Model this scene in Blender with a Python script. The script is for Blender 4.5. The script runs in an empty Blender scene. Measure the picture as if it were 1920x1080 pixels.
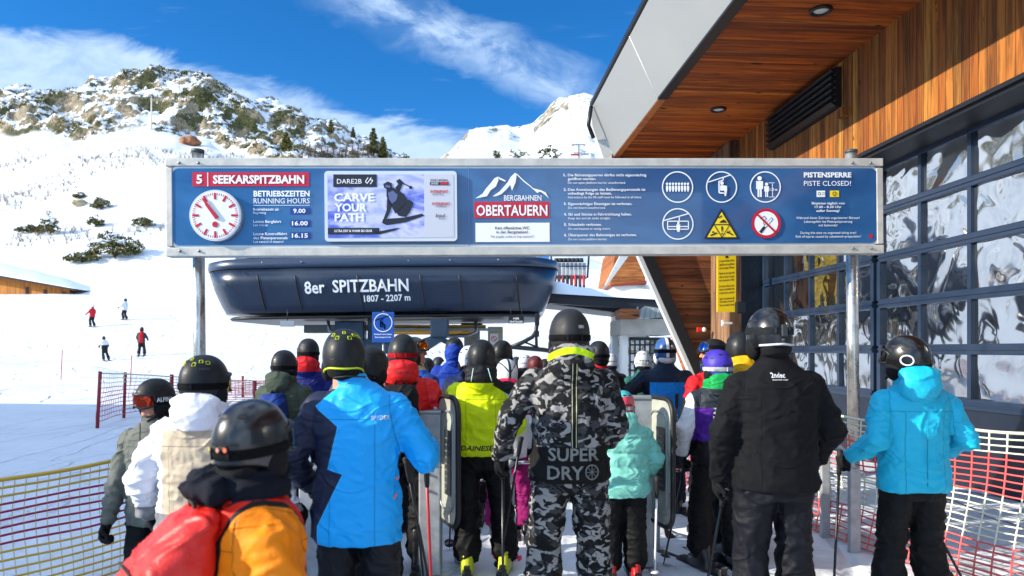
import bpy, bmesh, math, random
import numpy as np
from mathutils import Vector, Matrix, Euler
from mathutils.bvhtree import BVHTree
random.seed(7); rng = np.random.default_rng(7)
R = math.radians
sc = bpy.context.scene
col = sc.collection

# ---------------------------------------------------------------- camera, sky, sun, exposure
EYE, F, HZ = 1.65, 1333.33, 655.0            # eye height (m), focal length and horizon row on a 1920 px wide picture
cam_d = bpy.data.cameras.new('camera'); cam = bpy.data.objects.new('camera', cam_d); col.objects.link(cam)
cam.location = (0, 0, EYE); cam.rotation_euler = (R(90), 0, 0)
cam_d.lens = 25; cam_d.sensor_width = 36; cam_d.shift_y = (HZ-540)/1920
cam_d.clip_start = .05; cam_d.clip_end = 4000
cam_d.dof.use_dof = True; cam_d.dof.focus_distance = 7.5; cam_d.dof.aperture_fstop = 2.9
sc.camera = cam
SUN_EL, SUN_BACK = 23.0, 16.0                # sun low on the left, a little behind the camera
sd = Vector((-math.cos(R(SUN_BACK))*math.cos(R(SUN_EL)), -math.sin(R(SUN_BACK))*math.cos(R(SUN_EL)), math.sin(R(SUN_EL))))
sun_d = bpy.data.lights.new('sun', 'SUN'); sun_d.energy = 4.6; sun_d.angle = R(.5); sun_d.color = (1, .91, .77)
sun = bpy.data.objects.new('sun', sun_d); col.objects.link(sun)
sun.location = (-20, -5, 30); sun.rotation_euler = sd.to_track_quat('Z', 'Y').to_euler()
sc.view_settings.view_transform = 'Standard'; sc.view_settings.look = 'None'; sc.view_settings.gamma = 1
sc.view_settings.use_curve_mapping = False; sc.view_settings.exposure = .78
sc.cycles.max_bounces = 7; sc.cycles.transparent_max_bounces = 10; sc.cycles.use_denoising = True
sc.cycles.caustics_reflective = False; sc.cycles.caustics_refractive = False

def hexc(h, a=1.0):
    h = h.lstrip('#'); v = [int(h[i:i+2], 16)/255 for i in (0, 2, 4)]
    return tuple([(x/12.92 if x <= .04045 else ((x+.055)/1.055)**2.4) for x in v]+[a])

class NT:
    """small node-tree writer"""
    def __init__(s, tree): s.t = tree; s.L = tree.links
    def n(s, typ, **k):
        nd = s.t.nodes.new(typ)
        for a, b in k.items(): setattr(nd, a, b)
        return nd
    def put(s, sock, v):
        if isinstance(v, bpy.types.NodeSocket): s.L.new(v, sock)
        elif v is not None: sock.default_value = v
    def m(s, op, a, b=None, c=None, clamp=False):
        nd = s.n('ShaderNodeMath', operation=op, use_clamp=clamp)
        s.put(nd.inputs[0], a); s.put(nd.inputs[1], b); s.put(nd.inputs[2], c)
        return nd.outputs[0]
    def sep(s, v):
        nd = s.n('ShaderNodeSeparateXYZ'); s.L.new(v, nd.inputs[0]); return nd.outputs[0], nd.outputs[1], nd.outputs[2]
    def comb(s, x, y, z):
        nd = s.n('ShaderNodeCombineXYZ'); s.put(nd.inputs[0], x); s.put(nd.inputs[1], y); s.put(nd.inputs[2], z); return nd.outputs[0]
    def mapr(s, v, a, b, c=0., d=1.):
        nd = s.n('ShaderNodeMapRange', interpolation_type='SMOOTHSTEP')
        for i, q in enumerate((v, a, b, c, d)): s.put(nd.inputs[i], q)
        return nd.outputs[0]
    def mix(s, f, a, b, mode='MIX'):
        nd = s.n('ShaderNodeMix', data_type='RGBA', blend_type=mode)
        s.put(nd.inputs[0], f); s.put(nd.inputs[6], a); s.put(nd.inputs[7], b); return nd.outputs[2]
    def noise(s, vec, scale, detail=3, rough=.55, dist=0., lac=2.):
        nd = s.n('ShaderNodeTexNoise'); s.put(nd.inputs['Vector'], vec); s.put(nd.inputs['Scale'], scale)
        nd.inputs['Detail'].default_value = detail; nd.inputs['Roughness'].default_value = rough; nd.inputs['Distortion'].default_value = dist
        return nd.outputs[0]
    def coord(s, which='Object'): return s.n('ShaderNodeTexCoord').outputs[which]
    def mapping(s, vec, scale=(1, 1, 1), loc=(0, 0, 0), rot=(0, 0, 0)):
        nd = s.n('ShaderNodeMapping'); s.put(nd.inputs[0], vec); nd.inputs['Scale'].default_value = scale
        nd.inputs['Location'].default_value = loc; nd.inputs['Rotation'].default_value = rot; return nd.outputs[0]
    def ramp(s, v, stops, interp='LINEAR'):
        nd = s.n('ShaderNodeValToRGB'); nd.color_ramp.interpolation = interp
        e = nd.color_ramp.elements
        while len(e) > 1: e.remove(e[0])
        for i, (p, c) in enumerate(stops):
            el = e[0] if i == 0 else e.new(p)
            el.position = p; el.color = c if not isinstance(c, (int, float)) else (c, c, c, 1)
        s.put(nd.inputs[0], v); return nd.outputs[0]
    def bump(s, h, strength=.3, dist=.01):
        nd = s.n('ShaderNodeBump'); nd.inputs['Strength'].default_value = strength; nd.inputs['Distance'].default_value = dist
        s.put(nd.inputs['Height'], h); return nd.outputs[0]

world = bpy.data.worlds.new('World'); sc.world = world; world.use_nodes = True
w = NT(world.node_tree); bg = world.node_tree.nodes['Background']
sky = w.n('ShaderNodeTexSky', sky_type='NISHITA', sun_disc=False)
sky.sun_elevation = R(SUN_EL); sky.sun_rotation = math.atan2(sd.x, sd.y); sky.altitude = 1800; sky.air_density = 1.0; sky.dust_density = .2; sky.ozone_density = 3.0
hs = w.n('ShaderNodeHueSaturation'); hs.inputs['Saturation'].default_value = 1.28; w.L.new(sky.outputs[0], hs.inputs['Color'])
skyc = w.mix(1.0, hs.outputs[0], (.44, .75, .88, 1), 'MULTIPLY')
dx, dy, dz = w.sep(w.coord('Generated'))
dyp = w.m('MAXIMUM', dy, .05)
gu = w.m('DIVIDE', dx, dyp); gv = w.m('DIVIDE', dz, dyp)
gate = w.m('GREATER_THAN', dy, .06)
guv = w.comb(gu, gv, 0.)
nz1 = w.noise(w.mapping(guv, (3.2, 7, 1), rot=(0, 0, R(24))), 2.2, 7, .6, .6)
nz2 = w.noise(w.mapping(guv, (5, 8, 1), loc=(3, 1, 0), rot=(0, 0, R(20))), 1.6, 8, .62, .5)
# long wisp rising to the upper left
d1 = w.m('SUBTRACT', gv, w.m('MULTIPLY_ADD', gu, -.44, .403))
b1 = w.m('SUBTRACT', 1., w.m('MULTIPLY', w.m('ABSOLUTE', w.m('SUBTRACT', d1, w.m('MULTIPLY', w.m('SUBTRACT', nz1, .5), .09))), 19.), clamp=True)
b1 = w.m('MULTIPLY', b1, w.mapr(gu, -.34, -.16)); b1 = w.m('MULTIPLY', b1, w.mapr(gu, .2, .06))
b1 = w.m('MULTIPLY', b1, w.mapr(nz2, .36, .62, .15, 1.1))
# cloud bank behind the hill
edge = w.m('ADD', w.m('MULTIPLY_ADD', gu, -.22, .305), w.m('MULTIPLY', w.m('SUBTRACT', nz1, .5), .13))
edge = w.m('SUBTRACT', edge, w.m('MULTIPLY', w.mapr(gu, -.5, -.02), .012))
d2 = w.m('SUBTRACT', edge, gv)
b2 = w.m('MULTIPLY', w.mapr(d2, -.008, .028), w.mapr(gu, .03, -.1))
b2 = w.m('MULTIPLY', b2, w.mapr(nz2, .3, .6, .72, 1.15))
b3 = w.m('MULTIPLY', w.mapr(w.noise(w.mapping(guv, (2.5, 14, 1), loc=(5, 2, 0)), 2, 6, .6, .4), .6, .8), .25)
cm = w.m('MULTIPLY', w.m('MULTIPLY', w.m('MAXIMUM', w.m('MAXIMUM', b1, b2), b3), .82), gate, clamp=True)
cloud = w.mix(1.0, (2.75, 3.65, 4.9, 1), (1, 1, 1, 1), 'MULTIPLY')
# unseen broken bright cloud, added overhead and behind the camera to fill the shade
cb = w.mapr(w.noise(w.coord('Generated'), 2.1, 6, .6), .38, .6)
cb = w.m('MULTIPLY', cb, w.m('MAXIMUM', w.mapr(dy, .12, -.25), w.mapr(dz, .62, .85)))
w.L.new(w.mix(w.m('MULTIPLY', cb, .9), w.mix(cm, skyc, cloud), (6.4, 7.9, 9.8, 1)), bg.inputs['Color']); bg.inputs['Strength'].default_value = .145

# ---------------------------------------------------------------- helpers
def at(px, py, d): return Vector(((px-960)*d/F, d, EYE-(py-HZ)*d/F))

def tag(o, label=None, cat=None, group=None, kind=None):
    if label: o['label'] = label
    if cat: o['category'] = cat
    if group: o['group'] = group
    if kind: o['kind'] = kind
    return o
def empty(name, loc=(0, 0, 0), rz=0., scale=1., label=None, cat=None, group=None):
    o = bpy.data.objects.new(name, None); col.objects.link(o); o.location = loc; o.rotation_euler = (0, 0, rz)
    o.scale = (scale,)*3; o.empty_display_size = .1; return tag(o, label, cat, group)
def link(name, me, parent=None, matrix=None):
    o = bpy.data.objects.new(name, me); col.objects.link(o)
    if parent is not None: o.parent = parent
    if matrix is not None: o.matrix_local = matrix
    return o
def copy_tree(o, parent=None):
    c = o.copy(); col.objects.link(c); c.parent = parent
    for ch in o.children: copy_tree(ch, c)
    return c
def rotm(rx=0, ry=0, rz=0): return Euler((R(rx), R(ry), R(rz))).to_matrix().to_4x4()

class MB:
    def __init__(s): s.v = []; s.f = []; s.mi = []; s.sm = []
    def add(s, v, f, mat=0, smooth=False, M=None):
        o = len(s.v)
        if M is not None: v = [M @ Vector(p) for p in v]
        s.v += [tuple(p) for p in v]; s.f += [tuple(i+o for i in q) for q in f]
        s.mi += [mat]*len(f); s.sm += [smooth]*len(f); return s
    def box(s, c, size, mat=0, rot=None, bev=0., M=None):
        x, y, z = [q/2 for q in size]; c = Vector(c)
        if bev > 0:
            b = min(bev, x*.9, y*.9, z*.9); pts = []
            bm = bmesh.new(); bmesh.ops.create_cube(bm, size=1.)
            for v in bm.verts: v.co = Vector((v.co.x*2*x, v.co.y*2*y, v.co.z*2*z))
            bmesh.ops.bevel(bm, geom=bm.edges[:], offset=b, segments=2, affect='EDGES', profile=.6)
            bm.verts.ensure_lookup_table()
            v = [q.co.copy() for q in bm.verts]; f = [[q.index for q in fa.verts] for fa in bm.faces]; bm.free()
        else:
            v = [Vector((a*x, b*y, e*z)) for a in (-1, 1) for b in (-1, 1) for e in (-1, 1)]
            f = [(0, 1, 3, 2), (4, 6, 7, 5), (0, 4, 5, 1), (2, 3, 7, 6), (0, 2, 6, 4), (1, 5, 7, 3)]
        if rot is not None: v = [rot @ q for q in v]
        return s.add([q+c for q in v], f, mat, False, M)
    def tube(s, pts, r, seg=8, mat=0, closed=False, cap=True, smooth=True, flat=1.):
        pts = [Vector(p) for p in pts]; n = len(pts); rs = r if hasattr(r, '__len__') else [r]*n
        v = []; prev = None
        for i, p in enumerate(pts):
            a = pts[(i-1) % n] if (i or closed) else p; b = pts[(i+1) % n] if (i < n-1 or closed) else p
            t = (b-a).normalized()
            if prev is None:
                u = t.orthogonal().normalized() if abs(t.z) < .99 else Vector((1, 0, 0))
                if abs(t.z) < .99: u = t.cross(Vector((0, 0, 1))).normalized()
            else: u = (prev-t*prev.dot(t)).normalized()
            prev = u; q = t.cross(u)
            for k in range(seg):
                an = 2*math.pi*k/seg; v.append(p+(u*math.cos(an)+q*math.sin(an)*flat)*rs[i])
        f = []
        for i in range(n if closed else n-1):
            for k in range(seg):
                a = i*seg+k; b = i*seg+(k+1) % seg; c = ((i+1) % n)*seg+(k+1) % seg; d = ((i+1) % n)*seg+k
                f.append((a, b, c, d))
        if cap and not closed: f += [tuple(range(seg-1, -1, -1)), tuple(range((n-1)*seg, n*seg))]
        return s.add(v, f, mat, smooth)
    def cyl(s, a, b, r, seg=16, mat=0, r2=None, smooth=True): return s.tube([a, b], [r, r if r2 is None else r2], seg, mat, smooth=smooth)
    def ell(s, c, r, mat=0, seg=16, rings=10, M=None, rot=None):
        v = []; f = []; c = Vector(c)
        for i in range(1, rings):
            ph = math.pi*i/rings
            for k in range(seg):
                th = 2*math.pi*k/seg; v.append(Vector((r[0]*math.sin(ph)*math.cos(th), r[1]*math.sin(ph)*math.sin(th), r[2]*math.cos(ph))))
        v += [Vector((0, 0, r[2])), Vector((0, 0, -r[2]))]; T = len(v)-2
        for i in range(rings-2):
            for k in range(seg): f.append((i*seg+k, (i+1)*seg+k, (i+1)*seg+(k+1) % seg, i*seg+(k+1) % seg))
        for k in range(seg): f.append((T, k, (k+1) % seg)); f.append((T+1, (rings-2)*seg+(k+1) % seg, (rings-2)*seg+k))
        if rot is not None: v = [rot @ q for q in v]
        return s.add([q+c for q in v], f, mat, True, M)
    def capsule(s, a, b, ra, rb, mat=0, seg=14):
        a = Vector(a); b = Vector(b); t = (b-a); L = t.length or 1e-6; t = t/L
        pts = []; rs = []
        for q in (1., .92, .7, .38): pts.append(a-t*ra*q); rs.append(max(ra*math.sqrt(max(0, 1-q*q)), ra*.05))
        pts.append(a); rs.append(ra); pts.append(b); rs.append(rb)
        for q in (.38, .7, .92, 1.): pts.append(b+t*rb*q); rs.append(max(rb*math.sqrt(max(0, 1-q*q)), rb*.05))
        return s.tube(pts, rs, seg, mat)
    def rings(s, rs, seg=24, mat=0, n=2.):
        """rs: (cx, cy, z, rx, ry) from below up, closed by caps"""
        v = []
        for (cx, cy, z, rx, ry) in rs:
            for k in range(seg):
                th = 2*math.pi*k/seg; co, si = math.cos(th), math.sin(th)
                v.append((cx+rx*math.copysign(abs(co)**(2/n), co), cy+ry*math.copysign(abs(si)**(2/n), si), z))
        f = []
        for i in range(len(rs)-1):
            for k in range(seg): f.append((i*seg+k, i*seg+(k+1) % seg, (i+1)*seg+(k+1) % seg, (i+1)*seg+k))
        f += [tuple(range(seg-1, -1, -1)), tuple(range((len(rs)-1)*seg, len(rs)*seg))]
        return s.add(v, f, mat, True)
    def prism(s, poly, d0, d1, M=None, mat=0):
        """poly in (x, z), extruded along y from d0 to d1"""
        n = len(poly); v = [(x, d0, z) for x, z in poly]+[(x, d1, z) for x, z in poly]
        ar = sum(poly[i][0]*poly[(i+1) % n][1]-poly[(i+1) % n][0]*poly[i][1] for i in range(n))
        f = [tuple(range(n)), tuple(range(2*n-1, n-1, -1))]+[(i, i+n, (i+1) % n+n, (i+1) % n) for i in range(n)]
        if ar < 0: f = [q[::-1] for q in f]
        return s.add(v, f, mat, False, M)
    def mesh(s, name, mats):
        me = bpy.data.meshes.new(name); me.from_pydata(s.v, [], s.f)
        for m in (mats if isinstance(mats, (list, tuple)) else [mats]): me.materials.append(m)
        me.polygons.foreach_set('material_index', s.mi); me.polygons.foreach_set('use_smooth', s.sm); me.update(); return me
    def build(s, name, mats, parent=None, matrix=None): return link(name, s.mesh(name, mats), parent, matrix)

# numpy gradient noise
_perm = rng.permutation(256); _perm = np.concatenate([_perm, _perm, _perm])
_g = rng.normal(size=(256, 3)); _g /= np.linalg.norm(_g, axis=1)[:, None]
def pnoise(P):
    P = np.asarray(P, float); i = np.floor(P).astype(int); f = P-i; u = f*f*f*(f*(f*6-15)+10); i &= 255; out = 0
    for dx_ in (0, 1):
        for dy_ in (0, 1):
            for dz_ in (0, 1):
                h = _perm[_perm[_perm[i[:, 0]+dx_]+i[:, 1]+dy_]+i[:, 2]+dz_] & 255
                g = _g[h]; q = f-np.array([dx_, dy_, dz_])
                w_ = (u[:, 0] if dx_ else 1-u[:, 0])*(u[:, 1] if dy_ else 1-u[:, 1])*(u[:, 2] if dz_ else 1-u[:, 2])
                out = out+w_*(g*q).sum(1)
    return out*1.5
def fbm(P, o=4, gain=.5):
    a = 1.; t = 0
    for k in range(o): t = t+a*pnoise(P*(2**k)+k*17.3); a *= gain
    return t

# ---------------------------------------------------------------- materials
_mats = {}
def mat(name, color='#808080', rough=.6, metal=0., spec=.5, coat=0., var=0., vscale=8., bump=0., bscale=60., bdist=.004, sheen=0., emit=None, colfn=None):
    if name in _mats: return _mats[name]
    m = bpy.data.materials.new(name); m.use_nodes = True; t = NT(m.node_tree); b = m.node_tree.nodes['Principled BSDF']
    c = hexc(color) if isinstance(color, str) else color
    b.inputs['Roughness'].default_value = rough; b.inputs['Metallic'].default_value = metal; b.inputs['Specular IOR Level'].default_value = spec
    b.inputs['Coat Weight'].default_value = coat; b.inputs['Sheen Weight'].default_value = sheen
    b.inputs['Base Color'].default_value = c
    cs = None
    if colfn: cs = colfn(t)
    if var > 0:
        nz = t.noise(t.coord(), vscale, 4, .6); k = t.mapr(nz, .3, .7, 1-var, 1+var)
        base = cs if cs is not None else c
        mx = t.n('ShaderNodeVectorMath', operation='SCALE')
        if cs is not None: t.L.new(cs, mx.inputs[0])
        else: mx.inputs[0].default_value = c[:3]
        t.L.new(k, mx.inputs['Scale']); cs = mx.outputs[0]
        t.L.new(t.mapr(nz, .3, .7, max(0, rough-.12), min(1, rough+.12)), b.inputs['Roughness'])
    if cs is not None: t.L.new(cs, b.inputs['Base Color'])
    if bump > 0: t.L.new(t.bump(t.noise(t.coord(), bscale, 4, .6), bump, bdist), b.inputs['Normal'])
    if emit: b.inputs['Emission Color'].default_value = hexc(emit[0]); b.inputs['Emission Strength'].default_value = emit[1]
    _mats[name] = m; return m

# ---------------------------------------------------------------- text
_tc = {}
def text_geo(s, bold=0., shear=0.):
    key = (s, bold, shear)
    if key in _tc: return _tc[key]
    cu = bpy.data.curves.new('t', 'FONT'); cu.body = s; cu.resolution_u = 2; cu.offset = bold; cu.shear = shear
    o = bpy.data.objects.new('t', cu); col.objects.link(o); dg = bpy.context.evaluated_depsgraph_get()
    me = bpy.data.meshes.new_from_object(o.evaluated_get(dg))
    v = [(q.co.x, q.co.y) for q in me.vertices]; f = [tuple(p.vertices) for p in me.polygons]
    bpy.data.objects.remove(o); bpy.data.curves.remove(cu); bpy.data.meshes.remove(me)
    if not v: v = [(0, 0)]
    xs = [a for a, b in v]; _tc[key] = (v, f, min(xs), max(xs)); return _tc[key]
CAPH = .73
def put_text(mb, s, x0, x1, ybase, cap, bold=0., mat=0, align='fit', fn=None, shear=0.):
    """text in a plane: baseline from x0, cap height `cap`; fn maps (x, z) to 3D"""
    v, f, a, b = text_geo(s, bold, shear); sz = cap/CAPH; wd = (b-a)*sz
    if align == 'fit': kx = (x1-x0)/(b-a); ox = x0-a*kx
    elif align == 'left': kx = sz; ox = x0-a*kx
    else: kx = sz; ox = (x0+x1)/2-(a+b)/2*kx
    mb.add([fn(ox+p[0]*kx, ybase+p[1]*sz) for p in v], f, mat)
# ---------------------------------------------------------------- terrain
RPX = [-900, -500, 0, 60, 130, 200, 260, 330, 390, 430, 480, 560, 640, 700, 760, 830, 900, 1000, 1125, 1400, 2600]
RPY = [240, 190, 168, 164, 166, 152, 140, 136, 142, 162, 182, 212, 244, 262, 292, 318, 345, 385, 420, 450, 450]
_d = np.linspace(0, 420, 841)
def _prof(knots):
    z = np.interp(_d, [k[0] for k in knots], [k[1] for k in knots]); k = np.hanning(23); k /= k.sum()
    return np.convolve(np.pad(z, 11, mode='edge'), k, 'valid')
_lo = _prof([(0, 0), (23, 0), (30, .35), (42, 1.1), (52, 2.0), (62, 4.0), (85, 7.9), (110, 14.7), (150, 14.7), (420, 14.7)])
_hi = _prof([(0, 0), (110, 0), (150, .22), (215, .56), (228, .62), (245, .80), (288, 1.0), (300, .99), (345, .6), (420, .1)])
def base_z(x, y):
    x = np.asarray(x, float); y = np.asarray(y, float); d = np.clip(y, 0, 419); u = np.clip(x/np.maximum(y, 8.), -1.4, 1.4)
    px = 960+u*F; zr = EYE+(HZ-np.interp(px, RPX, RPY))/F*288
    z = np.interp(d, _d, _lo); h = np.interp(d, _d, _hi)
    z = z+h*(zr-14.7)
    return z
def full_z(x, y):
    z = base_z(x, y); P = np.stack([x, y, 0*x], 1)
    near = np.clip((y-14)/20, 0, 1)
    z = z+pnoise(P*.045)*.5*near+pnoise(P*.16)*.10*near
    front = np.clip(1-np.abs(y-5)/13, 0, 1)
    z = z+front*(fbm(P*2.2, 3)*.028-np.abs(pnoise(P*6))*.022+pnoise(P*15)*.006)
    z = z+.55*np.exp(-(((x+18.3)/2.1)**2+((y-30.5)/.9)**2))
    hill = np.clip((y-95)/60, 0, 1)*np.clip((420-y)/120, 0, 1)
    z = z+hill*(fbm(P*.018+3, 4)*4.5-3.5)
    roc = rock_zone(x, y)
    roc = roc*np.clip((302-y)/26, .25, 1); z = z+roc*(1-2*np.abs(fbm(P*.035, 3)))*4.0+roc*fbm(P*.11+9, 4)*2.6+roc*(1-2*np.abs(fbm(P*.3, 3)))*1.0
    return z
def rock_zone(x, y):
    px = 960+np.clip(x/np.maximum(y, 8.), -1.4, 1.4)*F; P = np.stack([x, y, 0*x], 1)
    lo = np.interp(px, [-400, 0, 60, 140, 330, 360, 400, 500, 600, 700, 760, 1000], [222, 226, 219, 217, 219, 222, 218, 196, 180, 172, 176, 196])
    return np.clip((y-lo-pnoise(P*.05)*9)/7, 0, 1)*np.clip((318-y)/12, 0, 1)*np.clip((900-px)/120, 0, 1)
th = np.concatenate([np.arange(-180, -46, 4.), np.arange(-46, 44, .13), np.arange(44, 180, 4.)]); th = th*math.pi/180
rr = np.concatenate([[.0], np.geomspace(1.2, 25, 200), np.linspace(25.5, 100, 90), np.linspace(101, 205, 70), np.linspace(206, 330, 125), np.linspace(332, 440, 25), [600, 900, 1400]])
TH, RR = np.meshgrid(th, rr); gx = (RR*np.sin(TH)).ravel(); gy = (RR*np.cos(TH)).ravel()
far = np.hypot(gx, gy) > 450
gz = full_z(gx, gy); gz = np.where(far, 4., gz)
rk = rock_zone(gx, gy)
def grid_mesh(name, V, nr, nc, mats, wrap=False):
    i = np.arange(nr*nc).reshape(nr, nc)
    a, b, c, d = (i[:-1, :-1], i[:-1, 1:], i[1:, 1:], i[1:, :-1])
    if wrap:
        j = np.roll(i, -1, axis=1); a, b, c, d = i[:-1], j[:-1], j[1:], i[1:]
    q = np.stack([a.ravel(), d.ravel(), c.ravel(), b.ravel()], 1)
    me = bpy.data.meshes.new(name); me.vertices.add(len(V)); me.vertices.foreach_set('co', V.astype(np.float32).ravel())
    me.loops.add(q.size); me.loops.foreach_set('vertex_index', q.astype(np.int32).ravel())
    me.polygons.add(len(q)); me.polygons.foreach_set('loop_start', np.arange(0, q.size, 4, dtype=np.int32)); me.polygons.foreach_set('loop_total', np.full(len(q), 4, np.int32))
    me.update(calc_edges=True); me.polygons.foreach_set('use_smooth', np.ones(len(q), bool))
    for m in mats: me.materials.append(m)
    return me
def snow_tree(m, with_rock=True, scale=1.):
    t = NT(m.node_tree); b = m.node_tree.nodes['Principled BSDF']; oc = t.coord()
    geo = t.n('ShaderNodeNewGeometry'); nx, ny, nz_ = t.sep(geo.outputs['Normal'])
    n1 = t.noise(oc, 14*scale, 5, .6); n2 = t.noise(oc, .35*scale, 5, .6); n3 = t.noise(t.mapping(oc, (1, .25, 1)), 2.2*scale, 4, .6)
    snow = t.mix(t.mapr(n2, .35, .7), (.72, .755, .80, 1), (.63, .67, .73, 1))
    n4 = t.noise(t.mapping(oc, (.25, 1, 1), rot=(0, 0, .5)), 1.3*scale, 5, .65); h = t.m('ADD', t.m('ADD', t.m('MULTIPLY', n1, .25), t.m('MULTIPLY', n3, .8)), t.m('MULTIPLY', n4, 2.2)); tk = t.m('ABSOLUTE', t.m('SUBTRACT', t.noise(t.mapping(oc, (.30, .06, 1), rot=(0, 0, .9)), 1.5, 2, .4, .3), .5)); h = t.m('ADD', h, t.m('MULTIPLY', t.mapr(tk, .0, .012), 1.1)); tk2 = t.m('ABSOLUTE', t.m('SUBTRACT', t.noise(t.mapping(oc, (.26, .05, 1), rot=(0, 0, -.7)), 1.9, 2, .4, .4), .48)); h = t.m('ADD', h, t.m('MULTIPLY', t.mapr(tk2, .0, .010), .9))
    b.inputs['Roughness'].default_value = .55; b.inputs['Specular IOR Level'].default_value = .25
    b.inputs['Subsurface Weight'].default_value = .0
    if not with_rock:
        t.L.new(snow, b.inputs['Base Color']); t.L.new(t.bump(h, .35, .04), b.inputs['Normal']); return
    at_ = t.n('ShaderNodeAttribute', attribute_name='rock'); rz = at_.outputs['Fac']
    r1 = t.noise(oc, .22*scale, 8, .68, .3); r2 = t.noise(t.mapping(oc, (1, 1, .45)), .9*scale, 6, .7)
    steep = t.m('SUBTRACT', 1., nz_)
    k = t.m('ADD', t.m('MULTIPLY', steep, 1.25), t.m('MULTIPLY', t.m('SUBTRACT', r1, .5), 2.1)); k = t.m('ADD', k, t.m('MULTIPLY', t.m('SUBTRACT', r2, .5), 1.0))
    rm = t.m('MULTIPLY', t.mapr(k, .34, .42), t.mapr(rz, .12, .5))
    rock = t.ramp(r2, [(.25, hexc('#433c30')), (.40, hexc('#70634e')), (.52, hexc('#9c8d72')), (.62, hexc('#61574a')), (.72, hexc('#8d8372')), (.9, hexc('#544d42'))])
    ck = t.m('ABSOLUTE', t.m('SUBTRACT', t.noise(t.mapping(oc, (1, 1, .4), rot=(.2, .1, .3)), .42*scale, 5, .62, .6), .5)); rock = t.mix(t.mapr(ck, .0, .022), hexc('#322c24'), rock)
    veg = t.ramp(t.noise(oc, 1.6*scale, 6, .7), [(.3, hexc('#11150a')), (.45, hexc('#2e3214')), (.56, hexc('#565320')), (.66, hexc('#2a2e14')), (.8, hexc('#6f6434'))])
    vm = t.mapr(t.noise(t.mapping(oc, loc=(40, 3, 0)), .11*scale, 6, .65), .47, .55)
    c = t.mix(rm, snow, t.mix(vm, rock, veg))
    # scattered dry brush on the slope
    bz = t.n('ShaderNodeAttribute', attribute_name='brush').outputs['Fac']
    br = t.noise(t.mapping(oc, (1, 1, .6), rot=(0, 0, .5)), 1.1*scale, 6, .75); br2 = t.noise(oc, .09*scale, 4, .6)
    bm_ = t.m('MULTIPLY', t.m('MULTIPLY', t.mapr(br, .55, .68), t.mapr(br2, .42, .6)), bz)
    c = t.mix(t.m('MULTIPLY', bm_, .75), c, hexc('#7d7058'))
    t.L.new(c, b.inputs['Base Color']); t.L.new(t.bump(h, .55, .10), b.inputs['Normal'])
snow_m = bpy.data.materials.new('snow_and_rock'); snow_m.use_nodes = True; snow_tree(snow_m)
me = grid_mesh('snow_ground', np.stack([gx, gy, gz], 1), len(rr), len(th), [snow_m], wrap=True)
me.attributes.new('rock', 'FLOAT', 'POINT').data.foreach_set('value', rk.astype(np.float32))
px_ = 960+np.clip(gx/np.maximum(gy, 8), -1.4, 1.4)*F
bz = np.clip((gy-118)/25, 0, 1)*np.clip((300-gy)/60, 0, 1)
me.attributes.new('brush', 'FLOAT', 'POINT').data.foreach_set('value', bz.astype(np.float32))
ground = link('snow_ground', me); tag(ground, kind='structure')

def gz_at(x, y): return float(full_z(np.array([x], float), np.array([y], float))[0])
def hit(px, py, d0=10, d1=330):
    """where the line of sight through a pixel meets the snow"""
    ds = np.linspace(d0, d1, 4000); x = (px-960)*ds/F; z = EYE-(py-HZ)*ds/F
    g = full_z(x, ds); k = np.argmax(g >= z); d = ds[k] if g[k] >= z[k] else d1
    return Vector(((px-960)*d/F, d, gz_at((px-960)*d/F, d)))

# far summit
mx = [560, 640, 740, 800, 830, 852, 870, 880, 905, 930, 955, 975, 1000, 1018, 1032, 1050, 1068, 1085, 1105, 1125, 1180, 1300, 1500, 2000]
my = [420, 380, 340, 315, 300, 282, 260, 247, 242, 241, 243, 249, 243, 228, 212, 200, 192, 189, 190, 194, 205, 230, 260, 330]
PX, DD = np.meshgrid(np.linspace(560, 2000, 620), np.linspace(430, 900, 150))
kk = np.interp(DD, [430, 470, 640, 800, 900], [-.15, .40, .78, 1.0, .82])
ridge = EYE+(HZ-np.interp(PX, mx, my))/F*800
X = (PX-960)/F*DD; P = np.stack([X.ravel(), DD.ravel(), 0*X.ravel()], 1)
Z = (ridge*kk).ravel()+fbm(P*.008, 5)*12*np.clip((DD.ravel()-430)/100, 0, 1)+(1-2*np.abs(fbm(P*.02, 4)))*2.4+np.clip(fbm(P*.06, 3), 0, 1)*2.2
me = grid_mesh('snowy_mountain', np.stack([X.ravel(), DD.ravel(), Z], 1), 150, 620, [])
mm = bpy.data.materials.new('mountain_snow'); mm.use_nodes = True; snow_tree(mm, True, .5); me.materials.append(mm)
cr = np.clip((Z-(ridge.ravel()*.70))/20, 0, 1)*.30+.14+np.clip((620-DD.ravel())/100, 0, 1)*.2
me.attributes.new('rock', 'FLOAT', 'POINT').data.foreach_set('value', cr.astype(np.float32))
me.attributes.new('brush', 'FLOAT', 'POINT').data.foreach_set('value', np.full(len(Z), .25, np.float32))
tag(link('snowy_mountain', me), kind='structure')

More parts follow.
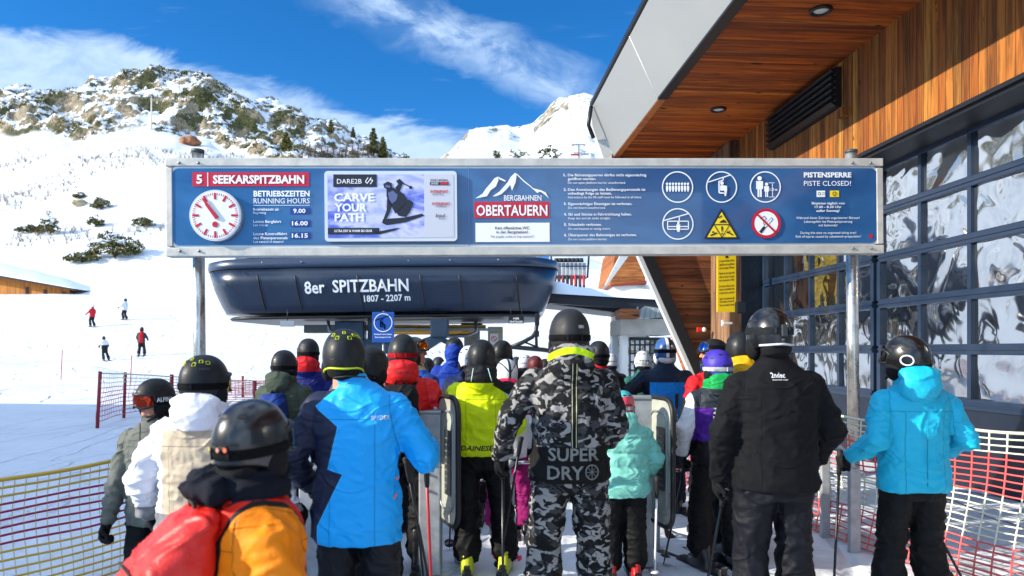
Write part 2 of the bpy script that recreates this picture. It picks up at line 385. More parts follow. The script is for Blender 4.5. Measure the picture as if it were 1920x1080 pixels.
# ---------------------------------------------------------------- vegetation
leafm = [mat('needles_a', '#3a401c', .8, colfn=lambda t: t.ramp(t.noise(t.coord(), .8, 4, .7), [(.3, hexc('#272d12')), (.5, hexc('#4b4c1e')), (.7, hexc('#6b6428'))])),
         mat('needles_b', '#6d6a26', .8), mat('needles_c', '#232a14', .8)]
barkm = mat('bark', '#5b4632', .9); twigm = mat('dry_twigs', '#7c6a54', .9)
def tuft(mb, c, r, n, lf, flat=.6, up=.2, k=None):
    for i in range(n):
        d = Vector((random.gauss(0, 1), random.gauss(0, 1), abs(random.gauss(0, 1))*flat+up)).normalized()
        p = Vector(c)+Vector((d.x*r, d.y*r, d.z*r*flat))*random.uniform(.45, 1.)
        a = Vector((random.gauss(0, 1), random.gauss(0, 1), random.gauss(0, 1))).normalized()*lf
        q = d.cross(a).normalized()*lf*random.uniform(.5, .9)
        m = k if k is not None else random.choices((0, 1, 2), (5, 4, 3))[0]
        mb.add([p-a-q*.3, p+q, p+a+d*lf*.6, p-q], [(0, 1, 2, 3)], m)
# dwarf pine mats over the crags: nobody could count them
mb = MB(); N = 26000
xs = rng.uniform(-1.0, -.10, N); ds = rng.uniform(195, 300, N); X_ = xs*ds
zz = full_z(X_, ds); rz_ = rock_zone(X_, ds); nn = fbm(np.stack([X_*.045+40, ds*.045+3, 0*ds], 1), 4)
ok = (rz_ > .5) & (nn+np.clip((ds-262)/120, 0, .3) > .1)
idx = np.nonzero(ok)[0][:4300]
for i in idx:
    r = random.uniform(.5, 1.5); tuft(mb, (X_[i], ds[i], zz[i]+.1), r, 13, r*.26, .5)
tag(mb.build('dwarf_pine_scrub', leafm), kind='stuff')
def twigs(mb, c, h, n, r=.02):
    for i in range(n):
        a = random.uniform(0, 6.28); l = h*random.uniform(.6, 1.1); s = random.uniform(.2, .7)
        p = Vector(c); q = p+Vector((math.cos(a)*s*l, math.sin(a)*s*l, l))
        md = (p+q)/2+Vector((0, 0, .12*l)); mb.tube([p, md, q], [r, r*.7, r*.3], 3, 0, cap=False)
        if random.random() < .6: mb.tube([md, md+Vector((random.uniform(-.3, .3)*l, random.uniform(-.3, .3)*l, .35*l))], [r*.6, r*.3], 3, 0, cap=False)
mb = MB(); N = 9000
xs = rng.uniform(-.74, .1, N); ds = rng.uniform(122, 225, N); X_ = xs*ds; zz = full_z(X_, ds); nn = fbm(np.stack([X_*.03+7, ds*.03, 0*ds], 1), 3)
idx = np.nonzero(nn > .12)[0][:1100]
for i in idx: twigs(mb, (X_[i], ds[i], zz[i]-.1), random.uniform(.5, 1.7), 11, .020)
tag(mb.build('bare_slope_brush', twigm), kind='stuff')
def shrub(px, py, w, h, label, group='shrubs poking out of the snowy slope', k=None, loose=1.):
    p = hit(px, py, 60, 260); s = p.y/F; W = w*s/2; Hh = h*s*1.15
    o = empty('snowy_shrub', p, label=label, cat='shrub', group=group); mb = MB()
    for i in range(int(14+W*18)):
        a = random.uniform(0, 6.28); q = math.sqrt(random.random()); c = (W*q*math.cos(a), W*.7*q*math.sin(a), Hh*(.05+.85*random.random()*(1-.6*q)))
        tuft(mb, c, .35+.10*W, 20, .11+.025*W, .9, k=k)
    mb.build('foliage', leafm, o); mb = MB(); twigs(mb, (0, 0, -.2), Hh*.9, 8+int(W*3), .04); mb.build('stem', barkm, o)
    sn = MB()
    for i in range(int(5+W*4)):
        a = random.uniform(0, 6.28); q = random.random()*.8; sn.ell((W*q*math.cos(a), W*.6*q*math.sin(a), Hh*(.80-.45*q)*random.uniform(.7, 1)), (.16+W*.08, .2+W*.08, .08+W*.02), 0, 8, 6)
    sn.build('snow_cap', mat('snow_lump', '#e4eaf2', .6, bump=.4, bscale=8, bdist=.03), o)
for a in [(215, 483, 92, 52, 'big olive shrub with snow patches low on the slope'), (93, 440, 34, 44, 'upright brown-green shrub left of the big snowy shrub'),
          (180, 425, 30, 20, 'small shrub above the upright brown-green shrub', ), (155, 492, 60, 18, 'low sparse shrub directly under the big olive shrub'),
          (270, 425, 40, 18, 'flat shrub right of the big olive shrub, near the sign post'), (60, 436, 52, 12, 'low creeping shrub at the foot of the upright shrub'),
          (190, 392, 40, 22, 'shrub beside the pale boulder on the slope'), (150, 372, 24, 10, 'tiny shrub topping the slope over the pale boulder')]: shrub(*a)
def boulder(px, py, w, h, label, c='#9c8c70'):
    p = hit(px, py, 60, 280); s = p.y/F; mb = MB(); mb.ell((0, 0, h*s*.3), (w*s/2, w*s*.4, h*s/2), 0, 24, 16)
    V = np.array(mb.v); V = V*(1+.35*fbm(V*1.3/max(w*s*.3, .5)+p.x, 4)[:, None]); mb.v = [tuple(q) for q in V]
    o = mb.build('boulder', mat('boulder_rock'+c, c, .9, var=.45, vscale=.9, bump=.8, bscale=3, bdist=.2)); o.location = p; tag(o, label, 'boulder')
boulder(149, 386, 26, 14, 'pale boulder half buried in the slope snow'); boulder(356, 272, 34, 20, 'rust-brown rock lump above the left sign post', '#8a5a3c'); 
def conifer(px, py, w, h, label, k=0, n=30, dens=1.):
    p = hit(px, py, 60, 300); s = p.y/F; W = w*s/2; Hh = h*s; o = empty('pine_tree', p, label=label, cat='tree', group='conifers on the hill')
    mb = MB(); mb.tube([(0, 0, -.5), (0, 0, Hh*.5), (.05, 0, Hh*.97)], [.035*Hh, .02*Hh, .004*Hh], 7, 0); mb.build('trunk', barkm, o); mb = MB()
    for i in range(n):
        t = i/n; z = Hh*(.1+.88*t); r = W*(1-t)**.75*random.uniform(.75, 1.15)*(1 if t > .08 else .8)
        for j in range(int(3+5*(1-t))):
            a = random.uniform(0, 6.28); e = Vector((math.cos(a)*r, math.sin(a)*r, -.12*r))
            for q in (.35, .65, .95): tuft(mb, Vector((0, 0, z))+e*q, .16*W+.04*Hh*(1-t)*.5, int(7*dens), .055*W+.10, .7, k=random.choices((k, 2, 1 if k == 0 else 0), (6, 3, 2))[0])
    mb.build('crown', leafm, o)
conifer(700, 291, 26, 52, 'taller dark green pine standing above the sign, left of two'); conifer(718, 298, 22, 42, 'shorter yellow-green pine right beside the taller dark pine', 1)
conifer(537, 283, 24, 36, 'lone bright green pine left of the wooden snow fences', 1, 22); conifer(78, 163, 26, 15, 'flat-topped wind-shaped pine on the left crest', 2, 12)
conifer(620, 250, 16, 26, 'thin olive pine on the crest above the snow fences', 1, 18); conifer(662, 258, 12, 20, 'small thin pine on the crest between the olive pine and the tall pine', 0, 16)
def far_shrub(px, py, w, h, d, label):
    p = at(px, py, d); o = empty('mountain_shrub', p, label=label, cat='shrub', group='bushes below the far summit'); s = d/F; mb = MB()
    for i in range(24): 
        a = random.uniform(0, 6.28); q = math.sqrt(random.random())
        tuft(mb, (w*s*.5*q*math.cos(a), q*math.sin(a)*w*s*.4, h*s*random.uniform(0, .8)), h*s*.25, 12, h*s*.09, .9)
    mb.build('foliage', leafm, o)
for a in [(933, 298, 14, 18, 440, 'upright bush just above the sign, below the far summit'), (975, 300, 40, 18, 440, 'straggly brown bush between the upright bush and the dark bush'), (1030, 299, 46, 24, 440, 'broad dark bush above the sign, below the far summit')]: far_shrub(*a)

# wooden avalanche fences above the sign
def barrier(px0, px1, py, h, label):
    a = hit(px0, py, 100, 300); s = a.y/F
    o = empty('avalanche_fence', a, label=label, cat='snow fence', group='wooden snow fences on the hill'); n = max(4, int((px1-px0)/11)); Hh = h*s; PT = [hit(px0+(px1-px0)*i/n, py+random.uniform(-2, 1), 100, 300)-a for i in range(n+1)]
    for i in range(n+1):
        x, y, z = PT[i]; m = MB(); m.tube([(x, y, z-.6), (x+.5, y+.3, z+Hh)], .13, 6); m.tube([(x+.3, y-1., z-.8), (x+.5, y+.2, z+Hh*.75)], .1, 6); m.build('post', barkm, o)
    for j in range(8):
        m = MB(); pts = [(PT[i].x+.5*j/8+random.uniform(-.1, .1), PT[i].y+.3*j/8-.15, PT[i].z+Hh*(.12+.84*j/7)) for i in range(n+1)]
        m.tube(pts, .085, 5); m.build('rail', mat('old_larch', '#7a5b45', .9), o)
barrier(566, 646, 296, 24, 'long wooden snow fence left of the stepped snow fence'); barrier(648, 690, 293, 24, 'short wooden snow fence beside the two pines')

# hill mast, far lift towers
p = hit(284, 243, 120, 300); s = p.y/F; o = empty('hill_mast', p, label='thin pale mast standing among the crags of the hill', cat='mast'); m = MB()
m.tube([(0, 0, -1), (0, 0, 62*s)], [.28, .18], 8); m.build('pole', mat('pale_pole', '#c9c4b8', .6), o); m = MB(); m.box((0, 0, 60*s), (1.6, .3, .5)); m.tube([(0, 0, 60*s), (.3, 0, 66*s)], .1, 6); m.build('lamp_head', mat('dark_metal', '#2a2d33', .5), o)
steel = mat('galvanised_steel', '#8b9095', .42, .85, var=.15, vscale=20, bump=.1); darkst = mat('dark_steel', '#16191f', .5, .3)
def tower(px, py0, py1, w, d, label):
    p = at(px, py0, d); s = d/F; o = empty('lift_tower', p, label=label, cat='lift tower', group='lift towers below the far summit'); H_ = (py0-py1)*s
    m = MB(); m.tube([(0, 0, -12), (0, 0, H_)], [.55, .4], 8); m.build('pole', mat('tower_green', '#77796a', .6), o)
    m = MB(); m.box((0, 0, H_), (w*s, .6, .5)); m.box((-w*s/2, 0, H_-.3), (1.2, 2, .4)); m.box((w*s/2, 0, H_-.3), (1.2, 2, .4)); m.build('crossarm', mat('tower_green', '#77796a', .6), o)
tower(1085, 300, 271, 22, 420, 'lift tower standing in snow just above the sign'); tower(1101, 262, 226, 14, 620, 'smaller lift tower higher up beside the white eave')
def far_chair(px, py, w, d, label, c='#b0303a'):
    p = at(px, py, d); s = d/F; o = empty('lift_chair', p, label=label, cat='chair', group='far chairs of the lift'); m = MB(); W = w*s
    m.box((0, 0, 0), (W, 1.2, .25)); m.box((0, .6, .5), (W, .15, 1.)); m.build('bench', mat('chair_pad'+c, c, .6), o)
    m = MB(); m.tube([(0, 0, .2), (0, -.4, 2.2), (0, 0, 3)], .1, 6); m.tube([(-W/2, 0, 0), (-W/2, 0, 1.6), (W/2, 0, 1.6), (W/2, 0, 0)], .08, 6); m.build('hanger', darkst, o)
far_chair(1078, 291, 16, 415, 'far red lift chair just above the sign'); far_chair(1097, 290, 14, 425, 'far grey lift chair right of the tower above the sign', '#8e98a8'); far_chair(1100, 238, 14, 615, 'dark lift chair hanging near the white eave, below the far summit', '#30343c')

# alpine hut
p = hit(66, 556, 40, 120); hd = 86.
hm = mat('hut_boards', '#a8652a', .75, colfn=lambda t: (lambda x: t.mix(t.mapr(t.noise(t.mapping(t.coord(), (3.2, 3.2, .15)), 2., 4, .7), .3, .7), hexc('#8a4a18'), hexc('#c9822f')))(0), bump=.3, bscale=6)
o = empty('wooden_hut', (at(0, 560, hd).x, hd, 0), label='long orange-brown timber hut under a thick snow roof', cat='hut')
zt0, zb0 = at(0, 519, hd).z, at(0, 562, hd).z-1; xr = at(130, 0, hd).x-o.location.x; xl = -14.
zt1 = at(130, 541, hd).z; ztl = zt0+(zt0-zt1)/(xr)*(-xl)
m = MB(); m.prism([(xl, zb0-1), (xr, zb0-1), (xr, zt1), (xl, ztl)], 0, 9); m.build('wall', hm, o)
sl = (zt1-zt0)/xr
for (px, py0, py1, wd) in [(51, 538, 552, 4), (85, 543, 554, 4), (120, 547, 553, 4)]:
    a = at(px, py1, hd); b = at(px, py0, hd); m = MB(); m.box((a.x-o.location.x, -.03, (a.z+b.z)/2), (.42, .1, b.z-a.z)); f = m.build('window', mat('hut_trim', '#6b3a14', .7), o)
    m = MB(); m.box((a.x-o.location.x, -.09, (a.z+b.z)/2), (.26, .06, (b.z-a.z)*.8)); m.build('pane', mat('hut_glass', '#14100c', .2), f)
m = MB(); xe = at(150, 0, hd).x-o.location.x
m.prism([(xl, ztl+.02), (xe, zt1-.35), (xe, zt1-.12), (xl, ztl+.3)], -1., 4); m.build('roof', mat('roof_edge', '#3b2a1c', .8), o)
m = MB(); P_ = []
for i in range(25):
    for j in range(9):
        u = i/24; v = j/8; x = xl+(xe+.1-xl)*u; y = -1.1+6.5*v; zt = ztl+.3+(zt1-.12-ztl-.3)*u
        P_.append((x, y, zt+(.30+1.55*math.sin(min(1, v*1.2)*1.57))*(1-u**6)*(1-.45*u)+.05*math.sin(i*1.7+j)))
m.add(P_, [(i*9+j, (i+1)*9+j, (i+1)*9+j+1, i*9+j+1) for i in range(24) for j in range(8)], 0, True)
n0 = len(m.v); m.add([(xl+(xe+.1-xl)*i/24, -1.1, ztl+.28+(zt1-.12-ztl-.3)*i/24) for i in range(25)]+[(q[0], q[1], q[2]) for q in P_[::9]], [(i, i+1, i+26, i+25) for i in range(24)], 0, True)
m.build('roof_snow', mat('roof_snow', '#dfe7f2', .6, bump=.3, bscale=2, bdist=.05), o)
m = MB(); m.tube([(xr, -.1, zt1-1.1), (xr+.7, -.2, zt1-.6), (xe, -.5, zt1-.3)], .06, 6); m.build('gutter_pipe', darkst, o)

# building on the left that throws the shade over the snow in front
o = empty('valley_building', (-34.0, -5, 0), label='large building beyond the picture that shades the snow', cat='building')
m = MB(); m.box((0, 0, 4.2), (25, 40, 8.4)); m.build('wall', mat('render_wall', '#e2ddd2', .8, var=.1, bump=.2), o)
m = MB(); m.box((0, 0, 8.8), (26, 41, .7)); m.build('roof', mat('roof_snow', '#dfe7f2'), o)
for i in range(7):
    m = MB(); m.box((12.55, -17+i*5.5, 4.5), (.12, 1.6, 1.5)); m.build('window', mat('hut_glass', '#14100c'), o)

# slender slalom poles and the stray snow hump on the piste
for k, (px, y0, y1, lb) in enumerate([(114, 718, 661, 'thin red marker pole standing left of the snow bank'), (244, 720, 673, 'thin red marker pole right of the snow bank')]):
    p = hit(px, y1+52 if k == 0 else y1+50, 15, 60); m = MB(); m.tube([(0, 0, -.1), (.06, 0, 57*p.y/F)], .02, 6)
    o = m.build('marker_pole', mat('red_plastic', '#c03a3a', .5)); o.location = p; tag(o, lb, 'marker pole', 'marker poles on the piste')
# ---------------------------------------------------------------- station building on the right
YAW = math.atan2(960-871, F)                  # the building runs slightly left of the view axis
BX = 5.5                                      # its front stands this far right of the camera
bM = Matrix.Rotation(YAW, 4, 'Z')             # local: x across, y along the front
bld = empty('lift_station_building', (0, 0, 0), YAW, label='timber clad lift station with glazed sectional doors and a deep eave', cat='building')
def wood(name, dirs, hues, pl, sat=1.):
    def fn(t):
        oc = t.coord(); x, y, z = t.sep(oc); ax = {'x': x, 'y': y, 'z': z}[dirs[0]]
        q = t.m('DIVIDE', ax, pl); cell = t.m('FLOOR', q); wn = t.n('ShaderNodeTexWhiteNoise', noise_dimensions='1D'); t.L.new(cell, wn.inputs['W'])
        st = {'x': (.5, 1, 1), 'y': (1, .5, 1), 'z': (1, 1, .5)}
        scl = [14, 14, 14]; scl['xyz'.index(dirs[1])] = .9
        off = t.comb(t.m('MULTIPLY', wn.outputs['Value'], 37.), t.m('MULTIPLY', wn.outputs['Value'], 11.), t.m('MULTIPLY', wn.outputs['Value'], 23.))
        va = t.n('ShaderNodeVectorMath', operation='ADD'); t.L.new(t.mapping(oc, tuple(scl)), va.inputs[0]); t.L.new(off, va.inputs[1])
        g = t.noise(va.outputs[0], 1., 7, .68, .5); sc2 = [6, 6, 6]; sc2['xyz'.index(dirs[1])] = 2.2
        kn = t.noise(t.mapping(oc, tuple(sc2)), 1., 3, .6)
        base = t.ramp(wn.outputs['Value'], [(0, hexc(hues[0])), (.35, hexc(hues[1])), (.7, hexc(hues[2])), (1, hexc(hues[3]))])
        c = t.mix(t.mapr(g, .35, .62), t.mix(.66, base, hexc('#1c0d06')), base); c = t.mix(t.mapr(kn, .66, .72), c, hexc('#24120a'))
        fr = t.m('FRACT', q); gap = t.m('MINIMUM', fr, t.m('SUBTRACT', 1., fr)); gp = t.mapr(gap, .0, .045)
        c = t.mix(gp, hexc('#120a06'), c)
        b = t.t.nodes['Principled BSDF']; t.L.new(t.bump(t.m('ADD', t.m('MULTIPLY', gp, .8), t.m('MULTIPLY', g, .5)), .7, .012), b.inputs['Normal'])
        return c
    return mat(name, '#804020', .72, colfn=fn, spec=.3)
w_soffit = wood('soffit_planks', 'yx', ['#a84c14', '#cf6616', '#8a3a10', '#e08228'], .105)
w_wall = wood('wall_planks', 'yz', ['#94501c', '#b8732e', '#7c421a', '#c68838'], .13)
w_end = wood('end_wall_planks', 'zx', ['#b06a3c', '#8a4e30', '#c07a44', '#6f4028'], .15)
navy = mat('navy_frame', '#1c2c42', .38, .1, coat=.2, var=.12, vscale=3)
grey_fascia = mat('fascia_panel', '#8f918f', .5, .1, var=.05, vscale=.7)
blackm = mat('black_edge', '#0d0f12', .45)
SOF, EDGE, Y0, Y1 = 5.86, 3.33, -7., 15.6
ZW, ZB = 4.35, 0.
m = MB(); m.box(((EDGE+BX+.1)/2, (Y0+Y1)/2, SOF+.06), (BX+.1-EDGE, Y1-Y0, .12)); m.build('soffit', w_soffit, bld)
m = MB(); m.box((BX+.2, (Y0+Y1)/2, (ZW+SOF)/2), (.4, Y1-Y0, SOF-ZW)); m.build('upper_wall', w_wall, bld)
m = MB(); m.box((BX-.012, (Y0+13.95)/2, ZW-.01), (.05, 13.95-Y0, .05)); m.build('drip_edge', blackm, bld)
# fascia leaning outwards, folding down at the far end
m = MB()
prof = [(EDGE-.10, SOF-.02), (EDGE-.58, SOF+1.02), (EDGE-.50, SOF+1.06), (EDGE-.02, SOF+.02)]
v = [(x, Y0, z) for x, z in prof]+[(x, Y1-.35, z) for x, z in prof]
m.add(v, [(0, 4, 5, 1), (1, 5, 6, 2), (2, 6, 7, 3), (3, 7, 4, 0), (0, 1, 2, 3), (7, 6, 5, 4)]); m.build('fascia', grey_fascia, bld)
m = MB(); m.box((EDGE-.55, (Y0+Y1-.3)/2, SOF+1.10), (.13, Y1-.3-Y0, .09)); m.build('roof_edge', blackm, bld)
m = MB(); m.box((EDGE-.03, (Y0+11.7)/2, SOF+.03), (.16, 11.7-Y0, .13)); m.build('soffit_edge', blackm, bld)
m = MB(); m.box((EDGE-.03, (11.71+Y1)/2, SOF+.03), (.12, Y1-11.71, .12)); m.build('soffit_edge', mat('bare_larch', '#b8692a', .7, var=.2), bld)
for yy in (5.5, 11.72): m = MB(); m.tube([(EDGE-.105, yy, SOF+.0), (EDGE-.585, yy, SOF+1.02)], .006, 4); m.build('panel_joint', mat('joint', '#e8e8e4', .5), bld)
m = MB(); m.box(((EDGE-.5+9)/2+.2, (Y0+Y1)/2, SOF+1.2), (9.4-EDGE, Y1-Y0, .1)); m.build('roof', darkst, bld)
m = MB(); m.tube([(EDGE-.62, Y1-.5, SOF+1.0), (EDGE-.68, Y1-.5, SOF+.6), (EDGE-.55, Y1-.4, SOF+.35)], .045, 8); m.build('gutter_spout', blackm, bld)
# slanted wing at the far end
m = MB()
m.prism([(2.73, 6.94), (2.76, 6.5), (3.01, 5.8), (3.77, 3.68), (4.87, 1.25), (5.40, .0), (5.50, .0), (4.96, 1.25), (3.86, 3.68), (3.12, 5.8), (3.20, 5.9)], Y1-.34, Y1-.16); m.build('slanted_fascia', mat('beam_white', '#c4c6c4', .5), bld)
m = MB(); m.prism([(3.125, 5.79), (3.865, 3.68), (4.965, 1.25), (5.505, .0), (5.76, 0), (5.20, 1.25), (4.12, 3.68), (3.42, 5.79)], Y1-.36, Y1-.15); m.build('slanted_edge', blackm, bld)
m = MB(); m.prism([(EDGE-.05, SOF-.02), (BX+.3, SOF-.02), (BX+.3, 0), (5.38, 0)], Y1-.1, Y1+.3); m.build('end_wall', w_end, bld)
m = MB(); m.box((BX-.02, 14.55, SOF/2), (.30, 1.1, SOF-.03)); m.build('timber_pier', wood('pier_planks', 'yz', ['#8a6a50', '#a57c58', '#6a5040', '#94704f'], .13), bld)
# louvre grille high on the wall
g = empty('louver_grille', (0, 0, 0)); g.parent = bld
m = MB(); m.box((BX-.03, 11.2, 5.49), (.12, 2.3, .58)); m.build('grille_back', mat('near_black', '#07080a', .6), g)
for i in range(6):
    m = MB(); m.box((BX-.115, 11.2, 5.25+i*.095), (.09, 2.28, .03), rot=rotm(0, 30)); m.build('slat', mat('grille_slat', '#15181d', .4, .3), g)
m = MB(); m.box((BX-.06, 9.9, 5.05), (.12, .16, .12)); m.build('junction_box', w_wall, bld)
def downlight(px, py):
    d = (SOF-EYE)/((HZ-py)/F); p = bM.inverted() @ Vector(((px-960)*d/F, d, SOF))
    f = MB(); f.tube([(p.x+.115*math.cos(a*math.pi/12), p.y+.115*math.sin(a*math.pi/12), SOF-.012) for a in range(24)], .026, 6, closed=True); o = f.build('downlight', blackm, bld)
    f = MB(); f.ell((p.x, p.y, SOF+.0), (.10, .10, .03)); f.build('lamp_lens', mat('lamp_lens', '#d8d8d0', .15, spec=.8), o)
downlight(1539, 18); downlight(1347, 204)
# glazed sectional doors
glass = bpy.data.materials.new('warped_glazing'); glass.use_nodes = True; t = NT(glass.node_tree); nt = glass.node_tree
out = [n for n in nt.nodes if n.type == 'OUTPUT_MATERIAL'][0]; b = nt.nodes['Principled BSDF']
b.inputs['Base Color'].default_value = hexc('#14181c'); b.inputs['Roughness'].default_value = .12
oi = t.n('ShaderNodeObjectInfo'); va = t.n('ShaderNodeVectorMath', operation='ADD'); t.L.new(t.coord(), va.inputs[0])
t.L.new(t.comb(t.m('MULTIPLY', oi.outputs['Random'], 9.), t.m('MULTIPLY', oi.outputs['Random'], 31.), 0.), va.inputs[1])
hgt = t.m('ADD', t.noise(va.outputs[0], .95, 0, .3, .9), t.m('MULTIPLY', t.noise(va.outputs[0], 2.6, 0, .3, 1.6), .10))
bp = t.n('ShaderNodeBump'); bp.inputs['Distance'].default_value = .30; t.L.new(hgt, bp.inputs['Height']); bp.inputs['Strength'].default_value = .27
gl = t.n('ShaderNodeBsdfGlossy'); gl.inputs['Roughness'].default_value = .06; gl.inputs['Color'].default_value = (.95, .96, .95, 1); t.L.new(bp.outputs[0], gl.inputs['Normal'])
lw = t.n('ShaderNodeFresnel'); lw.inputs['IOR'].default_value = 2.4; ms = t.n('ShaderNodeMixShader')
t.L.new(t.m('ADD', t.m('MULTIPLY', lw.outputs[0], .55), .40), ms.inputs[0]); t.L.new(b.outputs[0], ms.inputs[1]); t.L.new(gl.outputs[0], ms.inputs[2]); t.L.new(ms.outputs[0], out.inputs[0])
GK = 1.09; BX0 = BX; RZ = [EYE+(z-EYE)*GK for z in (1.05, 1.65, 2.25, 2.86, 3.48, 4.06, 4.42)]
m = MB(); m.box((BX0+.29, (Y0+14)/2, ZW-.055), (.56, 14-Y0, .05)); m.build('header_soffit', blackm, bld); BX = BX0*GK      # heights of the rails
def sect_door(ya, yb, n, name='sectional_door', lab=None):
    o = empty(name); o.parent = bld; L = (yb-ya)/n
    fr = MB()
    for k, z in enumerate(RZ):
        hgt_ = .13 if k < 6 else .06; fr.box((BX+.02, (ya+yb)/2, z), (.09, yb-ya, hgt_), bev=.012)
        fr.box((BX-.03, (ya+yb)/2, z+.0), (.02, yb-ya, .018))
    for i in range(n+1):
        for k in range(6): fr.box((BX+.02, ya+L*i, (RZ[k]+RZ[k+1])/2), (.075, .085 if i in (0, n) else .065, RZ[k+1]-RZ[k]-.10))
    fr.build('door_frame', navy, o)
    m = MB(); m.box((BX+.03, (ya+yb)/2, RZ[0]/2-.03), (.06, yb-ya, RZ[0]-.06)); m.build('kick_panel', mat('navy_panel', '#16202f', .45, .1, var=.1, vscale=2, bump=.15, bscale=200), o)
    for i in range(n):
        for k in range(6):
            m = MB(); y0, y1 = ya+L*i+.03, ya+L*(i+1)-.03; z0, z1 = RZ[k]+.06, RZ[k+1]-.06 if k < 5 else RZ[k+1]-.02
            m.add([(BX+.03, y0, z0), (BX+.03, y1, z0), (BX+.03, y1, z1), (BX+.03, y0, z1), (BX+.045, y0, z0), (BX+.045, y1, z0), (BX+.045, y1, z1), (BX+.045, y0, z1)],
                  [(0, 3, 2, 1), (4, 5, 6, 7), (0, 1, 5, 4), (2, 3, 7, 6), (1, 2, 6, 5), (0, 4, 7, 3)]); m.build('pane', glass, o)
sect_door(4.0*GK, 9.1*GK, 6); sect_door(9.25*GK, 12.75*GK, 4); sect_door(-.9, 3.9*GK, 5)
m = MB(); m.box((BX+.10, 13.98, ZW/2-.04), (.2, .1, ZW-.08)); m.build('corner_post', navy, bld); BX = BX0
m = MB(); m.box((BX+.36, 13.97, ZW/2-.05), (.6, .05, ZW-.1)); m.build('corner_cladding', mat('ribbed_navy', '#141d29', .3, .4, bump=.5, bscale=3, bdist=.06), bld)
m = MB(); m.box((BX+.3, (Y0-.9)/2, ZW/2), (.5, -.9-Y0, ZW)); m.build('side_wall', navy, bld)
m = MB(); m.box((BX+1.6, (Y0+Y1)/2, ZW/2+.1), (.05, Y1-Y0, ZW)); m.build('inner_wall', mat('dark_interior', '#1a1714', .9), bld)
def on_b(px, py, off=0.):
    k = (px-871)/F; d = (BX-off)/(k*math.cos(YAW)) if k else 10; return d
# things fixed at the far pier: notice, box, bracket, alarm
def bth(name, label, cat): return empty(name, (0, 0, 0), YAW, label=label, cat=cat)
pd = 13.62; pl = lambda px, py, d=pd: bM.inverted() @ at(px, py, d)
nt_ = bth('notice_board', 'tall yellow notice with four blocks of black lettering on the timber pier', 'notice')
a = pl(1344, 478); b_ = pl(1380, 585); m = MB(); m.box(((a.x+b_.x)/2, a.y-.01, (a.z+.35+b_.z)/2), (b_.x-a.x, .03, a.z+.35-b_.z)); m.build('panel', mat('notice_yellow', '#f2cc0c', .5), nt_)
m = MB(); cx = (a.x+b_.x)/2; w_ = (b_.x-a.x); sc_ = pd/F
L_ = [("Im Bereich Förderband dürfen", 491), ("Jugendliche nicht an geöffneten", 497.5), ("und sonstigen Plätzen", 504), ("Please do not stand still", 514), ("when in vicinity of the gate", 520.5), ("and sensors fully", 527), ("Si les skieurs debout à temps", 538), ("devront l'ensemble bien", 544), ("de places avant à comptoirs", 550.5), ("I signori sono attentamente della", 561.5), ("il manto restano di sovrano fuori", 567), ("Vita area zonale di uscita", 573.5)]
for s_, yy in L_: put_text(m, s_, cx-w_*.40, cx+w_*.40, EYE-(yy-HZ)*sc_, .045, .012, fn=lambda x, z: (x, a.y-.028, z+(x-cx)*.08))
m.box((cx, a.y-.028, EYE-(479-HZ)*sc_), (.05, .004, .10)); m.build('lettering', mat('print_black', '#15140f', .6), nt_)
o = bth('wall_box', 'small black box on the timber pier beneath the yellow notice', 'box'); p = pl(1388, 577, 13.5); m = MB(); m.box(p, (.17, .12, .22), bev=.015); m.build('housing', blackm, o)
m = MB(); m.box(p+Vector((0, -.065, 0)), (.13, .015, .18)); m.build('cover', mat('box_front', '#1d2126', .3), o)
o = bth('wall_bracket', 'white metal bracket on the pier below the yellow notice', 'bracket'); p = pl(1355, 606, 13.5); m = MB(); m.box(p, (.05, .04, .12), bev=.01); m.build('plate', mat('white_paint', '#dcdcd8', .4), o)
m = MB(); m.box(p+Vector((.08, -.04, 0)), (.18, .04, .04), bev=.008); m.build('arm', mat('white_paint', '#dcdcd8', .4), o)
o = bth('alarm_light', 'red and white alarm light on the horizontal planks left of the pier', 'alarm'); p = pl(1311, 618, Y1-.35); m = MB(); m.box(p, (.10, .08, .10), bev=.012); m.build('housing', mat('alarm_red', '#c5261c', .4), o)
m = MB(); m.ell(p+Vector((.10, -.02, 0)), (.05, .05, .05)); m.build('dome', mat('alarm_white', '#e6e2da', .3), o)

# ---------------------------------------------------------------- the big sign across the queue
DL, DR = 5.98, 6.19; PXL, PXR = 311, 1657
A = at(PXL, HZ, DL); B = at(PXR, HZ, DR); A.z = B.z = 0; W_S = (B-A).length; rot_s = math.atan2(B.y-A.y, B.x-A.x)
sg = empty('information_sign', ((A+B)/2)+Vector((.018, 0, 0)), rot_s, label='long blue information board spanning the queue on two steel posts', cat='sign')
def SX(px):
    k = (px-960)/F; return ((k*DL-A.x)/((B.x-A.x)-k*(DR-DL))-.5)*W_S*.991+.004
KZ = 6.09/F; SZ = lambda py, px=984: EYE+(HZ-py)*(DL+(DR-DL)*(px-PXL)/(PXR-PXL))/F
SZ = lambda py: EYE+(HZ-py)*KZ
sg.rotation_euler = (0, R(-.5), rot_s)
alu = mat('brushed_aluminium', '#c6c3ba', .5, .35, var=.12, vscale=9, bump=.12, bscale=25); aluw = mat('white_trim', '#d5d8da', .35, .3)
zt, zb = SZ(299.5), SZ(480)
fr = MB(); fr.box((0, 0, zt-.036), (W_S*.991, .12, .068), bev=.006); fr.box((0, 0, zb+.038), (W_S*.991, .12, .074), bev=.006)
for s_ in (-1, 1): fr.box((s_*(W_S*.4955-.03), 0, (zt+zb)/2), (.055, .12, zt-zb-.17), bev=.006)
fr.box((0, .05, (zt+zb)/2), (W_S*.991-.02, .02, zt-zb-.02), 0)
f0 = fr.build('frame', alu, sg)
m = MB()
